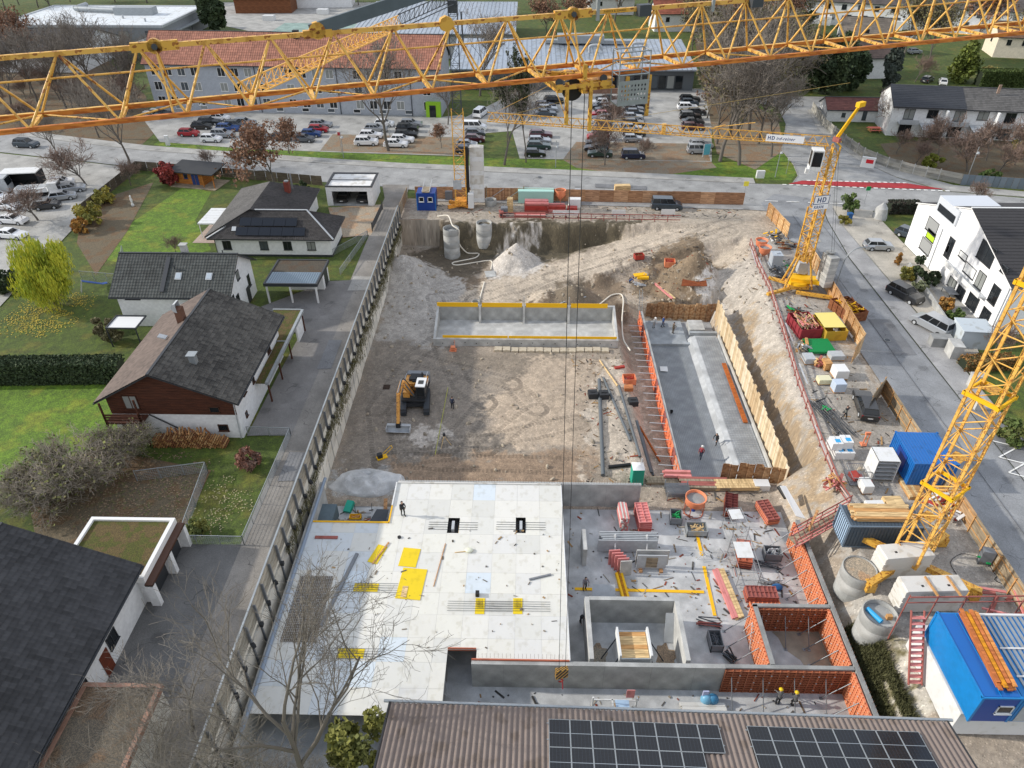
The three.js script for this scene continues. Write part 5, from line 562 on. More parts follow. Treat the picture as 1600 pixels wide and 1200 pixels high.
dk('white_smear','pale board lying across the smeared yellow panel','board',632,925,.45,1.1,-.05,M.woodL,.06);solo('pipe_stub','black round pipe stub poking from the white deck','pipe',[cyl(.16,.16,.12,0,0,0,14)],M.black,undefined,at(624,840,SLB));solo('pipe_stub','dark round pipe stub near the deck edge under the bare branches','pipe',[cyl(.18,.18,.2,0,0,0,14)],M.dark,undefined,at(533,1124,SLB));
{const t=thing('mesh_mat','brown steel mesh mat lying on the deck beneath the bare branches','mesh mat',at(481,950,SLB + .02));const a=[];for(let x=-1.35;x<=1.36;x +=.15)a.push(bx(.03,.03,6.2,x,.03,0));for(let z=-3.1;z<=3.1;z +=.15)a.push(bx(2.7,.03,.03,0,.055,z));mk('steel_bar',a,mt('#5e4c3a',{roughness:.8}),t);t.rotation.y=0;}
solo('deck_pipe','grey-blue plastic pipe running along the deck edge below the lane hoarding','pipe',[tb(V(-18.85,SLB + .12,-50),V(-18.95,SLB + .12,-25),.16,8)],mt('#8795a6',{roughness:.5}));
{
solo('steel_box','grey-green steel box in the sunken court beside the lane hoarding','box',[bx(1.5,1.5,2.2,0,.75,0)],mt('#62727a',{map:'fine'}),undefined,at(514,818,FL));boards('plank_stack','grey planks in the sunken court beside the steel box','plank stack',at(543,821,FL),1.57,2,3,.4,.12,3.0,[M.plank]);crate('yellow box of parts in the sunken court',at(556,812,FL),0,1.1,.5,.6,M.yelD,M.wood);solo('green_case','open teal case in the sunken court','case',[bx(.7,.5,1.2,0,.25,0,-.2,.3)],M.teal,undefined,at(546,795,FL));solo('tarpaulin','dark grey tarpaulin draped at the edge of the sunken court','tarpaulin',[slabOf([V(-.9,.5,1),V(.8,.35,1),V(1.0,.9,-1),V(-.2,.7,-1.2)],.05)],M.steelD,undefined,at(590,818,FL));solo('ply_strip','light ply strip with green paint in the sunken court','strip',[bx(.35,.06,1.6,0,.4,0,.1,.3)],M.ply,undefined,at(603,795,FL));const t=thing('trestle','dark steel trestle frame in the sunken court','trestle',at(570,800,FL));mk('frame',[tb(V(-.9,0,0),V(-.9,1,0),.03),tb(V(.7,0,0),V(.8,1.2,0),.03),tb(V(-.9,.7,0),V(.7,.7,0),.03),tb(V(-.9,.3,.4),V(.7,.3,.4),.03)],M.steelD,t);const m=onSoil(570,758);const gp=[];for(let k=0;k<1;k++)gp.push(new THREE.SphereGeometry(3.2,40,16,0,6.3,0,1.57).scale(1.15,.28,.62));const pos=gp[0].attributes.position;for(let i=0;i<pos.count;i++)pos.setXYZ(i,pos.getX(i)*(.75 + .5*fbm(pos.getX(i)*.9 + 3,pos.getZ(i)*.9,2)),pos.getY(i)*(.4 + 1.2*fbm(pos.getX(i)*1.3 + 7,pos.getZ(i)*1.3,3)),pos.getZ(i));gp[0].computeVertexNormals();solo('gravel_heap','pale grey gravel heap behind the sunken court','gravel heap',gp,mt('#e2e2e0',{map:'concrete',bump:'soilb',bs:.05}),undefined,[-15.6,FL - .1,-52.6]);}
const pip=(px0,py0,px1,py1,r,m,lab)=>{const a=onSoil(px0,py0),b=onSoil(px1,py1);a.y +=r;b.y +=r;solo('pipe',lab,'pipe',[tb(a,b,r,10)],m);};const gp=mt('#5e6468',{roughness:.6});pip(936,595,942,744,.22,gp,'long dark grey drain pipe lying apart on the soil, farthest from the basin');pip(943,592,985,690,.16,gp,'dark grey drain pipe slanting from the black tool boxes');pip(967,604,1000,715,.16,gp,'dark grey drain pipe beside the orange box');pip(995,655,1020,722,.18,gp,'thick grey drain pipe with white straps near the portable toilet');pip(1004,665,1024,724,.12,gp,'thin grey drain pipe at the rim of the basin trench');pip(1001,657,1034,702,.12,mt('#b4692c',{map:'rust'}),'rust orange pipe at the rim of the basin trench');pip(951,731,985,728,.2,M.black,'short black pipe behind the portable toilet');pip(937,564,965,603,.1,M.woodL,'thin pale timber pole pointing to the orange box');
for(const[px,py,l]of[[926,620,'black hard tool box on the soil by the long drain pipe'],[943,621,'second black tool box on the soil by the long drain pipe'],[989,628,'dark blue barrel-shaped bag by the orange crates']])solo('tool_box',l,'tool box',[bx(1.1,.7,1.0,0,.35,0,.1),bx(.6,.1,.2,0,.75,0)],M.dark,undefined,onSoil(px,py));crate('orange grid crate near the basin trench',onSoil(983,594),.05,1.5,.9,1.3,M.oran,M.red);solo('ply_box','small orange-brown ply box under the grid crate','box',[bx(1.0,.5,.8,0,.25,0)],mt('#d08a5c',{map:'wood'}),undefined,onSoil(982,608));solo('red_plank','short red plank behind the orange grid crate','plank',[bx(1.3,.25,.35,0,.12,0,.3)],M.red,undefined,onSoil(968,575));
{const p=onSoil(994,752),t=thing('portable_toilet','green portable toilet with white roof at the basin corner','portable toilet',[p.x,p.y,p.z],.03);mk('cabin',[bx(1.15,2.1,1.15,0,1.1,0)],M.teal,t);mk('door',bb(-.48,.48,.1,2.0,.57,.61),mt('#0b8a74',{roughness:.5}),t);mk('roof',new THREE.CylinderGeometry(.25,.86,.35,4).rotateY(.785).translate(0,2.32,0),M.plast,t);mk('vent',cyl(.06,.06,.5,.4,2.3,-.4,8),M.greyL,t);mk('skid',[bx(1.3,.08,.2,0,.04,.4),bx(1.3,.08,.2,0,.04,-.4)],M.black,t);}
boards('plank_stack','grey boards on the soil right of the portable toilet','plank stack',onSoil(1040,752),1.55,3,2,.3,.15,4,[M.plank]);
const sl=(px,py)=>onSoil(px,py);{const t=thing('ladder','aluminium ladder leaning into the soil at the far end of the basin','ladder',[P(1000,500,-4.5).x,-4.4,P(1000,500,-4.5).z],.05);mk('rail',[tb(V(-.22,0,0),V(-.22,3.8,-1.4),.03),tb(V(.22,0,0),V(.22,3.8,-1.4),.03)],M.galv,t);for(let k=1;k<12;k++)mk('rung',bx(.44,.03,.03,0,k*.31,-k*.115),M.galv,t);}
crate('red steel bin on the soil by the brown mound',sl(995,430),.2,1.4,.8,1.0,M.red,M.rustM);crate('orange tipping bin with red rods by the brown mound',sl(1042,442),-.1,1.5,1.0,1.4,M.oran,M.red);boards('board_bundle','pair of pink planks pointing to the brown steel sheet','board bundle',sl(1036,465),.4,2,1,.3,.16,5,[M.pink,M.woodL]);solo('yellow_tray','yellow tray lying on a pallet by the red bin','tray',[bx(2.2,.16,.8,0,.4,0,.25),bx(1.6,.35,1.0,.2,.17,.3)],M.yelD,undefined,sl(1000,447));solo('pallet','pale pallet under the yellow tray','pallet',[bx(1.8,.14,1.2,0,.1,0),bx(.3,.3,1.2,-.7,.1,0)],M.greyL,undefined,sl(998,452));solo('steel_sheet','brown rusty steel sheet lying behind the far sheet piles','sheet',[slabOf([V(-1.8,.15,1.1),V(1.8,.15,1.1),V(2.0,.3,-1.2),V(-1.2,.3,-1.2)],.06)],mt('#8a4a20',{map:'rust'}),undefined,sl(1078,468));solo('plate_compactor','orange plate compactor standing near the trough corner','compactor',[bx(.9,.12,.7,0,.06,0),bx(.6,.4,.5,0,.4,0),tb(V(.2,.4,0),V(.1,1.1,-.9),.03)],M.oran,undefined,sl(708,546));{const p=sl(597,716),t=thing('vibratory_rammer','yellow hand-guided compactor standing on the brown soil','compactor',[p.x,p.y,p.z],.5);mk('base_plate',bx(1.1,.12,.6,0,.08,0),M.yelD,t);mk('engine',[bx(.5,.45,.45,-.2,.4,0)],M.dark,t);mk('handle',[tb(V(.2,.35,.2),V(1.2,1.1,.2),.03),tb(V(.2,.35,-.2),V(1.2,1.1,-.2),.03),tb(V(1.2,1.1,.2),V(1.2,1.1,-.2),.03)],M.yelD,t);}solo('steel_plate','dark square steel plate lying beside the excavator','plate',[bx(.8,.06,.9,0,.04,0)],mt('#3a2c22',{map:'rust'}),undefined,sl(604,605));{const p=sl(695,696),t=thing('survey_tripod','pale surveying tripod standing on the soil in front of the excavator','tripod',[p.x,p.y,p.z]);for(let k=0;k<3;k++)mk('leg',tb(V(Math.cos(k*2.09)*.7,0,Math.sin(k*2.09)*.7),V(0,1.3,0),.035),M.woodL,t);mk('instrument',bx(.25,.35,.25,0,1.5,0),M.dark,t);}
solo('marking_tape','thin yellow-green marking line stretched over the soil','line',[tb(P(680,710,-4.35),P(700,605,-4.35),.03,4)],mt('#b9bd4a'));
}
{
const p=onSoil(650,632),t=thing('excavator','orange and white tracked excavator with its bucket resting on the damp soil','excavator',[p.x,p.y - .05,p.z],.08);const oy=mt('#e2a552',{map:'grime',roughness:.5});
for(const s of[-1,1]){const tr=mk('track',[ext([[-2.1,.35],[-1.9,.05],[1.9,.05],[2.1,.35],[2.1,.62],[1.85,.92],[-1.85,.92],[-2.1,.62]],.6,.03).rotateY(-Math.PI / 2).translate(s*1.3 + .3,0,0)],M.dark,t);const pl=[];for(let k=0;k<22;k++)pl.push(bx(.62,.05,.13,s*1.3,.97,-1.85 + k*.176));for(let k=0;k<3;k++)pl.push(bx(.62,.13,.05,s*1.3,.3 + k*.22,2.16));mk('track_pad',pl,M.steelD,tr);mk('side_frame',bx(.3,.35,2.8,s*1.3,.5,0),oy,t);}
mk('undercarriage',[bx(2.2,.4,1.8,0,.7,0),cyl(.75,.75,.3,0,.9,0,20)],M.dark,t);
const u=new THREE.Group();u.name='superstructure';t.add(u);u.position.set(0,1.2,-.75);u.rotation.y=-.12;
mk('engine_house',[bx(2.5,1.0,1.7,0,.6,-1.2),bx(.75,.8,1.6,-.85,.5,.3)],oy,u);mk('side_panel',[bb(-1.27,1.27,.15,.45,-2.0,-.4),bb(-.4,.4,1.1,1.3,-1.9,-.6)],M.dark,u);mk('handrail',[tb(V(-1.2,1.1,.9),V(-1.2,1.6,.9),.03),tb(V(-1.2,1.6,.9),V(-1.2,1.6,-1.6),.03),tb(V(1.2,1.1,-.5),V(1.2,1.7,-.5),.03),tb(V(1.2,1.7,-.5),V(1.2,1.7,-2),.03)],M.greyL,u);mk('white_stripe',bb(-1.28,1.28,.6,.85,-2.02,-.42),M.white,u);mk('counterweight',[ext([[-1.35,0],[1.35,0],[1.35,1.1],[1.15,1.25],[-1.15,1.25],[-1.35,1.1]],.7).translate(0,.05,-2.7)],M.grey,u);mk('deck',[bx(2.7,.18,4.0,0,.08,-.4)],M.dark,u);mk('engine_cover',[bx(1.5,.1,1.2,0,1.26,-1.5),cyl(.08,.08,.5,.6,1.2,-1.8),bx(.8,.25,.6,-.4,1.3,-1.1)],M.dark,u);
mk('cab_frame',[bx(.08,1.7,.08,.4,1.0,1.25),bx(.08,1.7,.08,1.3,1.0,1.25),bx(.08,1.7,.08,.4,1.0,-.3),bx(.08,1.7,.08,1.3,1.0,-.3),bx(1.0,.5,1.6,.85,.35,.45)],M.dark,u);mk('cab_roof',[bx(1.1,.12,1.75,.85,1.92,.47),bx(1.1,.12,.4,.85,1.9,-.2)],M.white,u);mk('cab_glass',[bx(.86,1.2,.03,.85,1.2,1.27),bx(.03,1.2,1.4,1.31,1.2,.45),bx(.03,1.2,1.4,.39,1.2,.45),bx(.6,.03,.7,.85,1.99,.5)],M.glass,u);
const bk=P(624,676,-4.5).sub(t.position).applyAxisAngle(UP,.12 - .08).add(V(0,0,.75));const B0=V(-.15,.7,.9),B1=V(-.9,3.2,2.3),B2=V(bk.x*.93 - .1,2.8,bk.z*.82),B3=V(bk.x,.65,bk.z - .35);B2.set(lerp(B1.x,B3.x,.55),2.9,lerp(B1.z,B3.z,.62));const y0=-1.2;
mk('boom',[bm(B0,B1,.38,.62),bm(B1,B2,.34,.5)],oy,u);mk('hydraulic_ram',[tb(V(.1,.5,1.2),B1.clone().add(V(.25,-.3,-.2)),.09),tb(B1.clone().add(V(0,.4,0)),B2.clone().add(V(0,.4,.1)),.08)],M.steel,u);mk('arm_hose',[path([V(.2,.8,1.0),B1.clone().add(V(.2,.45,-.1)),B2.clone().add(V(.18,.4,0))],.05)],M.black,u);mk('stick',[bm(B2.clone().add(V(0,.2,-.1)),B3.clone().add(V(0,y0 + .55,0)),.3,.42)],oy,u);mk('quick_coupler',[bx(.5,.5,.5,B3.x,B3.y + y0 + .3,B3.z)],M.dark,u);
const bs=[];for(let k=0;k<=8;k++){const a=-.3 + k / 8*2.6;bs.push([Math.cos(a)*.55,-Math.sin(a)*.55]);}for(let k=8;k>=0;k--){const a=-.3 + k / 8*2.6;bs.push([Math.cos(a)*.49,-Math.sin(a)*.49]);}mk('bucket',[ext(bs,2.6).rotateY(Math.PI / 2).translate(B3.x - 1.3,B3.y + y0 + .12,B3.z + .25),bx(.05,.5,.9,B3.x - 1.3,B3.y + y0 - .05,B3.z + .2),bx(.05,.5,.9,B3.x + 1.3,B3.y + y0 - .05,B3.z + .2),bx(2.6,.08,.3,B3.x,B3.y + y0 + .2,B3.z - .1)],M.greyL,u);
}
{
const b=(px,py,...a)=>boards(...a.slice(0,3),at(px,py,0),...a.slice(3));const rw=[M.redW,M.pink,M.red];
b(838,330,'beam_stack','dark red beam stack under the mint tarpaulin','beam stack',1.57,5,7,.35,.25,3.8,rw);b(868,329,'beam_stack','pinkish beam stack beside the orange hopper','beam stack',1.57,4,4,.35,.25,3.2,rw);b(828,338,'beam_stack','low beam stack along the red guard rail','beam stack',1.57,3,2,.35,.25,5,rw);solo('tarpaulin','mint green tarpaulin covered pile in front of the street hoarding','covered pile',[bx(5.8,1.9,1.5,0,.95,0),bx(5.9,.25,1.6,0,1.95,0)],mt('#a9d2c6',{roughness:.6}),undefined,at(837,315,0));{const t=thing('concrete_skip','orange concrete hopper near the street hoarding','concrete skip',at(875,316,0));mk('hopper',new THREE.LatheGeometry([[.2,.5],[.85,1.3],[.85,2.1],[.92,2.1],[.92,2.15],[.78,2.15],[.78,1.35],[.14,.6]].map(q=>new THREE.Vector2(...q)),20),M.oran,t);mk('leg',[0,1,2,3].map(k=>tb(V(Math.cos(k*1.57)*.8,1.3,Math.sin(k*1.57)*.8),V(Math.cos(k*1.57)*.85,0,Math.sin(k*1.57)*.85),.05)),M.oranD,t);}
const bxs=[[902,308,'pale grey box behind the street hoarding stacks',M.greyL,1,1.3],[925,312,'brown timber pack before the street hoarding',M.plank,2,1.3],[971,309,'ply-covered pack before the street hoarding',M.woodL,2.6,2.2],[946,313,'small grey concrete foot by the hoarding',M.conc,.9,.9],[898,322,'white wrapped pack near the orange hopper',M.plast,2.0,1.3],[894,329,'red case below the white wrapped pack',M.red,1.6,.6],[693,308,'pale blue-grey cabinet behind the blue hut',M.galv,1.3,2.0],[702,311,'grey-green cabinet by the far crane',M.grey,1.2,1.5],[797,330,'upright pale plank bundle at the beam stacks',M.woodL,.9,2.2],[788,335,'grey machine crate beside the upright planks',M.grey,1.1,1.2]];for(const[px,py,l,m,w,h]of bxs)solo('stored_pack',l,'pack',[bx(w,h,1.1,0,h / 2,0),bx(w + .1,.12,1.2,0,.06,0),bx(w*.9,.05,1.0,.03,h + .025,0)],m,undefined,at(px,py,0),(hsh(px,1)- .5)*.2);b(785,338,'pipe_pile','jumble of dark red clamps by the beam stacks','pile',.2,3,3,.3,.3,1.2,[M.redW,M.steelD,M.dark]);
solo('blue_drum','blue plastic drum lid beside the low concrete ring','drum',[cyl(.5,.5,.7,0,0,0,16)],M.cyan,undefined,at(763,305,0));
}
{
const tank=(px,py,lab)=>{const t=thing('concrete_bucket',lab,'concrete bucket',at(px,py,0));mk('hopper',new THREE.LatheGeometry([[.3,.5],[.75,1.0],[.85,1.7],[.92,1.7],[.92,1.78],[.8,1.78],[.7,1.05],[.2,.55]].map(q=>new THREE.Vector2(...q)),18),M.oran,t);mk('lining',cyl(.74,.8,.06,0,1.45,0,18),M.concD,t);mk('leg',[0,1,2].map(k=>tb(V(Math.cos(k*2.1)*.7,1,Math.sin(k*2.1)*.7),V(Math.cos(k*2.1)*.8,0,Math.sin(k*2.1)*.8),.05)),M.rustM,t);};tank(1187,392,'small orange concrete bucket standing behind the other one');tank(1192,403,'larger orange concrete bucket beside the grey water tank');
solo('water_tank','grey plastic water tank beside the orange buckets','tank',[bx(1.4,1.9,1.6,0,.95,0),bx(1.5,.2,1.7,0,.1,0),cyl(.25,.25,.15,0,1.9,0)],mt('#aab2ba',{roughness:.5}),undefined,at(1210,415,0));{const R=rng(31);const heap=(lab,px,py,n,m,s,name='scrap_heap')=>{const t=thing(name,lab,'scrap heap',at(px,py,0));for(let k=0;k<n;k++)mk('piece',bm(V((R()- .5)*s,R()*.9,(R()- .5)*s),V((R()- .5)*s,R()*1.1,(R()- .5)*s),.1 + R()*.2,.08 + R()*.1),m[k % m.length],t);};heap('tangle of brown machine parts beside the ochre crane',1228,385,22,[M.rustM,M.steelD,M.grey,M.plank],3.0);heap('yellow and grey tool heap behind the corner hoarding',1208,372,20,[M.yelD,M.grey,M.dark,M.plast],2.6);heap('green pipe clamps heaped at the crane foot',1233,420,14,[M.green,M.greyL,M.galv],2.2);heap('dark machine parts below the grey water tank',1213,430,16,[M.dark,M.steelD,M.greyL],2.4);heap('green and brown scrap beyond the wood skip',1240,490,14,[M.green,M.rustM,M.steelD],2.2);heap('leftover timber pile behind the green rods',1250,545,14,[M.plank,M.greyL,M.wood],2.4);heap('white wrapped offcuts beside the yellow lorry bin',1312,525,12,[M.plast,M.greyL,M.plank],2.2);heap('red brick-brown timber bundle in the yard',1278,570,16,[M.woodL,M.wood,M.redW],1.6);heap('splintered boards beside the mesh boxes',1300,760,18,[M.pink,M.wood,M.redW],1.8);heap('striped offcuts heaped at the big crane mast',1470,800,26,[M.plast,M.red,M.woodL,M.plast],3.0);heap('faded red scaffold rails lying by the hoarding near the office containers',1560,950,10,[M.redW,M.pink],4);
const skip=(lab,px,py,ry,m,fill,cover)=>{const t=thing('waste_skip',lab,'waste skip',at(px,py,0),ry);mk('tub',[slabOf([V(-1.1,.25,1.7),V(1.1,.25,1.7),V(1.1,.25,-1.7),V(-1.1,.25,-1.7)],.1),bm(V(-1.3,.8,-2),V(-1.3,.8,2),.06,1.3),bm(V(1.3,.8,-2),V(1.3,.8,2),.06,1.3),bm(V(-1.3,.8,2),V(1.3,.8,2),.06,1.3),bm(V(-1.3,.8,-2),V(1.3,.8,-2),.06,1.3)],m,t);mk('rib',[-1.3,-.4,.5,1.4].map(z=>[bx(.1,1.3,.1,-1.36,.8,z),bx(.1,1.3,.1,1.36,.8,z)]),m,t);if(fill)for(let k=0;k<70;k++)mk('waste_timber',bm(V((R()- .5)*2.2,.8 + R()*1.0,(R()- .5)*3.4),V((R()- .5)*2.2,.9 + R()*1.0,(R()- .5)*3.4),.1,.07),fill[k % fill.length],t);if(cover)mk('tarpaulin',slabOf([V(-1.3,1.6,1.2),V(1.3,1.55,1.3),V(1.3,1.7,-1.9),V(-1.25,1.75,-1.9)],.05),mt('#e8d67a',{roughness:.6}),t);};
skip('dark red waste skip heaped with timber offcuts',1254,517,.12,mt('#8c2b34',{map:'dirty'}),[M.woodL,M.wood,M.plank,M.pink]);skip('mustard yellow waste skip covered with a pale yellow tarpaulin',1293,520,.1,mt('#b8962c',{map:'dirty'}),null,true);skip('rust brown waste skip behind the covered yellow one',1322,492,.3,M.rustM,[M.rustM,M.yelD]);}
{const t=thing('rod_rack','bright green steel rods stacked in the yard','rod rack',at(1278,545,0),1.6);for(let k=0;k<14;k++)for(let r=0;r<2;r++)mk('rod',tb(V(-1.3 + k*.2,.3 + r*.2,-1.5),V(-1.3 + k*.2,.3 + r*.2,1.5),.08),M.green,t);}
const pk=(lab,px,py,w,h,l,m,n='wrapped_pallet')=>{const t=thing(n,lab,'pallet load',at(px,py,0),.05);mk('load',[bx(w,h,l,0,h / 2 + .15,0),bx(w*.96,.05,l*.96,0,h + .17,0)],m,t);mk('pallet',[bx(w,.05,l,0,.12,0),bx(.15,.1,l,-w / 2 + .1,.05,0),bx(.15,.1,l,w / 2 - .1,.05,0)],M.wood,t);};pk('white wrapped pallet of sacks beside the fence gap',1310,588,1.4,1.0,1.5,M.plast);pk('pale blue wrapped pallet in front of the sacks',1308,610,1.2,1.0,1.1,mt('#b9c6d6',{roughness:.35}));pk('yellowish wrapped pallet beside the blue one',1286,598,1.4,.5,1.0,mt('#d8d3b0',{roughness:.4}));pk('grey slab pack behind the white pallets',1305,560,1.6,.5,1.2,M.greyL);pk('second grey slab pack beside the rods',1262,565,1.2,.6,1.4,M.greyL);pk('brown plank pallet at the yard hoarding',1290,575,.8,.8,1.2,M.wood);pk('white insulation pack lying by the timber beams',1365,800,1.6,.7,1.2,M.plast);pk('white topped crate with dark clips near the mesh boxes',1350,765,.9,.8,1.3,M.white);pk('pale wooden case with foil by the plank roof container',1395,795,1.6,.6,1.7,M.woodL);pk('tan carton box in front of the plank roof container',1410,815,.9,.6,.9,M.ply);
for(const[i,[px,py,y,l]]of[[1308,712,0,'lower white carton nearest the guard rail'],[1322,712,0,'lower white carton next to the grey shelf unit'],[1300,700,0,'back white carton behind the stacked ones'],[1316,706,.85,'white carton with blue print on top of the carton stack'],[1300,708,.85,'upper white carton with blue lid marks']].entries()){const t=thing('carton_box',l,'carton',at(px,py,0));t.position.y=y;mk('carton',bx(.98,.82,1.15,0,.42,0),M.plast,t);mk('blue_label',bx(.5,.004,.5,.1,.834,.1),M.cyan,t);mk('tape',bx(.08,.003,1.15,0,.833,0),M.greyL,t);}
{const t=thing('shelf_unit','tall grey-white steel shelf unit in the yard','shelf',at(1373,745,0),-.03);mk('carcass',[bb(-1,-.95,0,2.6,-1.3,.7),bb(.95,1,0,2.6,-1.3,.7),bb(-1,1,2.55,2.6,-1.3,.7),bb(-1,1,0,2.6,-1.3,-1.25)],M.white,t);for(let k=0;k<5;k++)mk('shelf',bb(-.95,.95,.3 + k*.48,.34 + k*.48,-1.25,.68),M.greyL,t);}
{const mb=(lab,px,py,w,l)=>{const t=thing('mesh_box',lab,'mesh box',at(px,py,0),-.05),L=[];for(let k=0;k<=8;k++){const x=-w / 2 + w*k / 8;L.push(bx(.015,.9,.015,x,.55,l / 2),bx(.015,.9,.015,x,.55,-l / 2));}for(let k=0;k<=8;k++){const z=-l / 2 + l*k / 8;L.push(bx(.015,.9,.015,-w / 2,.55,z),bx(.015,.9,.015,w / 2,.55,z));}mk('mesh',L,M.galv,t);mk('frame',[.1,1.0].map(y=>[bx(w,.05,.05,0,y,l / 2),bx(w,.05,.05,0,y,-l / 2),bx(.05,.05,l,-w / 2,y,0),bx(.05,.05,l,w / 2,y,0)]),M.steel,t);mk('base',bx(w,.04,l,0,.1,0),M.grey,t);mk('contents',[bx(w*.5,.4,l*.5,-.1,.35,0,.3),bx(w*.3,.3,l*.4,.3,.3,.2)],M.red,t);};mb('wire mesh box with red parts beside the shelf unit',1336,748,1.5,2.0);mb('small wire mesh box against the grey shelf unit',1352,755,1.0,.9);}
{const t=thing('rebar_pile','dark reinforcement mesh pile with green clamps in the yard','rebar pile',at(1296,655,0),.25);for(let k=0;k<16;k++)mk('bar',tb(V(-.9 + k*.12,.15 + hsh(k,1)*.3,-3.0),V(-.9 + k*.12,.15 + hsh(k,4)*.3,3.0),.03),M.steelD,t);mk('green_clamp',[bx(.9,.1,.1,0,.6,-1.2,.5),bx(.1,.1,.8,.2,.6,-1.2,.5),bx(.6,.1,.1,.3,.6,-.8,.2)],M.green,t);}
solo('orange_barrow','orange upright trolley behind the white cartons','trolley',[bx(.5,.1,.6,0,.1,0),tb(V(-.2,.1,.2),V(.2,1.3,-.3),.06),tb(V(.2,.1,.2),V(.5,1.3,-.3),.06),bx(.5,.3,.2,.3,1.2,-.3)],M.oran,undefined,at(1348,695,0));{const p=at(1535,880,0),t=thing('power_cabinet','grey site power cabinet with green plugs by the hoarding','power cabinet',p,-.3);mk('cabinet',bx(.9,1.2,.6,0,1.0,0),M.grey,t);mk('stand',[bx(.06,.5,.5,-.4,.25,0),bx(.06,.5,.5,.4,.25,0)],M.steelD,t);mk('plug',[bx(.25,.12,.12,-.55,.8,.2),bx(.3,.12,.12,.2,.5,.4)],M.green,t);mk('cable',[path([V(.2,.5,.4),V(.8,.05,1.0),V(1.5,.04,.4),V(.6,.04,1.6),V(1.8,.04,2)],.03),path([V(-.4,.8,.2),V(-1.5,.04,-.5),V(-2.5,.04,.8),V(-2,.04,2.5)],.025)],M.black,t);}
{const p=at(1255,815,0),t=thing('scaffold_bridge','faded red scaffold bridge with railings from the yard to the basement wall','bridge',[29.2,0,-44.8],0);const a=V(0,.1,-.6),b=V(-5.6,-1.3,2.0);for(const z of[-.6,.7])for(const h of[.1,.6,1.1])mk('rail',bm(a.clone().add(V(.0,h,z)),b.clone().add(V(0,h,z)),.06,.13),h>1?M.redW:M.pink,t);mk('deck',bm(a,b,1.2,.08),M.plank,t);mk('tread_cleat',(()=>{const L=[];for(let k=0;k<12;k++){const c=a.clone().lerp(b,(k + .5)/ 12);L.push(bx(.06,.06,1.2,c.x,c.y + .07,c.z));}return L;})(),M.redW,t);mk('stanchion',(()=>{const L=[];for(let k=0;k<=4;k++)for(const z of[-.6,.7]){const c=a.clone().lerp(b,k / 4);L.push(bx(.06,1.2,.06,c.x,c.y + .6,c.z + z));}return L;})(),M.redW,t);mk('wall_post',[bm(V(-4.2,-1.6,1.2),V(-3.6,1.2,.6),.2,.14)],M.ply,t);}
{const R=rng(4),t=thing('white_sheeting','long white sheeting lying on the bank beside the basement corner','sheeting',at(1240,790,-2.2));mk('sheet',slabOf([V(-.3,.3,1.6),V(.5,.2,1.8),V(-.4,.8,-1.8),V(-1.0,.9,-1.7)],.06),M.plast,t);mk('black_roll',tb(V(-.9,.5,-2),V(-.5,.2,-.8),.25,8),M.black,t);}
}
{
const deb=(label,n,seed,x0,x1,d0,d1,yf,cols,big=1)=>{const R=rng(seed),im=new THREE.InstancedMesh(new THREE.BoxGeometry(1,1,1),mt('#ffffff',{map:'wood'}),n),o=new THREE.Object3D(),c=new THREE.Color();for(let k=0;k<n;k++){const X=lerp(x0,x1,R()),d=lerp(d0,d1,R()),l=(.12 + Math.pow(R(),2.5)*1.3)*big,h=.02 + R()*.05;o.position.set(X,yf(X,d)+ h / 2,-d);o.rotation.set(0,R()*6.28,0);o.scale.set(l,h,.04 + R()*.12);o.updateMatrix();im.setMatrixAt(k,o.matrix);im.setColorAt(k,c.set(cols[Math.floor(R()*cols.length)]).multiplyScalar(.7 + R()*.4));}im.name=numbered('site_debris');im.userData={kind:'stuff',label,category:'debris'};im.castShadow=im.receiveShadow=true;scene.add(im);};
const A=['#c9a878','#8a7a66','#6b6e72','#b5b2aa','#a8553c','#d8d6d0','#4a4c50'],f=()=>FL + .005;deb('small offcuts and rods littering the open basement floor',260,3,12.9,24.3,37,49,f,A,.75);deb('small offcuts littering the basement floor beside the deck',60,4,4.2,12.9,38,49,f,A,.8);deb('offcuts on the basement strip before the corrugated roof',150,5,-3,24,26.5,30.3,f,A,.8);deb('small scraps lying on the white deck',70,6,-18.3,3.3,32,44,()=>SLB + .012,['#9a9288','#c9b088','#8c8f92','#b9b6ae','#6d675f'],.35);deb('scrap timber and steel littering the yard',420,7,31,38,43,98,siteH,A);deb('scrap littering the strip behind the street hoarding',260,8,-16,35,108.6,114,siteH,A);deb('scrap timber on the soil beside the basin',220,9,6,12.4,53,78,siteH,A,.8);deb('scrap on the soil behind the far sheet piles',200,10,13,28,88.8,100,siteH,A);deb('scraps in the sunken court',90,11,-18.3,-12.2,45,49,f,A);deb('scrap on the soil at the basement edge',90,12,4,25,50.4,53,siteH,A);
}

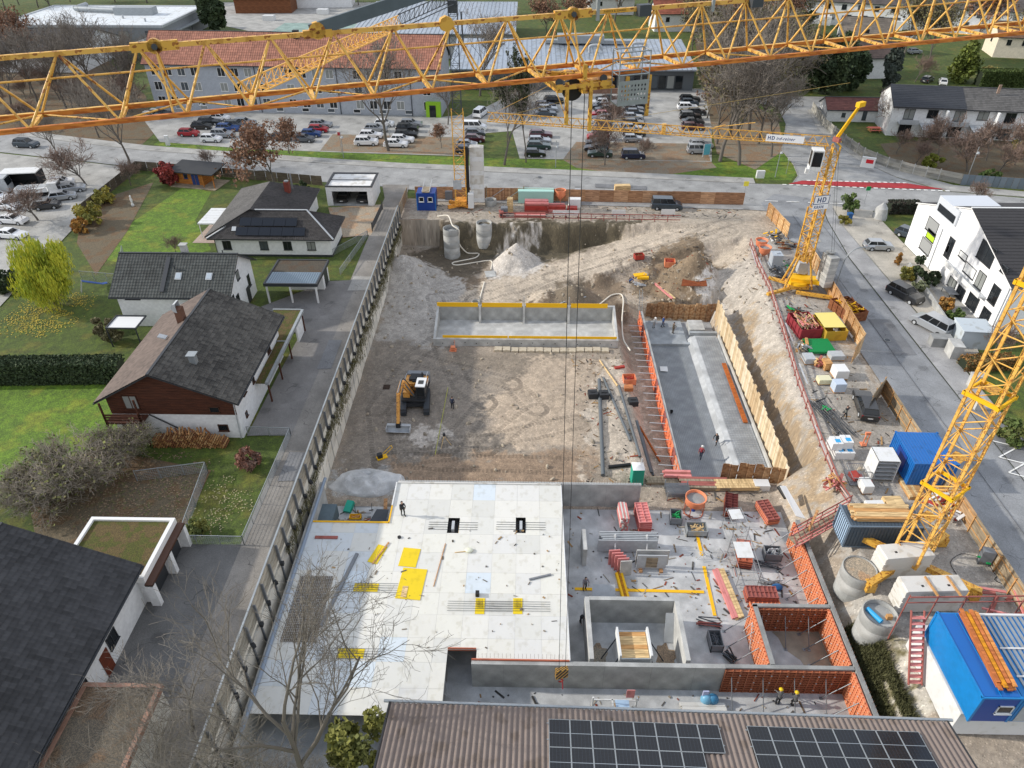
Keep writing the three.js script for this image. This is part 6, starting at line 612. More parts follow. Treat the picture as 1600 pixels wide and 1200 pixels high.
const dirOf=(px,py)=>P(px,py,46).sub(V(0,CAMH,0));
const PX=(px,py,X)=>{const d=dirOf(px,py);return V(0,CAMH,0).addScaledVector(d,X / d.x);};
const PZ=(px,py,D)=>{const d=dirOf(px,py);return V(0,CAMH,0).addScaledVector(d,-D / d.z);};
function plane(t,A,B,C,D,col,sp,tw=.33,th=.36,wv=.035){const s=mk('roof',[slabOf([A,B,C,D],.16)],M.frameD,t);mk('roof_tiles',tiles(A,B,C,D,tw,th,.035,wv,tone(...col,sp,Math.round(A.x*7))),VC,s);return s;}
function flatBuilding(t,x0,x1,z0,z1,h,wall,roofM,rim,rimH=.25,rw=.3){mk('wall',bb(x0 + .15,x1 - .15,0,h - .02,z0 + .15,z1 - .15),wall,t);mk('flat_roof',bb(x0 + rw,x1 - rw,h - .02,h + .06,z0 + rw,z1 - rw),roofM,t);mk('fascia',[bb(x0,x1,h - .35,h + rimH,z1 - rw,z1),bb(x0,x1,h - .35,h + rimH,z0,z0 + rw),bb(x0,x0 + rw,h - .35,h + rimH,z0 + rw,z1 - rw),bb(x1 - rw,x1,h - .35,h + rimH,z0 + rw,z1 - rw)],rim,t);}
const PVM=canvasMat(256,512,(c,W,H)=>{c.fillStyle='#10161f';c.fillRect(0,0,W,H);c.strokeStyle='#39434f';c.lineWidth=2;for(let i=1;i<6;i++){c.beginPath();c.moveTo(i*W / 6,0);c.lineTo(i*W / 6,H);c.stroke();}for(let j=1;j<20;j++){c.lineWidth=j===10?9:1.5;c.strokeStyle=j===10?'#9aa3ab':'#333d49';c.beginPath();c.moveTo(0,j*H / 20);c.lineTo(W,j*H / 20);c.stroke();}},{roughness:.12,metalness:.1});
{
const A=P(610,1100,9),B=P(1480,1130,9),L=A.distanceTo(B),d=B.clone().sub(A).normalize(),t=thing('barn','building with brown corrugated fibre cement roof carrying two solar arrays','building',[A.x,0,A.z],Math.atan2(-d.z,d.x));
mk('wall',ext([[0,0],[13,0],[13,8.8],[6.5,10.3],[0,8.8]],L - 1.2).rotateY(-Math.PI / 2).translate(L - .6,0,.5),M.concL,t);
const sl=.22,cg=(x0,x1,z0,z1,y0,y1,m,pitch,amp)=>{const n=Math.round((x1 - x0)/ pitch*6),pos=[],f=(i,e)=>{const x=x0 +(x1 - x0)*i / n,y=Math.sin(i / 6*6.283)*amp;return e?[x,y1 + y,z1]:[x,y0 + y,z0];};for(let i=0;i<n;i++){const a=f(i,0),b=f(i + 1,0),c=f(i + 1,1),e=f(i,1);pos.push(...a,...e,...c,...a,...c,...b);}const g=new THREE.BufferGeometry();g.setAttribute('position',new THREE.Float32BufferAttribute(pos,3));g.computeVertexNormals();return g;};
const br=mt('#8a7c74',{map:'rust',roughness:.9});const m=mt('#7f736c',{map:'dirty',roughness:.9});
for(let k=0;k<3;k++)mk('corrugated_sheet',cg(0,L,-.1 + k*2.3,2.3 + k*2.3,9 +(k?k*2.3*sl + .03:-.02)-(k?.03:0),9 +(k + 1)*2.3*sl + .03,m,.3,.05),m,t);mk('corrugated_sheet',cg(0,L,6.8,14,10.5,8.9,m,.3,.05),m,t);mk('underlay',slabOf([V(.1,8.9,-.05),V(.1,10.35,6.8),V(L - .1,10.35,6.8),V(L - .1,8.9,-.05)],.1),M.dark,t);
mk('gutter',[tb(V(-.4,8.93,-.22),V(L + .4,8.93,-.22),.09,8)],M.galv,t);mk('verge_board',[bm(V(L + .05,8.95,-.1),V(L + .05,10.5,6.8),.1,.22),bm(V(-.05,8.95,-.1),V(-.05,10.5,6.8),.1,.22)],M.dark,t);
const arr=(px,n,rows,lab,skip)=>{const p=PZ(px,1118,-A.z),x0=P(px,1118,9.15).sub(A).dot(d),g=thing('solar_array',lab,'solar array',[0,0,0]);g.position.copy(A).setY(0).addScaledVector(d,x0);g.rotation.y=t.rotation.y;const q=Math.atan(sl),pw=1.135,ph=1.74;for(let r=0;r<rows;r++)for(let c=0;c<n;c++){if(skip&&skip(c,r))continue;const z=.72 +(r + .5)*ph*Math.cos(q),y=9 + .14 + z*sl,x=(c + .5)*pw;const pg=new THREE.BoxGeometry(pw - .05,.03,ph - .05);{const u=pg.attributes.uv,nn=pg.attributes.normal,pp=pg.attributes.position;for(let i=0;i<u.count;i++)u.setXY(i,(pp.getX(i)+ pw / 2)/ pw,(pp.getZ(i)+ ph / 2)/ ph);}pg.userData.ready=true;const o=mk('solar_panel',pg,PVM,g);o.position.set(x,y,z);o.rotation.x=-q;mk('frame',arrF,M.galv,o);}mk('mounting_rail',[bb(-.1,n*pw + .1,9.06 + .9*sl,9.1 + .9*sl,.9,.95),bb(-.1,n*pw + .1,9.06 + 1.9*sl,9.1 + 1.9*sl,1.9,1.95)],M.galv,g);};
const arrF=geo([bx(1.115,.045,.03,0,.003,.86),bx(1.115,.045,.03,0,.003,-.86),bx(.03,.045,1.72,.55,.003,0),bx(.03,.045,1.72,-.55,.003,0)]);arrF.userData.ready=true;
arr(857,8,3,'solar array whose near rows are one panel shorter, in the middle of the corrugated roof',(c,r)=>r>0&&c>6);arr(1161,8,3,'rectangular solar array at the end of the corrugated roof toward the blue office containers');
}
{
const t=thing('chalet_house','white chalet house with dark wood gable and mossy two-tone roof','house',[-33.85,0,-61.4],Math.PI / 2);
gable(t,{w:14.4,d:12.3,eave:5.1,ridge:8.1,ridgeZ:-.75,oh:.7,og:.9,wall:M.wall,col:[.082,.076,.066],sp:.75,tw:.36,th:.4,wv:.05,frame:M.frameB,wins:[['f',-4.6,4.0,.9,1.0,1],['f',-2.0,3.4,.6,.8,0],['f',3.5,3.6,1.0,1.1,1],['f',-5.4,1.6,.5,.6,0]]});
{const s1=(8.1 - 5.1)/(6.15 - .75),y=5.1 - .7*s1 + .16,W=7.2 + .9,z=-6.85;mk('roof_tiles',tiles(V(-W,y + .06,z),V(W,y + .06,z),V(W,8.3,-.75),V(-W,8.3,-.75),.34,.38,.03,0,tone(.155,.115,.095,.4,5)),VC,t);}
const bd=[];for(let k=0;k<34;k++){const y=2.95 + k*.155,hz=y<5.1?6.15:0;const zl=y<5.1?-6.15:-.75 -(8.1 - y)/ 3*5.4,zr=y<5.1?6.15:-.75 +(8.1 - y)/ 3*6.9;if(zr - zl>.2)bd.push(bb(-7.26 -(k % 2)*.02,-7.2,y,y + .145,zl + .02,zr - .02));}mk('wood_cladding',bd,M.woodD,t);win(t,1.0,.7,-7.3,3.6,4.1,-Math.PI / 2,M.frameB,0);win(t,1.0,.8,-7.24,1.3,4.4,-Math.PI / 2,M.frameB,0);win(t,1.4,1.6,-7.3,4.4,-3.8,-Math.PI / 2,M.frameB,1);
mk('balcony',[bb(-8.6,-7.2,2.7,2.85,-6.15,-2.6),...[0,1,2].map(k=>bb(-8.6,-8.5,3.1 + k*.3,3.25 + k*.3,-6.15,-2.6)),bb(-8.6,-8.45,0,5.2,-6.15,-6.0),bb(-8.6,-8.45,0,5.6,-2.75,-2.6)],M.woodD,t);mk('downpipe',[tb(V(-7.25,0,5.9),V(-7.25,4.8,6.1),.06)],M.greyL,t);mk('stair_rail',[bm(V(-7.4,3.0,-2.4),V(-7.4,.6,1.0),.08,.1)],M.frameD,t);
mk('chimney',[bb(1.7,2.5,7.5,9.4,-1.9,-1.2)],mt('#6b4a3a',{map:'dirty'}),t);mk('chimney_cap',[new THREE.CylinderGeometry(.5,.5,.95,10,1,false,0,Math.PI).rotateZ(Math.PI / 2).rotateX(-Math.PI / 2).translate(2.1,9.55,-1.55)],M.greyL,t);mk('vent_stack',[bb(-4.6,-4.0,6.9,8.0,1.6,2.2),bb(-4.75,-3.85,8.0,8.08,1.45,2.35)],M.galv,t);mk('rooflight',bx(.6,.12,.8,-1.2,8.0,-2.2,0,.3),M.greyL,t);
const c=thing('carport','low carport with mossy flat roof attached beside the chalet house','carport',[0,0,0]);mk('moss_roof',bb(-29.9,-26.6,2.75,2.86,-74.2,-67.5),M.moss,c);mk('moss_roof',bb(-27.6,-26.4,2.7,2.82,-67.45,-59.6),M.moss,c);mk('roof_edge',[bb(-26.6,-26.3,2.6,2.95,-74.3,-59.5),bb(-30,-26.6,2.6,2.95,-74.4,-74.2),bb(-30,-26.6,2.6,2.9,-67.5,-67.4)],M.galv,c);for(const z of[-74,-68,-64,-60])mk('post',bb(-26.6,-26.45,0,2.6,z - .07,z + .07),M.woodD,c);mk('rear_wall',[bb(-29.8,-26.7,0,2.6,-74.1,-73.8),bb(-26.8,-26.6,0,2.6,-74,-71.5)],M.wall,c);
}
{
const t=thing('gable_house','white gable house with dark grey tiled roof and two skylights','house',[-42.1,0,-79.4],0);gable(t,{w:13.4,d:9,eave:4.6,ridge:7.5,oh:.6,og:.6,col:[.062,.068,.064],sp:.5,tw:.36,th:.4,wins:[['r',.3,4.9,.9,1.2,1],['r',1.8,2.4,.9,1.2,1],['r',-2.6,2.6,.8,1.6,1],['r',3.2,3.0,.9,1.2,1],['f',-4.8,4.0,1.8,.5,1]]});
const sk=(x,z)=>{const y=7.62 - Math.abs(z)*(2.9 / 4.5)+ .08;mk('skylight',[bx(.75,.1,.95,x,y,z,0,.57)],M.greyL,t);mk('skylight_glass',[bx(.55,.03,.75,x,y + .06,z + .01,0,.57)],mt('#aeb8c0',{roughness:.1}),t);};sk(.6,2.7);sk(4.3,2.7);mk('roof_ladder',[bx(.5,.06,4.8,-1.0,6.15,2.55,0,.57)],M.frameD,t);mk('chimney',[bb(.2,.9,7.2,8.5,-.9,-.3),bb(.1,1.0,8.5,8.6,-1,-.2)],M.concL,t);mk('vent_pipe',[cyl(.08,.08,.5,.0,6.5,1.9,8),cyl(.07,.07,.5,5.2,7.3,-.6,8)],M.frameD,t);mk('door',bb(6.72,6.78,.1,2.2,-2.2,-1.1),M.frameD,t);
const p=thing('pergola','dark steel terrace pergola with pale awning next to the tiled house','pergola',[-46.6,0,-71.6]);mk('beam',[bx(3.6,.14,.14,0,2.6,1.4),bx(3.6,.14,.14,0,2.6,-1.4),bx(.14,.14,2.8,-1.75,2.6,0),bx(.14,.14,2.8,1.75,2.6,0)],M.frameD,p);mk('awning',bx(3.3,.04,2.5,0,2.55,0),M.plast,p);mk('post',[bx(.12,2.6,.12,-1.7,1.3,1.4),bx(.12,2.6,.12,1.7,1.3,1.4)],M.frameD,p);
const c=thing('carport','white carport with ribbed grey roof in front of the tiled house','carport',[0,0,0]);const rb=[];for(let x=-32.7;x<-26.5;x +=.3)rb.push(bb(x,x + .15,2.8,2.86,-83.9,-80.9));mk('ribbed_roof',[bb(-32.9,-26.4,2.72,2.8,-84,-80.8),...rb],mt('#7f8f9c',{roughness:.45,metalness:.3}),c);mk('flat_roof',bb(-32.9,-26.4,2.72,2.82,-87.3,-84),mt('#7a756c',{map:'leafy'}),c);mk('fascia',[bb(-33.1,-26.2,2.5,2.92,-80.8,-80.6),bb(-33.1,-32.9,2.5,2.92,-87.4,-80.8),bb(-26.4,-26.2,2.5,2.92,-87.4,-80.8),bb(-33.1,-26.2,2.5,2.92,-87.5,-87.3)],M.frameD,c);for(const x of[-32.8,-29.8,-26.5])mk('post',bb(x - .1,x + .1,0,2.5,-80.9,-80.7),M.white,c);mk('store_wall',[bb(-31,-26.5,0,2.7,-87.2,-84.3)],M.wall,c);mk('store_door',bb(-26.5,-26.45,.05,2.2,-86.6,-85),M.frameD,c);
}
{
const t=thing('bungalow','white bungalow with hipped dark roof carrying black solar panels','house',[0,0,0]);const col=[.055,.05,.048];
mk('wall',[bb(-44.2,-27.6,0,3.0,-101,-94.1),bb(-45.2,-33.8,0,3.0,-111.8,-101)],M.wall,t);const y=2.95,r=5.6;const a=V(-44.9,y,-93.4),b=V(-26.9,y,-93.4),c=V(-31.2,r,-97.4),d=V(-39,r,-97.4),e=V(-26.9,y,-101.5),f=V(-44.9,y,-101.5);
plane(t,a,b,c,d,col,.6);plane(t,b,e,c,c,col,.6);plane(t,e,V(-33.2,y + .05,-101.5),V(-39,r,-97.4),c,col,.6);const q=r + .35;plane(t,V(-32.9,y + .05,-99.6),V(-33.2,y + .05,-112.4),V(-39.4,q,-107.6),V(-39.2,q,-96.9),col,.5);plane(t,V(-46.0,y,-112.4),V(-45.4,y,-94),V(-39.2,q,-96.9),V(-39.4,q,-107.6),[.11,.105,.1],.4);plane(t,V(-33.2,y + .05,-112.4),V(-46.0,y,-112.4),V(-39.4,q,-107.6),V(-39.4,q,-107.6),col,.5);plane(t,V(-43.2,y + .9,-94.6),V(-34.6,y + 1.2,-97.2),V(-39.2,q + .02,-96.9),V(-39.2,q + .02,-96.9),col,.5);
mk('hip_cap',[bm(b.clone().setY(y + .1),c.clone().setY(r + .12),.22,.08),bm(a.clone().setY(y + .1),d.clone().setY(r + .12),.22,.08),bm(d.clone().setY(r + .12),c.clone().setY(r + .12),.24,.08)],M.greyL,t);
for(const x of[-42.5,-37.2,-33.8,-30.4])win(t,1.2,1.3,x,1.7,-94.06,0,M.frameD,1);mk('base_strip',[bb(-44.25,-27.55,0,.3,-94.1,-94.05),bb(-27.6,-27.55,0,.3,-101,-94.1)],M.frameD,t);mk('downpipe',[cyl(.05,.05,2.8,-44.1,0,-94.0,8)],M.frameD,t);
const sl=Math.atan((r - y)/ 4.0);for(let k=0;k<6;k++)for(let q=0;q<2;q++){if(q===1&&k>4)continue;const o=mk('solar_panel',bx(1.6,.05,1.35,-40.0 + k*1.64 +(q?.35:0),y + .22 +(0.9 + q*1.4)*Math.tan(sl),-93.4 - .9 - q*1.2,0,sl),mt('#14171d',{roughness:.2}),t);}for(let k=0;k<4;k++)mk('solar_panel',bx(.06,3.0,2.2,-43.0 + .4,y + 1.25,-97.8 - k*2.4,0,0,-1.18),mt('#23252a',{roughness:.25}),t);
mk('rooflight',bx(.6,.08,.7,-41.2,y + 1.0,-94.7,0,sl),M.greyL,t);mk('chimney',[bb(-37.0,-36.2,4.6,6.3,-107.2,-106.4)],mt('#7a3a2e',{map:'dirty'}),t);mk('flue',[cyl(.12,.12,2.4,-36,5.0,-107.4,10),cyl(.35,.35,.15,-36.6,6.3,-106.8,12)],M.steel,t);
const cn=thing('patio_cover','white louvred patio cover on the garden side of the bungalow','patio cover',[0,0,0]);for(let k=0;k<6;k++)mk('louvre',bb(-48.6 + k*.02,-45.2,2.5,2.56,-99.6 -(k + 1)*.95,-99.65 - k*.95),M.white,cn);mk('post',[bb(-48.5,-48.4,0,2.5,-99.8,-99.7),bb(-48.5,-48.4,0,2.5,-105.2,-105.1),bb(-45.4,-45.3,0,2.5,-99.8,-99.7)],M.white,cn);mk('beam',[bb(-48.6,-45.2,2.35,2.5,-99.75,-99.6),bb(-48.6,-48.45,2.35,2.5,-105.4,-99.7)],M.white,cn);struct('patio',flat([[-49.5,-98.2],[-45,-98.2],[-45,-105.6],[-49.2,-105.6]],.05),mt('#c9b3a4',{map:'asphalt'}));
const g=thing('garage','white flat-roofed double garage open to the gravel court with two cars inside','garage',[0,0,0]);const gx0=-32.4,gx1=-24.8,g0=-118.9,g1=-112.6;mk('wall',[bb(gx0,gx0 + .3,0,3.2,g0,g1),bb(gx1 - .3,gx1,0,3.2,g0,g1),bb(gx0 + .3,gx1 - .3,0,3.2,g0,g0 + .3),bb(gx0 + .3,gx0 + .9,0,3.2,g1 - .3,g1),bb(gx1 - .9,gx1 - .3,0,3.2,g1 - .3,g1),bb(gx0 + .9,gx1 - .9,2.5,3.2,g1 - .3,g1)],M.wall,g);mk('flat_roof',[bb(gx0 + .3,gx1 - .3,3.1,3.2,g0 + .3,g1 - .3)],mt('#dfdedb',{map:'dirty'}),g);mk('parapet',[bb(gx0 - .05,gx1 + .05,3.2,3.36,g1 - .3,g1 + .05),bb(gx0 - .05,gx1 + .05,3.2,3.36,g0 - .05,g0 + .3),bb(gx0 - .05,gx0 + .3,3.2,3.36,g0 + .3,g1 - .3),bb(gx1 - .3,gx1 + .05,3.2,3.36,g0 + .3,g1 - .3),bb(gx0 + .3,gx1 - .3,3.2,3.27,-115.9,-115.7)],M.frameD,g);mk('floor',bb(gx0 + .3,gx1 - .3,.03,.07,g0 + .3,g1),M.conc,g);
const s=thing('garden_shed','orange wooden garden shed with dark roof and blue doors','shed',[-57.2,0,-122.4],-.2);mk('wall',[bb(-3.9,1.6,0,2.4,-2,1.2)],mt('#c8853c',{map:'wood'}),s);mk('roof',[slabOf([V(-4.4,2.5,2.2),V(4.2,2.5,2.2),V(4.2,3.0,-2.6),V(-4.4,3.0,-2.6)],.16)],M.dark,s);mk('door',[bb(-.6,.0,.1,2.0,1.2,1.25),bb(.1,.7,.1,2.0,1.2,1.25)],mt('#27407a'),s);win(s,.7,.8,-1.7,1.5,1.23,0,mt('#27407a'),0);mk('post',[bb(3.9,4.05,0,2.5,1.8,1.95),bb(1.9,2.05,0,2.5,1.8,1.95)],mt('#c8853c',{map:'wood'}),s);mk('deck',bb(-4,4.6,0,.12,-2,2.8),M.plank,s);
}
{
const t=thing('tiled_house','white house with large dark slate-grey tiled roof beside the driveway','house',[-37.2,0,-27.0],Math.PI / 2);gable(t,{w:15.2,d:16.4,eave:4.1,ridge:8.2,oh:.6,og:.4,col:[.05,.05,.052],sp:.55,tw:.34,th:.4,wv:.05,wins:[['f',-1,2,1.2,1.2,1],['f',3,2,1.2,1.2,1]]});mk('door',bb(1.2,2.2,.05,2.2,8.2,8.25),mt('#7a3a22',{map:'wood'}),t);
const g=thing('garage','garage with mossy flat roof and white fascia next to the fenced garden','garage',[0,0,0]);flatBuilding(g,-35.2,-28.3,-40.5,-34.4,2.9,M.wall,M.moss,M.frameW);for(const z of[-38.8,-36.2])mk('garage_door',bb(-28.45,-28.40,.05,2.2,z - 1.1,z + 1.1),M.frameD,g);mk('pier',[bb(-28.4,-27.7,0,2.5,-40.5,-40.1),bb(-28.4,-27.7,0,2.5,-37.7,-37.3),bb(-28.4,-27.7,0,2.5,-34.6,-34.2)],M.wall,g);mk('door_hood',bb(-28.3,-27.7,2.4,2.6,-40.5,-34.2),M.frameB,g);
const a=thing('annex','low annex with leaf-littered flat roof and terracotta edge tiles under the bare tree','annex',[0,0,0]);flatBuilding(a,-28.6,-23.4,-26.0,-19.0,3.0,mt('#dcdad2',{map:'dirty'}),mt('#9c968c',{map:'leafy',bump:'soilb',bs:.03}),mt('#a07c6a',{map:'dirty'}),.12,.3);
const bin=(lab,px,py,lid)=>{const p=P(px,py,0),b=thing('wheelie_bin',lab,'bin',[p.x,0,p.z],1.5);mk('tub',[ext([[-.27,.1],[.27,.1],[.32,1.0],[-.32,1.0]],.6,.02).translate(0,0,-.3)],M.dark,b);mk('lid',[bx(.7,.07,.75,0,1.06,0,0,.06),bx(.6,.08,.08,0,1.02,-.36)],lid,b);mk('wheel',[cyl(.1,.1,.06,0,-.03,0,10).rotateZ(1.571).translate(-.3,.1,-.3),cyl(.1,.1,.06,0,-.03,0,10).rotateZ(1.571).translate(.3,.1,-.3)],M.rub,b);};bin('black wheelie bin with bright blue lid at the slate-grey roofed house',187,1000,mt('#2458c8'));bin('black wheelie bin between the blue-lidded one and the garage',206,962,M.black);bin('dark grey-green wheelie bin next to the garage pier',214,945,mt('#3b4548'));bin('black wheelie bin half hidden behind the blue-lidded one',196,985,M.dark);
}
{
const R=rng(12),t=thing('woodpile','long stack of split firewood against the white chalet wall','woodpile',[-32.4,0,-53.0]);const L=geo([cyl(.09,.09,.9,0,-.45,0,6).rotateX(Math.PI / 2)]),ms=['#b58a5c','#9c6f48','#c9a070','#8a5e40','#d0ac80'].map(c=>mt(c,{map:'wood'}));let n=0;for(let r=0;r<10;r++)for(let k=0;k<30&&n<295;k++){const x=-3.6 + k*.24 +(r % 2)*.12;if(r>8 - Math.abs(x + .4)*.9)continue;const o=mk('log',L,ms[Math.floor(R()*5)],t);o.position.set(x,.1 + r*.185,(R()- .5)*.12);o.rotation.z=R()*3;o.scale.setScalar(.9 + R()*.3);n++;}for(let k=0;k<14;k++){const o=mk('log',L,ms[k % 5],t);o.position.set(-2 + k*.3,1.75 +(k % 3)*.06,0);o.rotation.set(.3,R(),1.2);}
const wire=(lab,pts,h=1.1)=>{const g=thing('wire_fence',lab,'fence',[0,0,0]);for(let i=0;i + 1<pts.length;i++){const a=pts[i],b=pts[i + 1],n=Math.max(1,Math.round(a.distanceTo(b)/ 2.2));for(let k=0;k<=n;k++){const c=a.clone().lerp(b,k / n);mk('post',cyl(.04,.04,h + .05,c.x,0,c.z,6),M.galv,g);}const w=[];for(let y=.1;y<=h;y +=h / 7)w.push(bm(a.clone().setY(y),b.clone().setY(y),.018,.018));const m=Math.round(a.distanceTo(b)/ .18);for(let k=0;k<m;k++){const c=a.clone().lerp(b,k / m);w.push(bx(.012,h,.012,c.x,h / 2,c.z));}mk('wire_mesh',w,M.galv,g);mk('top_rail',bm(a.clone().setY(h),b.clone().setY(h),.05,.05),M.galv,g);}};const G=(...q)=>q.map(([x,y])=>P(x,y,0));wire('grey wire garden fence along the lane with a corner by the mossy garage',G([272,850],[382,852],[455,682],[388,680]));wire('leaning thin wire fence between the bare shrub and the lawn',G([215,752],[325,738],[285,850]),1.3);wire('green mesh fence between the lawns behind the willow',G([130,440],[190,445],[195,400]),1.6);wire('low dark fence beside the lane near the carport',G([532,430],[575,370],[520,400]),1.0);
const cf=thing('concrete_fence','curved grey concrete panel fence round the corner garden','fence',[0,0,0]);const cp=G([1268,172],[1288,200],[1318,226],[1348,247],[1385,262],[1425,273],[1465,281],[1500,288]);for(let i=0;i + 1<cp.length;i++){const n=Math.max(1,Math.round(cp[i].distanceTo(cp[i + 1])/ 2.6));for(let k=0;k<n;k++){const a=cp[i].clone().lerp(cp[i + 1],k / n),b=cp[i].clone().lerp(cp[i + 1],(k + 1)/ n);for(let r=0;r<4;r++)mk('panel',bm(a.clone().setY(.25 + r*.46),b.clone().setY(.25 + r*.46),.06,.43),mt(['#9c9a92','#8b8a84','#a8a59c'][(i + k + r)% 3],{map:'dirty'}),cf);mk('post',bx(.14,2.0,.14,a.x,1,a.z),M.concL,cf);}}
const df=thing('board_fence','dark blue-grey privacy fence along the main street at the corner garden','fence',[0,0,0]);{const a=P(1500,289,0),b=P(1720,305,0),n=22;for(let k=0;k<n;k++)mk('panel',bm(a.clone().lerp(b,k / n).setY(.95),a.clone().lerp(b,(k + .94)/ n).setY(.95),.05,1.9),mt(k % 2?'#5f6b75':'#6a7680',{roughness:.6}),df);}
const bf=thing('board_fence','dark board fence behind the wooden shed along the main street','fence',[0,0,0]);{const q=G([130,335],[215,266],[300,272],[400,281],[505,290]);for(let i=0;i + 1<q.length;i++){const n=Math.round(q[i].distanceTo(q[i + 1])/ 2);for(let k=0;k<n;k++)mk('panel',bm(q[i].clone().lerp(q[i + 1],k / n).setY(.85),q[i].clone().lerp(q[i + 1],(k + .95)/ n).setY(.85),.05,1.7),mt(k % 2?'#6b655c':'#5c574f',{map:'wood'}),bf);}}
const gt=thing('sliding_gate','dark grey slatted gate at the gravel court','gate',[0,0,0]);{const a=P(582,362,0),b=P(598,328,0);for(let r=0;r<5;r++)mk('slat',bm(a.clone().setY(.3 + r*.22),b.clone().setY(.3 + r*.22),.04,.16),M.frameD,gt);mk('post',[bx(.12,1.5,.12,a.x,.75,a.z),bx(.12,1.5,.12,b.x,.75,b.z)],M.frameD,gt);}
}
{
const X=56.6,t=thing('modern_house','modern white house with dark metal roof and large lime-tinted windows beside the side road','house',[66.6,0,-87.5],0);
gable(t,{w:20,d:25,eave:6.3,ridge:10.7,oh:.25,og:.25,wall:mt('#f4f4f4',{roughness:.85}),col:[.045,.043,.045],sp:.12,tw:6,th:.55,wv:0,trim:M.frameW});
const W=(TL,TR,BL,m,nm,mu=1)=>{const z=q=>PX(1180 + q[0]/ 3.81,240 + q[1]/ 3.81,X),a=z(TL),b=z(TR),c=z(BL),w=Math.abs(b.z - a.z),h=Math.max(.6,a.y - c.y),o=win(t,w,h,-10.03,a.y - h / 2,(a.z + b.z)/ 2 + 87.5,-Math.PI / 2,M.frameD,mu);if(m)o.children[0].material=m;return o;};const lime=mt('#b7d92a',{roughness:.4}),shut=mt('#9a9c9b',{roughness:.6});
W([1040,368],[1098,425],[1010,440],shut,0,0);W([1035,440],[1085,470],[1012,490],lime,0,0);W([1000,490],[1055,550],[975,555],shut,0,0);W([1360,505],[1440,590],[1315,610]);W([1340,690],[1380,735],[1295,770]);W([1425,770],[1465,820],[1378,865]);W([1475,655],[1510,695],[1450,690]);W([1260,640],[1320,700],[1240,700],M.white,0,0);W([1225,570],[1268,610],[1205,600],M.white,0,0);W([1165,725],[1205,765],[1140,775]);W([1215,775],[1255,820],[1190,840]);W([1285,815],[1340,870],[1250,890]);W([1365,905],[1410,950],[1325,985]);W([1165,490],[1195,520],[1120,600],M.glass);W([1150,540],[1165,556],[1130,580],lime,0,0);
mk('balcony_band',[bb(-10.9,-10.0,2.9,3.05,-1,9),bb(-10.95,-10.9,2.9,3.5,-1,9)],M.white,t);mk('roof_terrace',[bb(-10.27,-4,7.4,9.5,-7.5,-2.0)],mt('#c9ced4',{roughness:.5}),t);mk('terrace_glass',[bb(-10.3,-10.27,7.6,8.6,-7,-2.4)],M.glass,t);mk('downpipe',[cyl(.06,.06,6.2,-10.1,0,12.3,8),cyl(.06,.06,6,-10.1,0,-4.5,8)],M.greyL,t);
const gw=thing('garden_wall','low concrete garden wall behind the parked black car','wall',[0,0,0]);{const a=P(1418,420,0),b=P(1500,545,0);mk('wall_slab',bm(a.setY(.5),b.setY(.5),.2,1.0),M.conc,gw);}
{const p=P(1360,392,0),s=thing('stone_sculpture','faceted grey concrete block sculpture beside the corner hedge','sculpture',P(1374,341,0));mk('block',[new THREE.CylinderGeometry(.9,1.25,1.7,5).rotateY(.4).translate(0,.85,0),new THREE.ConeGeometry(.9,1.0,5).rotateY(.4).translate(0,2.2,0)],M.concL,s);}
const bx2=(lab,px,py,w,h,l,m,n='concrete_planter')=>solo(n,lab,'box',[bx(w,h,l,0,h / 2,0),bx(w*1.05,.1,l*1.05,0,h - .04,0)],m,undefined,P(px,py,0),-.1);bx2('concrete bin box beside the silver van',1466,540,2.2,1.3,1.2,M.concD);bx2('pale concrete bin box with cap next to the first one',1487,556,1.2,1.8,1.8,M.concL);bx2('rusty-roofed pale blue shed behind the concrete bin boxes',1512,535,3.4,2.4,3.0,mt('#b9c2c8',{map:'dirty'}),'tool_shed');bx2('small white meter box near the orange hedge',1518,605,.9,1.7,.9,M.concL);bx2('white gate pillar farther along the side road',1525,640,.7,1.5,.7,M.concL);const mh=thing('metal_table','dark patio table on the terrace of the modern house','table',P(1482,462,0));mk('top',bx(1.2,.06,2.2,0,.75,0),M.grey,mh);mk('leg',[[-.5,-1],[.5,-1],[-.5,1],[.5,1]].map(([x,z])=>bx(.06,.75,.06,x,.37,z)),M.dark,mh);
}
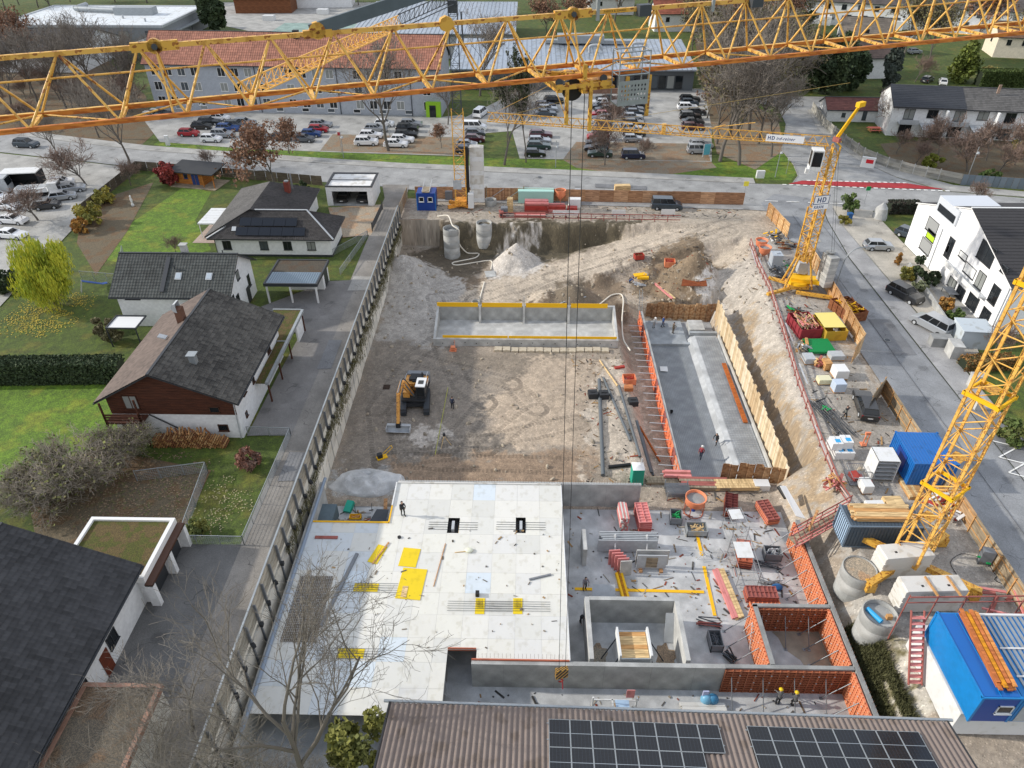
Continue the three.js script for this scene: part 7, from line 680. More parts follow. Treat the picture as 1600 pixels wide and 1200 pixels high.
{
const t=thing('school_building','long grey school building with red tiled roof behind the car park','school',[-50.5,0,-171],-.06);gable(t,{w:65,d:13,eave:10.2,ridge:15.2,oh:.6,og:.4,wall:mt('#aeb4bc',{map:'fine'}),col:[.38,.165,.11],sp:.4,tw:.5,th:.7,wv:.05});for(let r=0;r<3;r++)for(let k=0;k<21;k++)if(k % 5!==4)win(t,1.7,1.8,-30.5 + k*3.0,8.4 - r*3.1,6.53,0,M.frameW,1);for(let k=0;k<10;k++)win(t,1.6,.8,-27 + k*5.8,.8,6.53,0,M.frameW,0);for(const x of[-29,-8,10,26])mk('downpipe',cyl(.09,.09,10,x,0,6.6,8),M.steelD,t);mk('green_entrance',[bb(29.2,32.4,0,3.2,6.5,7.4)],mt('#8fbf2a'),t);mk('entrance_door',bb(30.0,31.4,.1,2.6,7.4,7.45),M.glass,t);mk('chimney',[bb(0,1.2,14.4,16,.6,1.6)],M.dark,t);
const metal=(nm,lab,x0,x1,d0,d1,h0,h1,m,wall,seam=1.2)=>{const g=thing(nm,lab,'school hall',[0,0,0]);mk('wall',[ext([[d0,0],[d1,0],[d1,h1 - .2],[d0,h0 - .2]],x1 - x0 - 1).rotateY(Math.PI / 2).translate(x0 + .5,0,0)],wall,g);const A=V(x0,h0,-d0 + 1),B=V(x1,h0,-d0 + 1),C=V(x1,h1,-d1),D=V(x0,h1,-d1);mk('metal_roof',slabOf([A,B,C,D],.3),m,g);const s=[];for(let x=x0 + .6;x<x1;x +=seam)s.push(bm(V(x,h0 + .04,-d0 + 1),V(x,h1 + .04,-d1),.09,.1));mk('standing_seam',s,M.steel,g);return g;};
const mr=mt('#aab4bf',{map:'dirty',roughness:.35,metalness:.5});metal('school_hall','glazed school hall with ribbed silver roof beyond the red roof',-49,-3,218,262,6.6,7.8,mr,M.wallG);const h2=metal('school_hall','low school hall with silver standing-seam roof facing the car park',-18.5,41,185,209,5,7,mr,mt('#5a6064',{roughness:.6}));
for(let k=0;k<9;k++)win(h2,1.8,3.0,21 + k*2.0,2.0,-184.9,0,M.frameD,0);mk('porch_wall',[bb(14,24,0,1.2,-182.5,-181.9)],mt('#8a6a58',{map:'dirty'}),h2);mk('ventilation_unit',[bb(8,20,7,8.8,-207,-203),bb(5,9,6.8,7.6,-206,-204),bb(20,27,6.8,7.6,-205,-203.4)],M.galv,h2);mk('duct',[path([V(16,6,-197),V(16,7.6,-197),V(18.5,7.7,-197.2),V(19,6.6,-197.4)],.35,8),path([V(27,6,-199),V(27,7.8,-199),V(30,7.8,-199),V(30,6.4,-199)],.35,8)],M.greyL,h2);
const wh=thing('sports_hall','wide flat white-roofed hall with ventilation ducts on top','sports hall',[0,0,0]);flatBuilding(wh,-156,-106,-263,-229,6,mt('#8d9094',{map:'fine'}),mt('#d5dadd',{map:'dirty'}),M.greyL,.3,.8);mk('ventilation_unit',[bb(-128,-116,6,8.2,-250,-246),tb(V(-143,7,-252),V(-128,7,-249),.8,8),tb(V(-143,7,-252),V(-143,7,-259),.8,8)],M.galv,wh);mk('roof_vent',[0,1,2,3,4].map(k=>cyl(.3,.3,1,-150 + k*9,6,-236 -(k % 2)*5,8)),M.greyL,wh);for(let k=0;k<6;k++)win(wh,3,1.6,-150 + k*8,4,-228.8,0,M.frameD,1);
const dr=thing('dark_roof_hall','hall with broad dark grey roof and white gable next to the white-roofed hall','hall',[-139,0,-211.5],0);gable(dr,{w:45,d:23,eave:4.6,ridge:8.4,oh:.5,og:.5,wall:M.wall,col:[.085,.085,.09],sp:.15,tw:3,th:1.2,wv:0});const ca=thing('covered_walkway','narrow grey covered walkway running past the white-roofed hall','walkway',[0,0,0]);mk('roof',slabOf([V(-112.5,3.6,-200),V(-108.5,3.6,-200),V(-103,3.6,-262),V(-107,3.6,-262)],.25),M.galv,ca);mk('post',[0,1,2,3,4,5].map(k=>bb(-109.3 + k*1.05,-109.1 + k*1.05,0,3.4,-203 - k*11,-202.8 - k*11)),M.steelD,ca);
const rh=thing('row_house','white row house with grey roof, balconies and white dividing walls across the junction','house',[96,0,-153.5],-.13);gable(rh,{w:43,d:10,eave:6.0,ridge:8.6,oh:.6,og:.3,wall:M.wall,col:[.12,.115,.11],sp:.4,tw:.5,th:.5,wv:0});{mk('new_roof_section',tiles(V(-21.8,5.9,5.6),V(-8,5.9,5.6),V(-8,8.82,0),V(-21.8,8.82,0),.6,.5,.03,0,tone(.045,.05,.06,.1,2)),VC,rh);for(let k=0;k<4;k++){const x=-16 + k*9.5;win(rh,2.0,2.0,x - 2.2,4.4,5.03,0,M.frameD,1);win(rh,2.0,1.6,x + 2.2,4.6,5.03,0,M.frameD,1);mk('balcony',[bb(x - 4,x - .4,2.7,2.85,5,6.4),bb(x - 4,x - .4,2.85,3.6,6.32,6.4)],M.greyL,rh);mk('dividing_wall',bb(x + 4.4,x + 4.7,0,5.6,5,6.6),M.wall,rh);win(rh,2.4,2.0,x - 2.2,1.3,5.03,0,M.frameD,1);mk('awning',slabOf([V(x + .2,2.3,8),V(x + 4.2,2.3,8),V(x + 4.2,2.8,5),V(x + .2,2.8,5)],.08),M.greyL,rh);}mk('chimney',[bb(7,8,8,9.6,-.5,.3),bb(-2,-1.5,8.2,9.8,1.6,1.9)],mt('#a08878',{map:'dirty'}),rh);}
const gh=thing('garden_garage','white garage with red-brown roof in the corner garden','garage',[70.5,0,-163.5],-.05);gable(gh,{w:11,d:6,eave:2.6,ridge:4.2,oh:.4,og:.3,col:[.16,.06,.05],sp:.3,tw:.5,th:.5,wv:0,wins:[['f',-2,1.4,.8,.9,0],['f',2.4,1.3,.9,1.8,0]]});
const hs=(lab,x,z,ry,o)=>{const g=thing('far_house',lab,'house',[x,0,z],ry);gable(g,{tw:.8,th:.7,wv:0,...o});return g;};hs('white house with steep dark roof half hidden by the dark spruce',88,-202,.1,{w:12,d:9,eave:5.2,ridge:8.2,col:[.1,.07,.06],wins:[['f',-3,3.8,1.2,1.3,1],['f',-3,1.2,1.2,1.2,1],['l',0,4,1.2,1.3,1],['f',3,3.8,1.2,1.3,1]]});hs('white gable house with grey roof in front of the long white terrace',97,-229,-.25,{w:13,d:11,eave:5.2,ridge:9,col:[.2,.17,.14],wins:[['f',-3,3.6,1.3,1.2,1],['f',2,3.6,1.3,1.2,1],['f',0,6.4,1.1,1.0,1]]});
{const g=hs('long white terrace house along the far street',122,-268,-.36,{w:80,d:11,eave:7.2,ridge:10.5,col:[.1,.085,.08],wins:[]});for(let k=0;k<15;k++)win(g,1.5,1.5,-36 + k*5,5.6,5.53,0,M.frameD,1);for(let k=0;k<15;k++)win(g,1.6,1.6,-34 + k*5,2.6,5.53,0,M.frameD,1);for(let k=0;k<7;k++)mk('porch',bb(-33 + k*11,-30 + k*11,0,2.6,5.5,7.4),M.white,g);}
hs('cream house with brown shutters at the far right gardens',140,-226,-.2,{w:14,d:10,eave:5.5,ridge:8.4,wall:mt('#eadfc8',{map:'fine'}),col:[.2,.12,.08],wins:[['f',-4,4,1.2,1.4,1],['f',0,4,1.2,1.4,1],['l',0,4,1.2,1.4,1]]});hs('white house with red roof beyond the silver school hall',48,-262,.05,{w:14,d:10,eave:5.4,ridge:8.4,col:[.3,.09,.05],wins:[['f',-3,3.6,1.2,1.3,1],['f',3,3.6,1.2,1.3,1]]});hs('pale house with brown roof beyond the silver school hall',30,-292,.02,{w:16,d:11,eave:5.6,ridge:9,col:[.18,.1,.07],wins:[['f',-4,3.6,1.2,1.3,1],['f',3,3.6,1.2,1.3,1]]});hs('grey-roofed white house behind the row of bare trees',66,-300,-.1,{w:16,d:11,eave:5.6,ridge:9,col:[.1,.1,.1],wins:[['f',-4,3.6,1.2,1.3,1]]});hs('dark-roofed pale house beyond the playground',-78,-305,.1,{w:24,d:12,eave:6,ridge:9.4,col:[.12,.07,.05],wins:[['f',-6,3.6,1.4,1.4,1],['f',5,3.6,1.4,1.4,1]]});
{const w=thing('barn_wall_house','brown timber house beyond the playground','house',[-95,0,-292],.05);gable(w,{w:20,d:10,eave:5,ridge:8,col:[.1,.09,.09],tw:.8,th:.7,wv:0,wall:mt('#8a5a3c',{map:'wood'})});}
}

const CT={
hatch:[4.0,1.74,1.5,.95,-1.95,1.0,-1.55,.25,.92,.95],estate:[4.65,1.82,1.5,.93,-2.25,.95,-1.85,.15,.9,.93],sedan:[4.6,1.8,1.43,.9,-1.85,1.0,-1.15,.1,.88,.95],suv:[4.6,1.88,1.68,1.05,-2.2,1.05,-1.9,.3,1.03,1.05],van:[4.9,1.95,1.95,1.1,-2.42,1.5,-2.3,.75,1.02,1.1],mpv:[4.4,1.82,1.8,1.05,-2.15,1.25,-2.0,.55,1.0,1.05]};
const carCache={},whG=geo([cyl(.32,.32,.21,0,-.105,0,16).rotateX(Math.PI / 2)]),rimG=geo([cyl(.2,.2,.222,0,-.111,0,10).rotateX(Math.PI / 2)]);
function frus(b,t,y0,y1,wb,wt){const c=[[b[0],y0,wb],[b[1],y0,wb],[b[1],y0,-wb],[b[0],y0,-wb]].map(q=>V(...q)),d=[[t[0],y1,wt],[t[1],y1,wt],[t[1],y1,-wt],[t[0],y1,-wt]].map(q=>V(...q));return[c,d];}
function carGeo(k){
if(carCache[k])return carCache[k];const[L,W,H,bt,c0,c1,t0,t1,hb,rd]=CT[k],h=L / 2,arch=(x)=>{const a=[];for(let i=0;i<=6;i++){const q=Math.PI - i / 6*Math.PI;a.push([x + Math.cos(q)*.38,.3 + Math.sin(q)*.38]);}return a;};
const prof=[[-h + .05,.3],...arch(-h + .85),...arch(h - .82),[h - .1,.28],[h,.45],[h - .03,.7],[h - .25,hb - .08],[c1 + .1,bt],[c0,rd],[-h + .02,rd - .08],[-h,.55]];
const body=ext(prof,W - .16,.07).translate(0,0,-(W - .16)/ 2),[c,d]=frus([c0,c1],[t0,t1],bt - .02,H - .05,W / 2 - .08,W / 2 - .24),glass=[];for(let i=0;i<4;i++){const j=(i + 1)% 4;glass.push(quad(c[i],c[j],d[j],d[i]));}
const roof=[slabOf([V(t0 - .04,H,W / 2 - .24),V(t1 + .04,H - .01,W / 2 - .24),V(t1 + .04,H - .01,-W / 2 + .24),V(t0 - .04,H,-W / 2 + .24)],.07)];for(const i of[0,1,2,3])roof.push(bm(c[i],d[i],.1,.06));for(const s of[0,3])for(const u of k==='sedan'||k==='hatch'?[.5]:[.35,.66])roof.push(bm(c[s].clone().lerp(c[3 - s===3?1:2],u),d[s].clone().lerp(d[3 - s===3?1:2],u),.09,.05));
const r={body:geo([body,...roof,bx(.12,.1,W + .26,c1 - .15,bt + .08,0)]),glass:geo(glass),head:s=>0,L,W,h,hb};r.hl=[1,-1].map(s=>geo(bx(.12,.14,.36,h - .04,.66,s*(W / 2 - .24))));r.tl=[1,-1].map(s=>geo(bx(.1,.3,.16,-h - .0,.78,s*(W / 2 - .12))));r.plate=geo([bx(.02,.11,.5,h + .07,.45,0),bx(.02,.11,.5,-h - .07,.6,0)]);r.trim=geo([bx(.06,.16,W*.7,h + .04,.36,0),bx(L - 2.2,.06,W + .02,0,.3,0),bx(.06,.16,W*.8,-h - .04,.36,0)]);
for(const q of[r.body,r.glass,r.plate,r.trim,...r.hl,...r.tl])q.userData.ready=true;return carCache[k]=r;
}
whG.userData.ready=rimG.userData.ready=true;
const PAINT={white:'#e8e9ea',silver:'#a9adb1',grey:'#5d6268',black:'#121315',dark:'#25282c',navy:'#141f3c',blue:'#24457e',red:'#a31621',maroon:'#4d1a22',green:'#1d3a33',slate:'#3e4a54'},paintM=c=>mt(PAINT[c],{roughness:.32,clearcoat:.8,clearcoatRoughness:.1,metalness:c==='silver'||c==='grey'||c==='slate'?.4:0});
const hlM=mt('#d8dee2',{roughness:.15}),tlM=mt('#8c1218',{roughness:.3});
function car(k,c,pos,ry,label,group){
const r=carGeo(k),t=thing('parked_car',label,k==='van'?'van':'car',pos,ry,group);mk('body',r.body,paintM(c),t);mk('window',r.glass,M.glass,t);
for(const x of[-r.h + .85,r.h - .82])for(const s of[-1,1]){const w=mk('wheel',whG,M.rub,t);w.position.set(x,.32,s*(r.W / 2 - .1));mk('rim',rimG,M.greyL,w);}
for(const g of r.hl)mk('headlight',g,hlM,t);for(const g of r.tl)mk('tail_light',g,tlM,t);mk('number_plate',r.plate,M.plast,t);mk('bumper_trim',r.trim,M.dark,t);return t;
}
{
const KN={hatch:'hatchback',estate:'estate car',sedan:'saloon',suv:'sport utility car',van:'van',mpv:'people carrier'};
const col=(x,where,list,dir=1)=>{for(const[px,py,k,c]of list){const p=P(px,py - 1.5,0);p.y=.03;car(k,c,p,(dir>0?0:Math.PI)+(hsh(px,py)- .5)*.06,`${c} ${KN[k]} parked ${where}`,`${c} ${KN[k]}s parked ${where}`);}};
col(0,'in the row facing the central aisle',[[937,246,'sedan','green'],[931,237,'sedan','dark'],[933,229,'estate','slate'],[934,220,'mpv','red'],[940,205,'suv','silver'],[934,197,'hatch','white'],[940,191,'estate','dark'],[935,185,'hatch','red'],[944,178,'suv','black'],[938,172,'hatch','dark'],[936,166,'hatch','white'],[946,160,'sedan','black']],-1);
col(0,'in the middle car park row',[[989,249,'mpv','navy'],[988,223,'hatch','silver'],[990,214,'estate','black'],[986,206,'estate','silver'],[990,198,'estate','dark'],[988,189,'estate','silver'],[992,182,'hatch','slate'],[990,176,'estate','grey'],[992,170,'suv','dark'],[984,163,'estate','red'],[992,158,'sedan','black']]);
col(0,'below the copper-leaved bushes',[[1091,241,'mpv','silver'],[1094,232,'estate','silver'],[1082,204,'estate','maroon'],[1082,196,'sedan','dark'],[1078,188,'suv','black'],[1088,181,'hatch','dark'],[1074,174,'suv','white'],[1077,166,'hatch','slate'],[1077,160,'estate','black']]);
col(0,'beside the ivy-covered trunk',[[836,246,'hatch','black'],[842,234,'estate','green'],[843,226,'estate','silver'],[845,216,'estate','maroon'],[853,183,'sedan','slate'],[856,176,'estate','silver'],[852,170,'estate','navy'],[865,163,'suv','black']]);col(0,'behind the yellow mast of the far crane',[[728,241,'hatch','navy'],[730,232,'hatch','silver'],[742,223,'hatch','maroon'],[743,214,'hatch','grey'],[742,205,'van','white']]);car('van','white',P(751,181,0),1.25,'white van parked alone near the green school entrance');
col(0,'around the big bare tree',[[573,228,'suv','white'],[580,217,'estate','white'],[588,207,'estate','silver'],[619,231,'estate','white'],[629,224,'estate','white'],[635,216,'estate','black'],[637,207,'suv','black'],[643,199,'estate','silver'],[601,199,'hatch','white']]);col(0,'beside the small copper-leaved tree',[[476,223,'hatch','grey'],[441,221,'hatch','dark'],[487,215,'hatch','blue'],[498,208,'hatch','red'],[502,200,'estate','silver'],[395,212,'suv','silver']]);col(0,'in front of the grey school wall',[[331,223,'hatch','white'],[349,216,'suv','silver'],[296,214,'hatch','red'],[316,203,'hatch','black'],[328,196,'estate','dark'],[357,206,'estate','blue'],[370,202,'suv','grey'],[383,197,'estate','silver'],[345,190,'hatch','white'],[238,187,'hatch','silver'],[252,184,'suv','dark']]);
const one=(k,c,px,py,ry,l,g)=>{const p=P(px,py,0);p.y=.05;return car(k,c,p,ry,l,g);};one('suv','slate',43,230,-.12,'slate grey car driving alone along the main street');
one('sedan','white',20,372,-.12,'white saloon parked nearest the yellow-green willow');one('sedan','white',22,349,-.12,'white saloon parked between two other white cars');one('estate','white',10,327,-.12,'white estate car parked next to the open lorry bodies');one('hatch','dark',75,326,.3,'dark car half hidden behind the grey leafless bush');one('estate','white',-2,313,-.1,'white car parked right beside the lorry canopy');one('hatch','silver',100,312,.4,'silver car parked behind the grey leafless bush');one('estate','silver',112,300,.4,'silver estate car seen through the russet bush');one('hatch','white',98,290,.4,'white car seen through the russet bush');
one('hatch','silver',1371,390,-.05,'silver hatchback parked across the paved court of the modern house');one('suv','black',1412,466,-1.08,'black car parked beside the low concrete garden wall');one('van','silver',1453,514,2.08,'silver van parked beside the concrete bin boxes');one('estate','black',1350,640,1.4,'black estate car standing inside the site yard');one('estate','slate',1423,373,-.9,'slate car partly hidden by the corner of the modern house');{const p=P(1041,326,0);p.y=0;car('van','slate',p,-.06,'dark blue-grey van parked inside the street hoarding');}
car('hatch','black',V(-30.3,.07,-115.4),-1.57,'black car parked inside the white garage on its garden side');car('estate','dark',V(-26.9,.07,-115.6),-1.57,'dark car parked inside the white garage on the lane side');car('van','white',V(25.0,0,-19.5),1.4,'white van roof seen behind the end of the corrugated roof');one('hatch','silver',1428,84,.2,'silver car parked on the far residential street');one('hatch','white',1420,62,.1,'white car parked at the long white terrace');one('estate','dark',1448,128,.8,'dark car parked behind the row house roof');one('hatch','white',1472,132,1.2,'white car parked behind the row house roof');
{const p=P(55,305,0),t=thing('flatbed_lorry','white dropside lorry body standing near the russet bush','lorry',[p.x,0,p.z],.2);mk('bed',[bb(-2.6,2.6,.8,1.0,-1.1,1.1),bb(-2.6,2.6,1,1.5,-1.1,-1.02),bb(-2.6,2.6,1,1.5,1.02,1.1),bb(-2.6,-2.5,1,1.5,-1.1,1.1)],M.white,t);for(const x of[-1.6,1.6])mk('wheel',[cyl(.42,.42,2.1,0,-1.05,0,14).rotateX(1.571).translate(x,.42,0)],M.rub,t);mk('cab',[bb(2.7,4.2,.5,2.2,-1.05,1.05)],M.white,t);mk('windscreen',bb(4.2,4.24,1.3,2.0,-.9,.9),M.glass,t);const q=P(42,293,0),u=thing('lorry_canopy','dark-sided canopy trailer with white roof behind the white lorry body','trailer',[q.x,0,q.z],.15);mk('roof',bb(-3,3,2.9,3.05,-1.4,1.4),M.white,u);mk('side',[bb(-3,-2.9,.8,2.9,-1.4,1.4),bb(2.9,3,.8,2.9,-1.4,1.4),bb(-3,3,.8,2.9,-1.4,-1.3)],M.dark,u);mk('wheel',[cyl(.42,.42,2.3,0,-1.15,0,14).rotateX(1.571).translate(0,.42,0)],M.rub,u);mk('floor',bb(-3,3,.7,.8,-1.4,1.4),M.dark,u);const w=P(10,302,0),x=thing('tractor_unit','grey lorry tractor unit parked beside the canopy trailer','lorry',[w.x,0,w.z],.2);mk('cab',[ext([[-1,.6],[1.1,.6],[1.1,1.6],[.9,2.9],[-1,2.9]],2.3,.04).translate(0,0,-1.15)],M.greyL,x);mk('windscreen',bm(V(1.18,1.65,0),V(.98,2.75,0),2.0,.04,V(1,0,0)),M.glass,x);mk('wheel',[cyl(.48,.48,2.3,0,-1.15,0,14).rotateX(1.571).translate(.4,.48,0),cyl(.48,.48,2.3,0,-1.15,0,14).rotateX(1.571).translate(-2.2,.48,0)],M.rub,x);mk('chassis',bb(-3.4,-1,.6,.9,-.5,.5),M.dark,x);}
}
{
const lamp=(lab,px,py,h,ry,arm)=>{const p=P(px,py,0),t=thing('street_lamp',lab,'street lamp',[p.x,0,p.z],ry);mk('pole',arm?[path([V(0,0,0),V(0,h*.55,0),V(.25,h*.85,0),V(1.2,h,0),V(2.8,h + .25,0)],.07,8,24)]:[tb(V(0,0,0),V(0,h,0),.08,8,.05)],M.galv,t);mk('lamp_head',arm?[bx(.7,.12,.26,3.0,h + .25,0)]:[cyl(.28,.2,.3,.2,h - 1.2,0,12)],M.greyL,t);};lamp('curved grey street lamp leaning over the side road beside the ochre crane',1302,462,6.8,0,true);lamp('straight street lamp with white head on the main street beyond the junction',1508,287,6.5,0);lamp('thin lamp post on the verge by the car park',868,262,5,0);lamp('lamp post standing on the verge near the junction grass tip',1211,277,5.5,0);lamp('lamp post beside the covered walkway of the school',537,247,5,0);lamp('pale lamp post among the parked cars',610,222,5,0);lamp('flag-topped thin post on the school side',320,193,5,0);
const cab=(lab,px,py,w,h,m,ry=0)=>solo('utility_cabinet',lab,'cabinet',[bx(w,h,.5,0,h / 2,0),bx(w + .06,.06,.56,0,h,0)],m,undefined,P(px,py,0),ry);cab('white utility cabinet on the verge by the junction',1187,278,1.4,1.3,M.white);cab('white sign board on the verge beside the russet bush',263,227,.7,1.9,M.white);cab('white and red clothing bank at the corner fence',1354,262,2.3,1.9,M.white,-.4);{const p=P(1354,262,0),t=scene.children[scene.children.length - 1];mk('red_panel',bb(-.4,.85,.9,1.6,.251,.27),mt('#c8202c'),t);}
const sgn=(lab,px,py,h,m,w)=>{const p=P(px,py,0),t=thing('road_sign',lab,'sign',[p.x,0,p.z]);mk('pole',cyl(.04,.04,h,0,0,0,8),M.galv,t);mk('sign_plate',bx(w,w,.04,0,h - .2,.05),m,t);};sgn('yellow sign at the end of the street hoarding',1160,318,3.6,mt('#e6d94a'),.8);sgn('slim road sign at the junction grass tip',1228,272,3,M.white,.5);sgn('red notice board post under the big bare tree',534,240,4,mt('#b0363a'),.6);sgn('green street-name sign at the corner bed',1350,318,2.8,M.green,.7);{const p=P(1103,245,0),t=thing('poster_stand','teal poster stand beside the silver people carrier','poster stand',[p.x,0,p.z],.3);mk('board',bb(-.7,.7,.4,2.4,-.05,.05),mt('#5aa9b8'),t);mk('post',[bb(-.75,-.65,0,2.5,-.05,.05),bb(.65,.75,0,2.5,-.05,.05)],M.greyL,t);}
const p=P(1325,345,0);solo('recycling_bin','blue-lidded bin beside the corner bush','bin',[bx(.7,1.0,.7,0,.5,0),bx(.8,.1,.8,0,1.05,0)],mt('#2f5f96'),undefined,P(1326,343,0));const gt=P(1330,212,0),tb2=thing('picnic_table','red garden table with benches on the corner lawn','table',P(1365,205,0));mk('top',bx(2.4,.08,1.2,0,.75,0),mt('#c86a5a'),tb2);mk('bench',[bx(2.4,.06,.4,0,.45,1),bx(2.4,.06,.4,0,.45,-1)],mt('#c86a5a'),tb2);mk('leg',[bx(.1,.75,1.8,-.9,.37,0),bx(.1,.75,1.8,.9,.37,0)],M.wood,tb2);const gl=thing('goal_frame','pale goal frame on the school court','goal',P(508,44,0));mk('frame',[tb(V(-1.8,0,0),V(-1.8,2,0),.08),tb(V(1.8,0,0),V(1.8,2,0),.08),tb(V(-1.8,2,0),V(1.8,2,0),.08),tb(V(-1.8,2,0),V(-1.8,0,-1.5),.05),tb(V(1.8,2,0),V(1.8,0,-1.5),.05)],mt('#bfe0d4'),gl);for(const[px,py,l]of[[421,32,'white tall planter on the playground beneath the mast'],[505,22,'white box planter on the playground by the trees']])solo('planter',l,'planter',[bx(4,1.6,2.4,0,.8,0),bx(3.6,.2,2,0,1.6,0)],M.white,undefined,P(px,py,0));const sw=thing('play_slide','blue garden slide near the yellow-green willow','slide',P(150,450,0),.7);mk('chute',[bm(V(-1.3,1.5,0),V(.9,.35,0),.5,.08),bm(V(.9,.35,0),V(1.5,.3,0),.5,.08)],mt('#3d5a9c'),sw);mk('ladder',[tb(V(-1.8,0,.2),V(-1.3,1.6,.2),.04),tb(V(-1.8,0,-.2),V(-1.3,1.6,-.2),.04)],M.greyL,sw);solo('garden_statue','small white statue on the long lawn','statue',[new THREE.LatheGeometry([[0,0],[.3,0],[.22,.3],[.12,.6],[.2,1.1],[.1,1.5],[.16,1.7],[0,1.9]].map(q=>new THREE.Vector2(...q)),10)],M.white,undefined,P(208,322,0));
}

class GB{constructor(){this.p=[];this.c=[];}seg(a,b,ra,rb,n,c){const d=b.clone().sub(a).normalize(),x=Math.abs(d.y)>.9?V(1,0,0).cross(d).normalize():UP.clone().cross(d).normalize(),y=d.clone().cross(x);for(let i=0;i<n;i++){const q=[i,i + 1].map(k=>{const t=k / n*6.2832;return x.clone().multiplyScalar(Math.cos(t)).addScaledVector(y,Math.sin(t));});const A=a.clone().addScaledVector(q[0],ra),B=a.clone().addScaledVector(q[1],ra),C=b.clone().addScaledVector(q[1],rb),D=b.clone().addScaledVector(q[0],rb);for(const v of[A,B,C,A,C,D]){this.p.push(v.x,v.y,v.z);this.c.push(...c);}}}
leaf(p,u,v,c){const A=p.clone().sub(u).sub(v),B=p.clone().add(u).sub(v),C=p.clone().add(u).add(v),D=p.clone().sub(u).add(v);for(const q of[A,B,C,A,C,D]){this.p.push(q.x,q.y,q.z);this.c.push(...c);}}
geo(){const g=new THREE.BufferGeometry();g.setAttribute('position',new THREE.Float32BufferAttribute(this.p,3));g.setAttribute('color',new THREE.Float32BufferAttribute(this.c,3));g.setAttribute('uv',new THREE.Float32BufferAttribute(new Float32Array(this.p.length / 3*2),2));g.computeVertexNormals();g.userData.ready=true;return g;}}
const BARK=new THREE.MeshStandardMaterial({vertexColors:true,roughness:.95,side:THREE.DoubleSide}),LEAF=new THREE.MeshStandardMaterial({vertexColors:true,roughness:.8,side:THREE.DoubleSide});
const rv=(R,s=1)=>{let v;do v=V(R()*2 - 1,R()*2 - 1,R()*2 - 1);while(v.lengthSq()>1);return v.normalize().multiplyScalar(s);};
function bareGeo(seed,h,o){
const R=rng(seed),T=new GB(),C=new GB(),{kids=[6,5,4,4],stem=.3,up=.25,tw=.02,r0=h*.018,col=[.13,.115,.10],twc=[.19,.165,.14],lv,sp=.85}=o,ends=[];
const grow=(p,d,len,r,L)=>{const ns=L<2?4:L<4?3:2;let q=p.clone(),dd=d.clone();const pts=[q.clone()];for(let k=0;k<ns;k++){dd.add(rv(R,.18 + L*.05)).add(V(0,up*.12,0)).normalize();const e=q.clone().addScaledVector(dd,len / ns),ra=lerp(r,r*.45,k / ns),rb=lerp(r,r*.45,(k + 1)/ ns);(L?C:T).seg(q,e,Math.max(ra,tw),Math.max(rb,tw*.8),L===0?9:L<2?6:L<3?4:3,L>2?twc:col);q=e;pts.push(q.clone());}
if(L>=kids.length){ends.push(q,pts[1]);return;}const n=kids[L];for(let k=0;k<n;k++){const f=L===0?lerp(.45,1,(k + R())/ n):lerp(.25,1,(k + R()*.8)/ n),i=Math.min(ns - 1,Math.floor(f*ns)),b=pts[i].clone().lerp(pts[i + 1],f*ns - i),az=R()*6.283,a=lerp(.45,1.05,R())*sp,x=UP.clone().cross(dd);if(x.length()<.1)x.set(1,0,0);x.normalize();const nd=dd.clone().applyAxisAngle(x,a).applyAxisAngle(dd,az).add(V(0,up,0)).normalize();grow(b,nd,len*(L===0?lerp(1.5,1.05,(f - .45)/ .55)*(1 - stem)*.9:lerp(.48,.72,R())),r*(L===0?.45:.42),L + 1);}};
grow(V(0,0,0),V(0,1,0),h*(stem + .28),r0,0);if(lv)for(const e of ends)if(R()<lv.f)for(let k=0;k<lv.n;k++){const s=lv.s*(.6 + R()*.8),u=rv(R,s),v=rv(R,s).cross(u.clone().normalize());const c=lv.c[Math.floor(R()*lv.c.length)],m=.8 + R()*.4;C.leaf(e.clone().add(rv(R,lv.r*Math.cbrt(R()))),u,v,c.map(q=>q*m));}
return[T.geo(),C.geo()];
}
function leafGeo(seed,w,h,d,y0,n,s,cols,o={}){
const R=rng(seed),C=new GB(),nc=o.clumps||26,cl=[];for(let k=0;k<nc;k++){const v=rv(R,Math.cbrt(R()));let sc=1;if(o.cone){const t=(v.y + 1)/ 2;sc=1.15*(1 - t*.92);}cl.push([V(v.x*w*sc,y0 +(v.y + 1)*h,v.z*d*sc),(o.cr||.38)*Math.min(w,h,d)*(.6 + R()*.7),R()]);}
for(let k=0;k<n;k++){const[c,r,t]=cl[Math.floor(R()*nc)],v=rv(R,r*Math.pow(R(),.35));if(o.droop)v.y=v.y*1.6 - Math.abs(R())*o.droop;const p=c.clone().add(v);if(p.y<.02)p.y=.02 + R()*.15;const u=rv(R,s*(.6 + R()*.8)),b=rv(R,s).cross(u.clone().normalize());const q=cols[Math.floor((t*.6 + R()*.4)*cols.length)% cols.length],m=.8 + R()*.4;C.leaf(p,o.droop?V(u.x*.35,u.y*.3,u.z*.35):u,o.droop?V(0,s*1.6,0):b,q.map(z=>z*m));}
return C.geo();
}
const stemG=(seed,h,r,n=4)=>{const R=rng(seed),T=new GB();for(let k=0;k<n;k++){const e=V((R()- .5)*h*.5,h*(.7 + R()*.3),(R()- .5)*h*.5);T.seg(V(0,0,0),e.clone().multiplyScalar(.5),r,r*.7,6,[.12,.1,.08]);T.seg(e.clone().multiplyScalar(.5),e,r*.7,r*.2,5,[.12,.1,.08]);}return T.geo();};
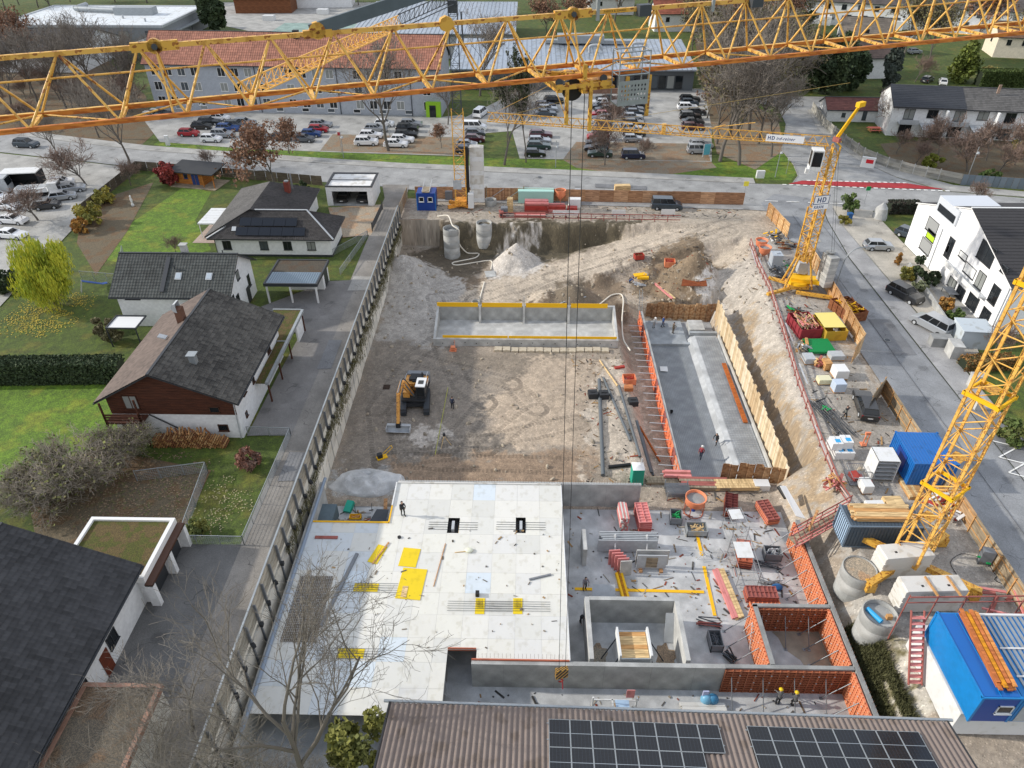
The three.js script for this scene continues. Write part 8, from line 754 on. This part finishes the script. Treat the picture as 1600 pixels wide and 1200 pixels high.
function plant(name,label,cat,px,py,geos,sc=1,group,ry,Y=0){const p=px.isVector3?px:P(px,py,Y),t=thing(name,label,cat,p,ry??(hsh(Math.round(p.x*9),7)*6),group);mk('trunk',geos[0],BARK,t);mk('crown',geos[1],geos[1].userData.leafy?LEAF:BARK,t);Array.isArray(sc)?t.scale.set(...sc):t.scale.setScalar(sc);return t;}
{
const far=[1,2,3,4].map(k=>bareGeo(100 + k,14,{kids:[7,5,4,4,2],tw:.026,stem:.3})),brown=[1,2].map(k=>bareGeo(200 + k,10,{kids:[8,6,5,4],tw:.034,stem:.12,twc:[.2,.14,.11],sp:1.0})),ivy=bareGeo(301,14,{kids:[8,6,4,3],tw:.03,stem:.55,lv:{f:.8,n:5,s:.16,r:.5,c:[[.035,.05,.02],[.05,.06,.025]]},sp:.6}),copper=[1,2].map(k=>bareGeo(400 + k,12,{kids:[7,5,4,3],tw:.028,stem:.2,lv:{f:.75,n:4,s:.17,r:.55,c:[[.25,.13,.08],[.3,.17,.1],[.2,.11,.07]]}})),olive=bareGeo(451,12,{kids:[8,6,5,3],tw:.028,stem:.25,lv:{f:.5,n:3,s:.15,r:.5,c:[[.18,.15,.07],[.14,.13,.06]]}});
for(let k=0;k<34;k++){const R=[hsh(k,61),hsh(k,67),hsh(k,71)],px=k<22?-20 + R[0]*240:1095 + R[0]*120,py=k<22?105 + R[1]*95 -(px>200?20:0):80 + R[1]*100;plant('thicket_shrub',k<22?'brown leafless shrub in the thicket between street and school':'brown leafless shrub in the tree belt beside the car park','shrub',px,py,brown[k % 2],.45 + R[2]*.45,k<22?'thicket between street and school':'shrubs in the tree belt');}
const B='bare trees round the car park',bt=(px,py,k,s,l,g=B)=>plant('bare_tree',l,'tree',px,py,far[k],s,g);bt(607,236,0,1.25,'large spreading bare tree among the white cars',undefined);for(const[px,py,k,s,l]of[[788,258,1,.95,'tall bare tree on the verge beside the ivy-covered one'],[1155,258,2,1.35,'tall bare tree on the verge nearest the utility cabinet'],[1125,252,3,1.4,'bare tree beside the teal poster stand'],[1140,212,0,1.5,'bare tree behind the copper bushes'],[1170,205,1,1.5,'second bare tree behind the copper bushes'],[1205,245,2,.9,'bare tree at the grass tip of the junction'],[1210,178,3,1.0,'bare tree beside the far cross street'],[750,150,1,1.1,'bare tree beside the silver hall roof'],[700,195,2,.6,'small bare tree at the car park kerb']])bt(px,py,k,s,l,undefined);
for(const[px,py,k,s]of[[60,165,0,1],[105,172,1,1],[150,160,2,1.1],[190,170,3,1],[20,175,1,.9],[130,140,0,1],[215,160,2,.9],[5,150,3,1],[245,120,1,.6],[155,215,2,.7]])bt(px,py,k,s,'bare tree in the brown thicket beside the school','bare trees beside the school');bt(205,262,3,.95,'forked bare tree on the street edge above the russet bush',undefined);bt(95,250,1,.6,'small bare tree by the slate grey moving car',undefined);
for(const[px,py,s]of[[1230,150,.9],[1250,145,1],[1185,140,1.3],[1110,130,1.2],[1120,225,1.2],[1150,190,1.35],[1185,225,1.25],[1205,165,1.2],[1160,120,1.1],[1210,100,1],[1110,90,1],[1170,70,1],[1090,55,1],[1230,60,1]])plant('olive_tree','olive-brown half-leafed tree in the belt beside the far cross street','tree',px,py,olive,s,'olive-brown tree belt');
plant('ivy_tree','ivy-covered dark green tree trunk on the verge','tree',822,254,ivy,[.55,1.05,.55]);for(const[px,py,s,l]of[[430,292,.9,'copper-leaved tree on the street edge behind the bungalow'],[452,240,.55,'small copper-leaved tree in the car park'],[1105,185,.8,'copper-leaved bush at the end of the car park row'],[1112,165,.7,'copper-leaved bush by the car park lamp'],[690,232,.35,'sapling with copper leaves at the car park'],[855,60,.9,'copper-leaved tree beside the silver hall'],[895,55,.9,'second copper-leaved tree beside the silver hall']])plant('copper_tree',l,'tree',px,py,copper[px % 2],s);
for(const[px,py,s]of[[945,258,.75],[948,232,.7],[950,205,.7],[955,185,.6],[1000,250,.45]])plant('bare_tree','bare tree in the narrow strip between the middle car rows','tree',px,py,brown[0],s,'bare trees between the car rows');
for(const[px,py,k,s,l]of[[135,290,0,[1.05,.75,1.05],'dense russet twiggy bush beside the lorry bodies'],[60,345,1,[1.0,.55,1.0],'grey leafless spreading bush beside the white saloons'],[205,290,1,.5,'russet bush against the dark board fence'],[330,262,0,.4,'thin bare bush beyond the wooden shed'],[380,270,1,.45,'twiggy bush behind the wooden shed'],[275,395,0,.32,'weeping brown shrub behind the tiled house'],[1510,268,1,[1.15,.75,1],'broad purple-brown bare shrub in the corner garden'],[1560,270,0,[.9,.6,.8],'brown bare shrub at the blue-grey fence'],[1430,258,1,.5,'grey bare shrub on the corner lawn'],[1526,322,1,.45,'small round bare tree on the main street opposite the dark fence'],[1375,200,0,.8,'bare tree against the white row house gable'],[1545,560,1,.5,'bare tangled shrub behind the rusty-roofed shed'],[1430,128,0,.7,'grey bare bush between the far white houses'],[1400,240,0,.5,'grey thicket beside the curved concrete fence'],[1465,245,0,.8,'grey-brown shrub in front of the row house awning'],[1585,258,1,.9,'brown shrub in front of the far row house balconies'],[1440,238,0,.6,'small grey shrub at the row house corner'],[1540,252,0,.8,'brown shrub beside the straight street lamp']])plant('bare_shrub',l,'shrub',px,py,brown[k],s);
for(const[i,[px,py]]of[[10,20],[60,12],[110,3],[960,36],[1010,30],[1060,24],[990,8],[920,20],[450,6],[480,4],[560,8],[1300,6],[700,22],[880,10],[1100,12],[1050,6],[1400,2],[1160,20],[600,2],[380,8],[1120,40],[1190,48],[1140,62],[1215,80],[1080,90],[1180,95],[1250,30],[1150,84],[1200,120],[1100,68],[1075,40],[1500,20],[1560,30],[1470,8],[1450,100],[1520,75],[1590,90],[30,8],[5,40],[85,26],[180,3],[230,5],[20,100],[60,110],[640,8],[830,4],[770,14],[1330,18],[1430,30],[1580,8],[1410,95]].entries()){const w=(i % 2?'copper-leaved':'olive-brown')+ ' tree ' +(px<350?'around the white-roofed sports hall':px<720?'beyond the school playground':px<1070?'beyond the silver-roofed school halls':px<1270?'in the wooded belt past the copper bushes':'in the gardens of the far residential street');plant('far_tree',w,'tree',px,py,i % 2?copper[i % 2]:olive,1.0 + hsh(i,3)*.5,w);}
const nearT=bareGeo(511,12,{kids:[7,5,4,4,2],tw:.009,stem:.3,r0:.2,up:.2,col:[.14,.125,.1],twc:[.18,.16,.13]}),near2=bareGeo(512,9,{kids:[8,6,5,4],tw:.009,stem:.1,r0:.1,up:.12,col:[.15,.135,.11],twc:[.22,.195,.16],sp:1.05}),near3=bareGeo(513,10,{kids:[8,6,5,5],tw:.009,stem:.15,r0:.12,up:.15,col:[.15,.135,.11],twc:[.2,.18,.145]}),bush=bareGeo(514,6.5,{kids:[14,9,7,6],tw:.014,stem:.05,r0:.11,up:.12,col:[.15,.13,.1],twc:[.25,.215,.17],sp:1.15,lv:{f:.1,n:2,s:.07,r:.25,c:[[.16,.17,.05],[.1,.11,.04],[.2,.18,.08]]}});
plant('bare_tree','tall leafless tree rising in front of the white deck','tree',V(-12.3,0,-20.2),0,nearT,[1.2,1.3,1.2],undefined,.4);plant('bare_tree','leafless tree leaning over the lane hoarding','tree',V(-17.6,0,-21.2),0,near3,[.95,1.05,.95],undefined,2.1);plant('bare_tree','low spreading leafless tree over the driveway','tree',V(-21.6,0,-24.5),0,near2,[1.1,1.0,1.1],undefined,1.2);plant('bare_tree','leafless tree beside the terracotta-edged annex','tree',V(-22.4,0,-20.4),0,near3,.7,undefined,4);for(const[x,z,s]of[[-14,-20.6,.55],[-16,-19.8,.6],[-19.2,-20.3,.5],[-24.5,-19.2,.5],[-27,-19.4,.6],[-30,-19.3,.6],[-12.3,-19.8,.5]])plant('bare_shrub','tangled grey leafless shrub in the thicket below the white deck','shrub',V(x,0,z),0,near2,s,'thicket below the white deck');
for(const[px,py,s,l]of[[130,770,[1.5,1.0,1.3],'huge tangled grey-brown shrub in front of the mossy garage'],[195,730,[.95,.85,1.0],'tangled shrub beside the firewood stack'],[55,790,[1.0,.7,1.0],'tangled shrub behind the slate-grey roof']])plant('tangled_shrub',l,'shrub',px,py,bush,s);
const lf=(g)=>{g.userData.leafy=true;return g;},leafy=(name,label,cat,px,py,w,h,d,y0,n,s,cols,o,group)=>plant(name,label,cat,px,py,[stemG(px + py,Math.max(.4,y0 + h),.05 + h*.012),lf(leafGeo(px*3 + py,w,h,d,y0,n,s,cols,o))],1,group,0);
const YG=[[.5,.5,.04],[.58,.56,.05],[.4,.46,.04],[.3,.36,.04]],DK=[[.03,.05,.02],[.04,.065,.025],[.055,.08,.03]],GR=[[.08,.13,.03],[.11,.16,.04],[.06,.1,.03]],YE=[[.35,.28,.04],[.28,.25,.05],[.2,.2,.05]],RD=[[.22,.03,.03],[.3,.05,.04],[.16,.03,.03]],ORG=[[.42,.22,.04],[.35,.17,.04],[.25,.16,.05]];
leafy('willow_tree','bright yellow-green willow on the lawn beside the blue slide','tree',88,478,3.3,3.6,3.2,1.4,18000,.13,YG,{clumps:90,droop:.35,cr:.34});leafy('red_maple','dark red maple bush next to the wooden shed','shrub',265,288,2.0,1.8,1.8,.2,2600,.16,RD,{clumps:22});leafy('yellow_bush','yellow bush with pale blossoms against the garden fence','shrub',145,350,2.2,1.6,2.0,.1,2200,.15,YE,{});leafy('orange_bush','orange autumn bush below the yellow one','shrub',130,362,1.7,.9,1.4,.1,1200,.15,ORG,{});leafy('dark_bush','dark evergreen bush beside the willow','shrub',20,455,1.8,1.6,1.8,.1,2200,.15,DK,{});leafy('yellow_bush','yellow leafed bush close to the russet one','shrub',165,318,1.6,1.2,1.4,.1,1200,.15,YE,{});leafy('conifer_tree','tall dark pine beside the playground','tree',337,52,5.0,6.0,5.0,2,9000,.38,DK,{clumps:60,cone:1,cr:.3});
for(const[px,py,w,h,l]of[[1260,140,4,6,'dark yew behind the far cross street'],[1290,148,5,6.5,'broad dark yew next to the white house'],[1325,140,3.6,5.5,'dark yew touching the white house wall'],[1238,120,4,6,'dark yew at the back of the tree belt'],[1385,140,2.6,5.5,'blue-grey spruce in front of the white house'],[1240,70,4,5,'dark evergreen near the long white terrace']])leafy('evergreen_tree',l,'tree',px,py,w,h,w,.4,5200,.3,l.includes('spruce')?[[.06,.075,.06],[.08,.1,.08]]:DK,{clumps:40,cone:l.includes('spruce')?1:0});leafy('thuja_tree','bright green cone-shaped thuja behind the row house','tree',1500,128,3.8,4.6,3.8,.1,5200,.26,[[.13,.16,.02],[.1,.13,.02],[.16,.18,.03]],{clumps:44,cone:1});
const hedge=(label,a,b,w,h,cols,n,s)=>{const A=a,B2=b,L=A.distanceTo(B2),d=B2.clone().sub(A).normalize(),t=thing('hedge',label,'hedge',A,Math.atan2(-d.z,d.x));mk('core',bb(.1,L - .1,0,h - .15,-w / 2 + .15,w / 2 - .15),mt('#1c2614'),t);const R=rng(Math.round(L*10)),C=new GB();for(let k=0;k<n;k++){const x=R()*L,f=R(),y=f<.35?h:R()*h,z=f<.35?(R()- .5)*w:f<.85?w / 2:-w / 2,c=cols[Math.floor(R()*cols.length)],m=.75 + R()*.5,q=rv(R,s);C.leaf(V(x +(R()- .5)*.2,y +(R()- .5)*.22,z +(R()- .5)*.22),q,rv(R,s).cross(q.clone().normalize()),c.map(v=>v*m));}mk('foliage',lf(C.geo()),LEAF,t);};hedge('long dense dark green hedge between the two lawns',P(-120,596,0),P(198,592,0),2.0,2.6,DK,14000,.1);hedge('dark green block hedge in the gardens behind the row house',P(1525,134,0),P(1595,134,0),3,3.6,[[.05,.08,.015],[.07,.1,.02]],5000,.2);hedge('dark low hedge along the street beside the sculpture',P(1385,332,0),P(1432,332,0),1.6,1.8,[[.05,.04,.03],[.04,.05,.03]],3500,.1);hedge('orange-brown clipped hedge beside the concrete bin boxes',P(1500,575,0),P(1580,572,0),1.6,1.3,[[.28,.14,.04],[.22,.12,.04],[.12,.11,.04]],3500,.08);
for(const[px,py,w,h,c,l]of[[1431,438,.9,1.9,DK,'dark cypress beside the modern house entrance'],[1416,436,1.1,.9,YE,'yellow-brown bush beside the cypress'],[1453,442,1.4,.8,DK,'dark green bush between cypress and terrace'],[1434,455,.9,.7,[[.2,.22,.12]],'pale green round bush at the terrace edge'],[1402,414,.5,.9,ORG,'small brown conical shrub on the paved court'],[1477,485,1.0,.8,ORG,'yellow bush on the terrace of the modern house'],[1490,500,1.1,.7,GR,'green low bush beside the silver van'],[1324,335,1.3,1.7,GR,'leafy green bush at the corner bed'],[1319,350,1.0,.6,YE,'low yellow-green bush at the corner kerb'],[1588,690,1.7,1.3,[[.09,.13,.03],[.13,.15,.04]],'round green bush by the zigzag road marking'],[1455,262,1.8,1.1,[[.2,.22,.03]],'bright yellow-green shrub on the corner lawn'],[1540,283,2.2,1.0,GR,'green ground shrub behind the blue-grey fence'],[1595,240,1.8,2.2,YE,'yellow conical shrub in the row house garden'],[1545,120,2.2,1.5,[[.2,.17,.05]],'ochre round bush behind the row house'],[310,835,.9,.7,[[.22,.22,.05],[.14,.17,.05]],'small yellow-green bush inside the wire fence'],[390,728,1.1,1.0,[[.26,.12,.08],[.2,.12,.09]],'rusty red shrub on the fenced lawn'],[160,520,1.3,.8,[[.16,.14,.07]],'ornamental grass clump by the pergola'],[180,535,1.1,.8,[[.14,.13,.06]],'second ornamental grass clump by the pergola'],[560,1180,2.0,1.6,[[.12,.13,.03],[.2,.2,.04]],'dark ivy bush with yellow leaves beside the corrugated roof'],[70,880,1.3,.8,YE,'low yellow shrub behind the slate-grey roof'],[560,288,1.2,.6,[[.06,.06,.03]],'dark ground shrub behind the white garage'],[470,300,1.6,.8,DK,'dark bush between the bungalow and the street'],[1370,120,2.5,2,[[.1,.09,.06]],'brown hedge bush at the white house foot']])leafy('garden_shrub',l,'shrub',px,py,w,h,w,.02,900 + w*500,.09 + w*.025,c,{clumps:16});
const tuft=(name,label,n,where,col,h)=>{const R=rng(n),C=new GB();for(let k=0;k<n;k++){const p=where(R);if(!p)continue;const a=R()*6.28,w=.012 + R()*.012,hh=h*(.5 + R()),q=V(Math.cos(a)*w,0,Math.sin(a)*w),m=.7 + R()*.6;C.leaf(p.clone().add(V(0,hh / 2,0)),q,V((R()- .5)*hh*.5,hh / 2,(R()- .5)*hh*.5),col.map(v=>v*m));}const o=mk(name,C.geo(),LEAF);o.userData={kind:'stuff',label,category:'grass'};};tuft('wall_weeds','weeds growing on the ledge of the retaining wall',5000,R=>{const d=40 + R()*66;return V(-19.7 + R()*.5,-.5 - R()*R()*1.2*(fbm(d*.3,2,2)>.5?2:.3),-d);},[.13,.12,.05],.45);tuft('bank_weeds','dark weeds on the bank beside the basement wall',9000,R=>{const X=25.6 + R()*1.6,d=25 + R()*10;return V(X,siteH(X,d),-d);},[.10,.10,.04],.5);
const fall=(label,n,poly,cols,s)=>{const R=rng(n + 3),C=new GB(),[x0,x1,d0,d1]=poly;for(let k=0;k<n;k++){const X=lerp(x0,x1,R()),d=lerp(d0,d1,R());if(fbm(X*.4,d*.4,3)<.42||Math.hypot((X -(x0 + x1)/ 2)/(x1 - x0),(d -(d0 + d1)/ 2)/(d1 - d0))>.3 + .3*R())continue;const a=R()*6.28,c=cols[Math.floor(R()*cols.length)];C.leaf(V(X,.05 + R()*.03,-d),V(Math.cos(a)*s,R()*.02,Math.sin(a)*s),V(-Math.sin(a)*s,R()*.02,Math.cos(a)*s),c);}const o=mk('fallen_leaves',C.geo(),LEAF);o.userData={kind:'stuff',label,category:'leaves'};};fall('yellow fallen leaves under the willow',2200,[-65,-55,72,83],[[.5,.38,.04],[.4,.3,.04]],.06);fall('pale fallen leaves on the fenced lawn',900,[-29,-23.8,41,53],[[.4,.36,.2],[.3,.25,.12]],.05);fall('fallen leaves on the shaded garden soil',3000,[-40,-29,40.8,52],[[.2,.13,.08],[.28,.2,.12],[.14,.14,.05]],.06);
}

{
function body(o){
const{lean=0,stride=.0,arms=[[.1,-.2],[.1,-.2]],bend=0,shirt,trous,skin=[.5,.32,.24],hair=[.05,.04,.035],crouch=0}=o,hipY=.93 - crouch*.25,q=(v,a)=>V(v[0],hipY +(v[1]- .93)*Math.cos(a)- v[2]*Math.sin(a),v[2]*Math.cos(a)+(v[1]- .93)*Math.sin(a));
const J={};J.pel=V(0,hipY,0);J.chest=q([0,1.32,0],lean);J.neck=q([0,1.48,.01],lean);J.head=q([0,1.63,.03],lean + bend*.5);const B=[];const bone=(a,b,ra,rb,c)=>B.push([a,b,ra,rb,c]);
bone(J.pel.clone().add(V(-.07,0,0)),J.pel.clone().add(V(.07,0,0)),.13,.13,trous);bone(J.pel.clone().add(V(0,.06,0)),J.chest,.135,.15,shirt);bone(q([-.1,1.36,0],lean),q([.1,1.36,0],lean),.11,.11,shirt);bone(J.chest,J.neck,.1,.06,shirt);bone(J.neck,J.head,.055,.06,skin);bone(J.head,J.head.clone().add(V(0,.06,.01)),.095,.1,skin);const hands=[];
for(const s of[-1,1]){const st=stride*s,hp=V(s*.1,hipY - .03,0),kn=V(s*.11,hipY*.52,st*.55 + .05 + crouch*.2),an=V(s*.11,.09,st - .03),toe=V(s*.13,.05,st + .17);bone(hp,kn,.095,.062,trous);bone(kn,an,.062,.045,trous);bone(an,toe,.05,.038,[.03,.028,.025]);const[fa,el]=arms[s<0?0:1],sh=q([s*.19,1.4,0],lean),dir=a=>V(s*.22,-Math.cos(a),Math.sin(a)).normalize(),e=sh.clone().addScaledVector(dir(fa + lean*.4),.29),w=e.clone().addScaledVector(V(-s*.08,-Math.cos(fa - el + lean*.4),Math.sin(fa - el + lean*.4)).normalize(),.26);bone(sh,e,.06,.045,shirt);bone(e,w,.043,.032,o.short?skin:shirt);const hd=w.clone().sub(e).normalize(),pm=w.clone().addScaledVector(hd,.08);bone(w,pm,.034,.036,skin);hands.push([pm,hd,s]);}
const N=48,S=[.62,1.0,.62],mc=new MarchingCubes(N,new THREE.MeshBasicMaterial(),false,false,60000),half=N / 2,near=[0],Q=B.map(([a,b,ra,rb,c])=>{const x=b.x - a.x,y=b.y - a.y,z=b.z - a.z;return[a.x,a.y,a.z,x,y,z,1 / Math.max(1e-6,x*x + y*y + z*z),ra,rb - ra,c];});
const dist=(x,y,z)=>{let d=1e9,best=1e9;for(let i=0;i<Q.length;i++){const q=Q[i],px=x - q[0],py=y - q[1],pz=z - q[2];let t=(px*q[3]+ py*q[4]+ pz*q[5])*q[6];t=t<0?0:t>1?1:t;const u=px - t*q[3],v=py - t*q[4],w=pz - t*q[5],e=Math.sqrt(u*u + v*v + w*w)- q[7]- q[8]*t;if(e<best){best=e;near[0]=q[9];}if(d>1e8)d=e;else{let h=.5 +(d - e)/ .09;h=h<0?0:h>1?1:h;d=d +(e - d)*h - .045*h*(1 - h);}}return d;};
for(let k=0;k<N;k++)for(let j=0;j<N;j++)for(let i=0;i<N;i++)mc.field[k*N*N + j*N + i]=-dist((i - half)/ half*S[0],.93 +(j - half)/ half*S[1],(k - half)/ half*S[2]);mc.isolation=0;mc.update();const n=mc.count,pos=new Float32Array(n*3),col=new Float32Array(n*3),nor=new Float32Array(n*3);
for(let i=0;i<n;i++){const x=mc.positionArray[i*3]*S[0],y=.93 + mc.positionArray[i*3 + 1]*S[1],z=mc.positionArray[i*3 + 2]*S[2];pos.set([x,y,z],i*3);const e=.01,g=V(dist(x + e,y,z)- dist(x - e,y,z),dist(x,y + e,z)- dist(x,y - e,z),dist(x,y,z + e)- dist(x,y,z - e)).normalize();nor.set([g.x,g.y,g.z],i*3);dist(x,y,z);let c=near[0];if(o.vest&&c===shirt&&y>1.0&&y<1.4&&Math.abs((y*6)% 1 - .5)<.12)c=[.6,.62,.55];col.set(c,i*3);}
const g=new THREE.BufferGeometry();g.setAttribute('position',new THREE.BufferAttribute(pos,3));g.setAttribute('normal',new THREE.BufferAttribute(nor,3));g.setAttribute('color',new THREE.BufferAttribute(col,3));const L=[g],tint=(h,c)=>{h=clean(h);h.setAttribute('color',new THREE.BufferAttribute(new Float32Array(h.attributes.position.count*3).map((_,i)=>c[i % 3]),3));return h;};
for(const[pm,hd,s]of hands){for(let f=0;f<4;f++){const a=pm.clone().add(V((f - 1.5)*.019,0,.005)),m=a.clone().addScaledVector(hd,.045 - Math.abs(f - 1.3)*.005);L.push(tint(tb(a,m,.01,5),skin),tint(tb(m,m.clone().addScaledVector(hd,.03).add(V(-s*.012,0,.012)),.009,5),skin));}const th=pm.clone().addScaledVector(hd,-.03).add(V(-s*.03,0,.01));L.push(tint(tb(th,th.clone().addScaledVector(hd,.04).add(V(-s*.025,0,.02)),.011,5),skin));}
L.push(tint(new THREE.SphereGeometry(.018,6,5).translate(J.head.x,J.head.y + .02,J.head.z + .105),skin));for(const s of[-1,1])L.push(tint(new THREE.SphereGeometry(.013,6,5).translate(J.head.x + s*.035,J.head.y + .05,J.head.z + .098),[.02,.02,.02]),tint(new THREE.SphereGeometry(.022,6,5).scale(.5,1,.8).translate(J.head.x + s*.1,J.head.y + .03,J.head.z),skin));const out=mrg(L);out.userData.ready=true;return[out,J.head,hair];
}
const PM=new THREE.MeshStandardMaterial({vertexColors:true,roughness:.85});
const person=(label,px,py,Y,ry,o)=>{const p=px.isVector3?px:P(px,py,Y);if(Y==='s')p.y=0;const t=thing('person',label,'person',p,ry),[g,h,hair]=body(o);mk('body',g,PM,t);if(o.helmet)mk('helmet',[new THREE.SphereGeometry(.14,14,8,0,6.3,0,1.5).translate(h.x,h.y + .07,h.z),new THREE.CylinderGeometry(.16,.165,.015,14).translate(h.x,h.y + .075,h.z + .02)],mt(o.helmet,{roughness:.4}),t);else mk('hair',[new THREE.SphereGeometry(.112,12,8,0,6.3,0,1.6).translate(h.x,h.y + .06,h.z - .015)],mt('#1d1712'),t);return t;};
const DKc=[.02,.022,.025],GRY=[.16,.16,.17],NV=[.02,.03,.06];
person('worker in dark clothes standing alone on the white deck holding a rod',630,805,SLB,.5,{shirt:DKc,trous:[.03,.035,.03],stride:.12,arms:[[.6,.9],[.5,.7]]});person('worker in grey shirt holding a long hose beside the deck edge',913,921,FL,.3,{shirt:[.22,.2,.22],trous:DKc,arms:[[.7,.6],[.7,.6]],lean:.15,short:1});person('worker in black bending forward in the passage beside the deck',909,974,FL,.2,{shirt:DKc,trous:DKc,lean:.75,stride:.2,arms:[[.3,.2],[.3,.2]]});
person('worker in red jacket walking on the basin mesh floor',1094,716,-6.15,2.6,{shirt:[.3,.04,.05],trous:NV,stride:.25,arms:[[.4,.5],[-.2,.3]],helmet:'#d8d8d4'});person('worker in black bending over the basin mesh floor',1119,694,-6.15,-.8,{shirt:DKc,trous:DKc,stride:.22,lean:.4,arms:[[.5,.2],[.6,.3]]});person('worker in white shirt and helmet at the far end of the basin',1021,512,-5.95,.4,{shirt:[.5,.5,.5],trous:[.3,.3,.3],lean:.25,arms:[[.5,.4],[.5,.4]],helmet:'#e4e4e0'});person('worker in blue jacket at the far end of the basin',1035,511,-5.95,1.2,{shirt:[.03,.08,.25],trous:NV,stride:.15,arms:[[.4,.4],[.4,.4]]});person('worker in brown clothes standing inside the basin apart from the others',1051,521,-6.0,2,{shirt:[.1,.075,.05],trous:[.08,.06,.04],arms:[[.9,1.2],[.9,1.2]]});
person('man in dark blue clothes standing on the soil beside the excavator',707,639,-4.4,3,{shirt:NV,trous:[.02,.022,.03],stride:.06});person('man in dark jacket with pale stripes standing in the yard beside the black estate car',1318,655,.0,.8,{shirt:DKc,trous:[.05,.05,.05],stride:.2,vest:1,arms:[[.3,.7],[.2,.3]]});for(const[px,py,l]of[[1214,1100,'worker with yellow helmet at the long rusty orange formwork beside the first panels'],[1239,1103,'worker with yellow helmet crouching at the long rusty orange formwork']])person(l,px,py,FL,Math.PI,{shirt:[.12,.12,.12],trous:DKc,lean:.2,helmet:'#e8c81c',arms:[[1.0,.5],[1.0,.5]],crouch:px>1220?.6:0});person('worker in blue clothes stooping beside the yellow tray on the soil',983,448,-4.0,1.5,{shirt:[.03,.06,.18],trous:NV,lean:.7,arms:[[.6,.3],[.6,.3]]});person('child in pink coat standing at the curved concrete fence',P(1340,232,0),0,0,2,{shirt:[.4,.2,.26],trous:GRY}).scale.setScalar(.75);
}
renderer.render(scene,camera);
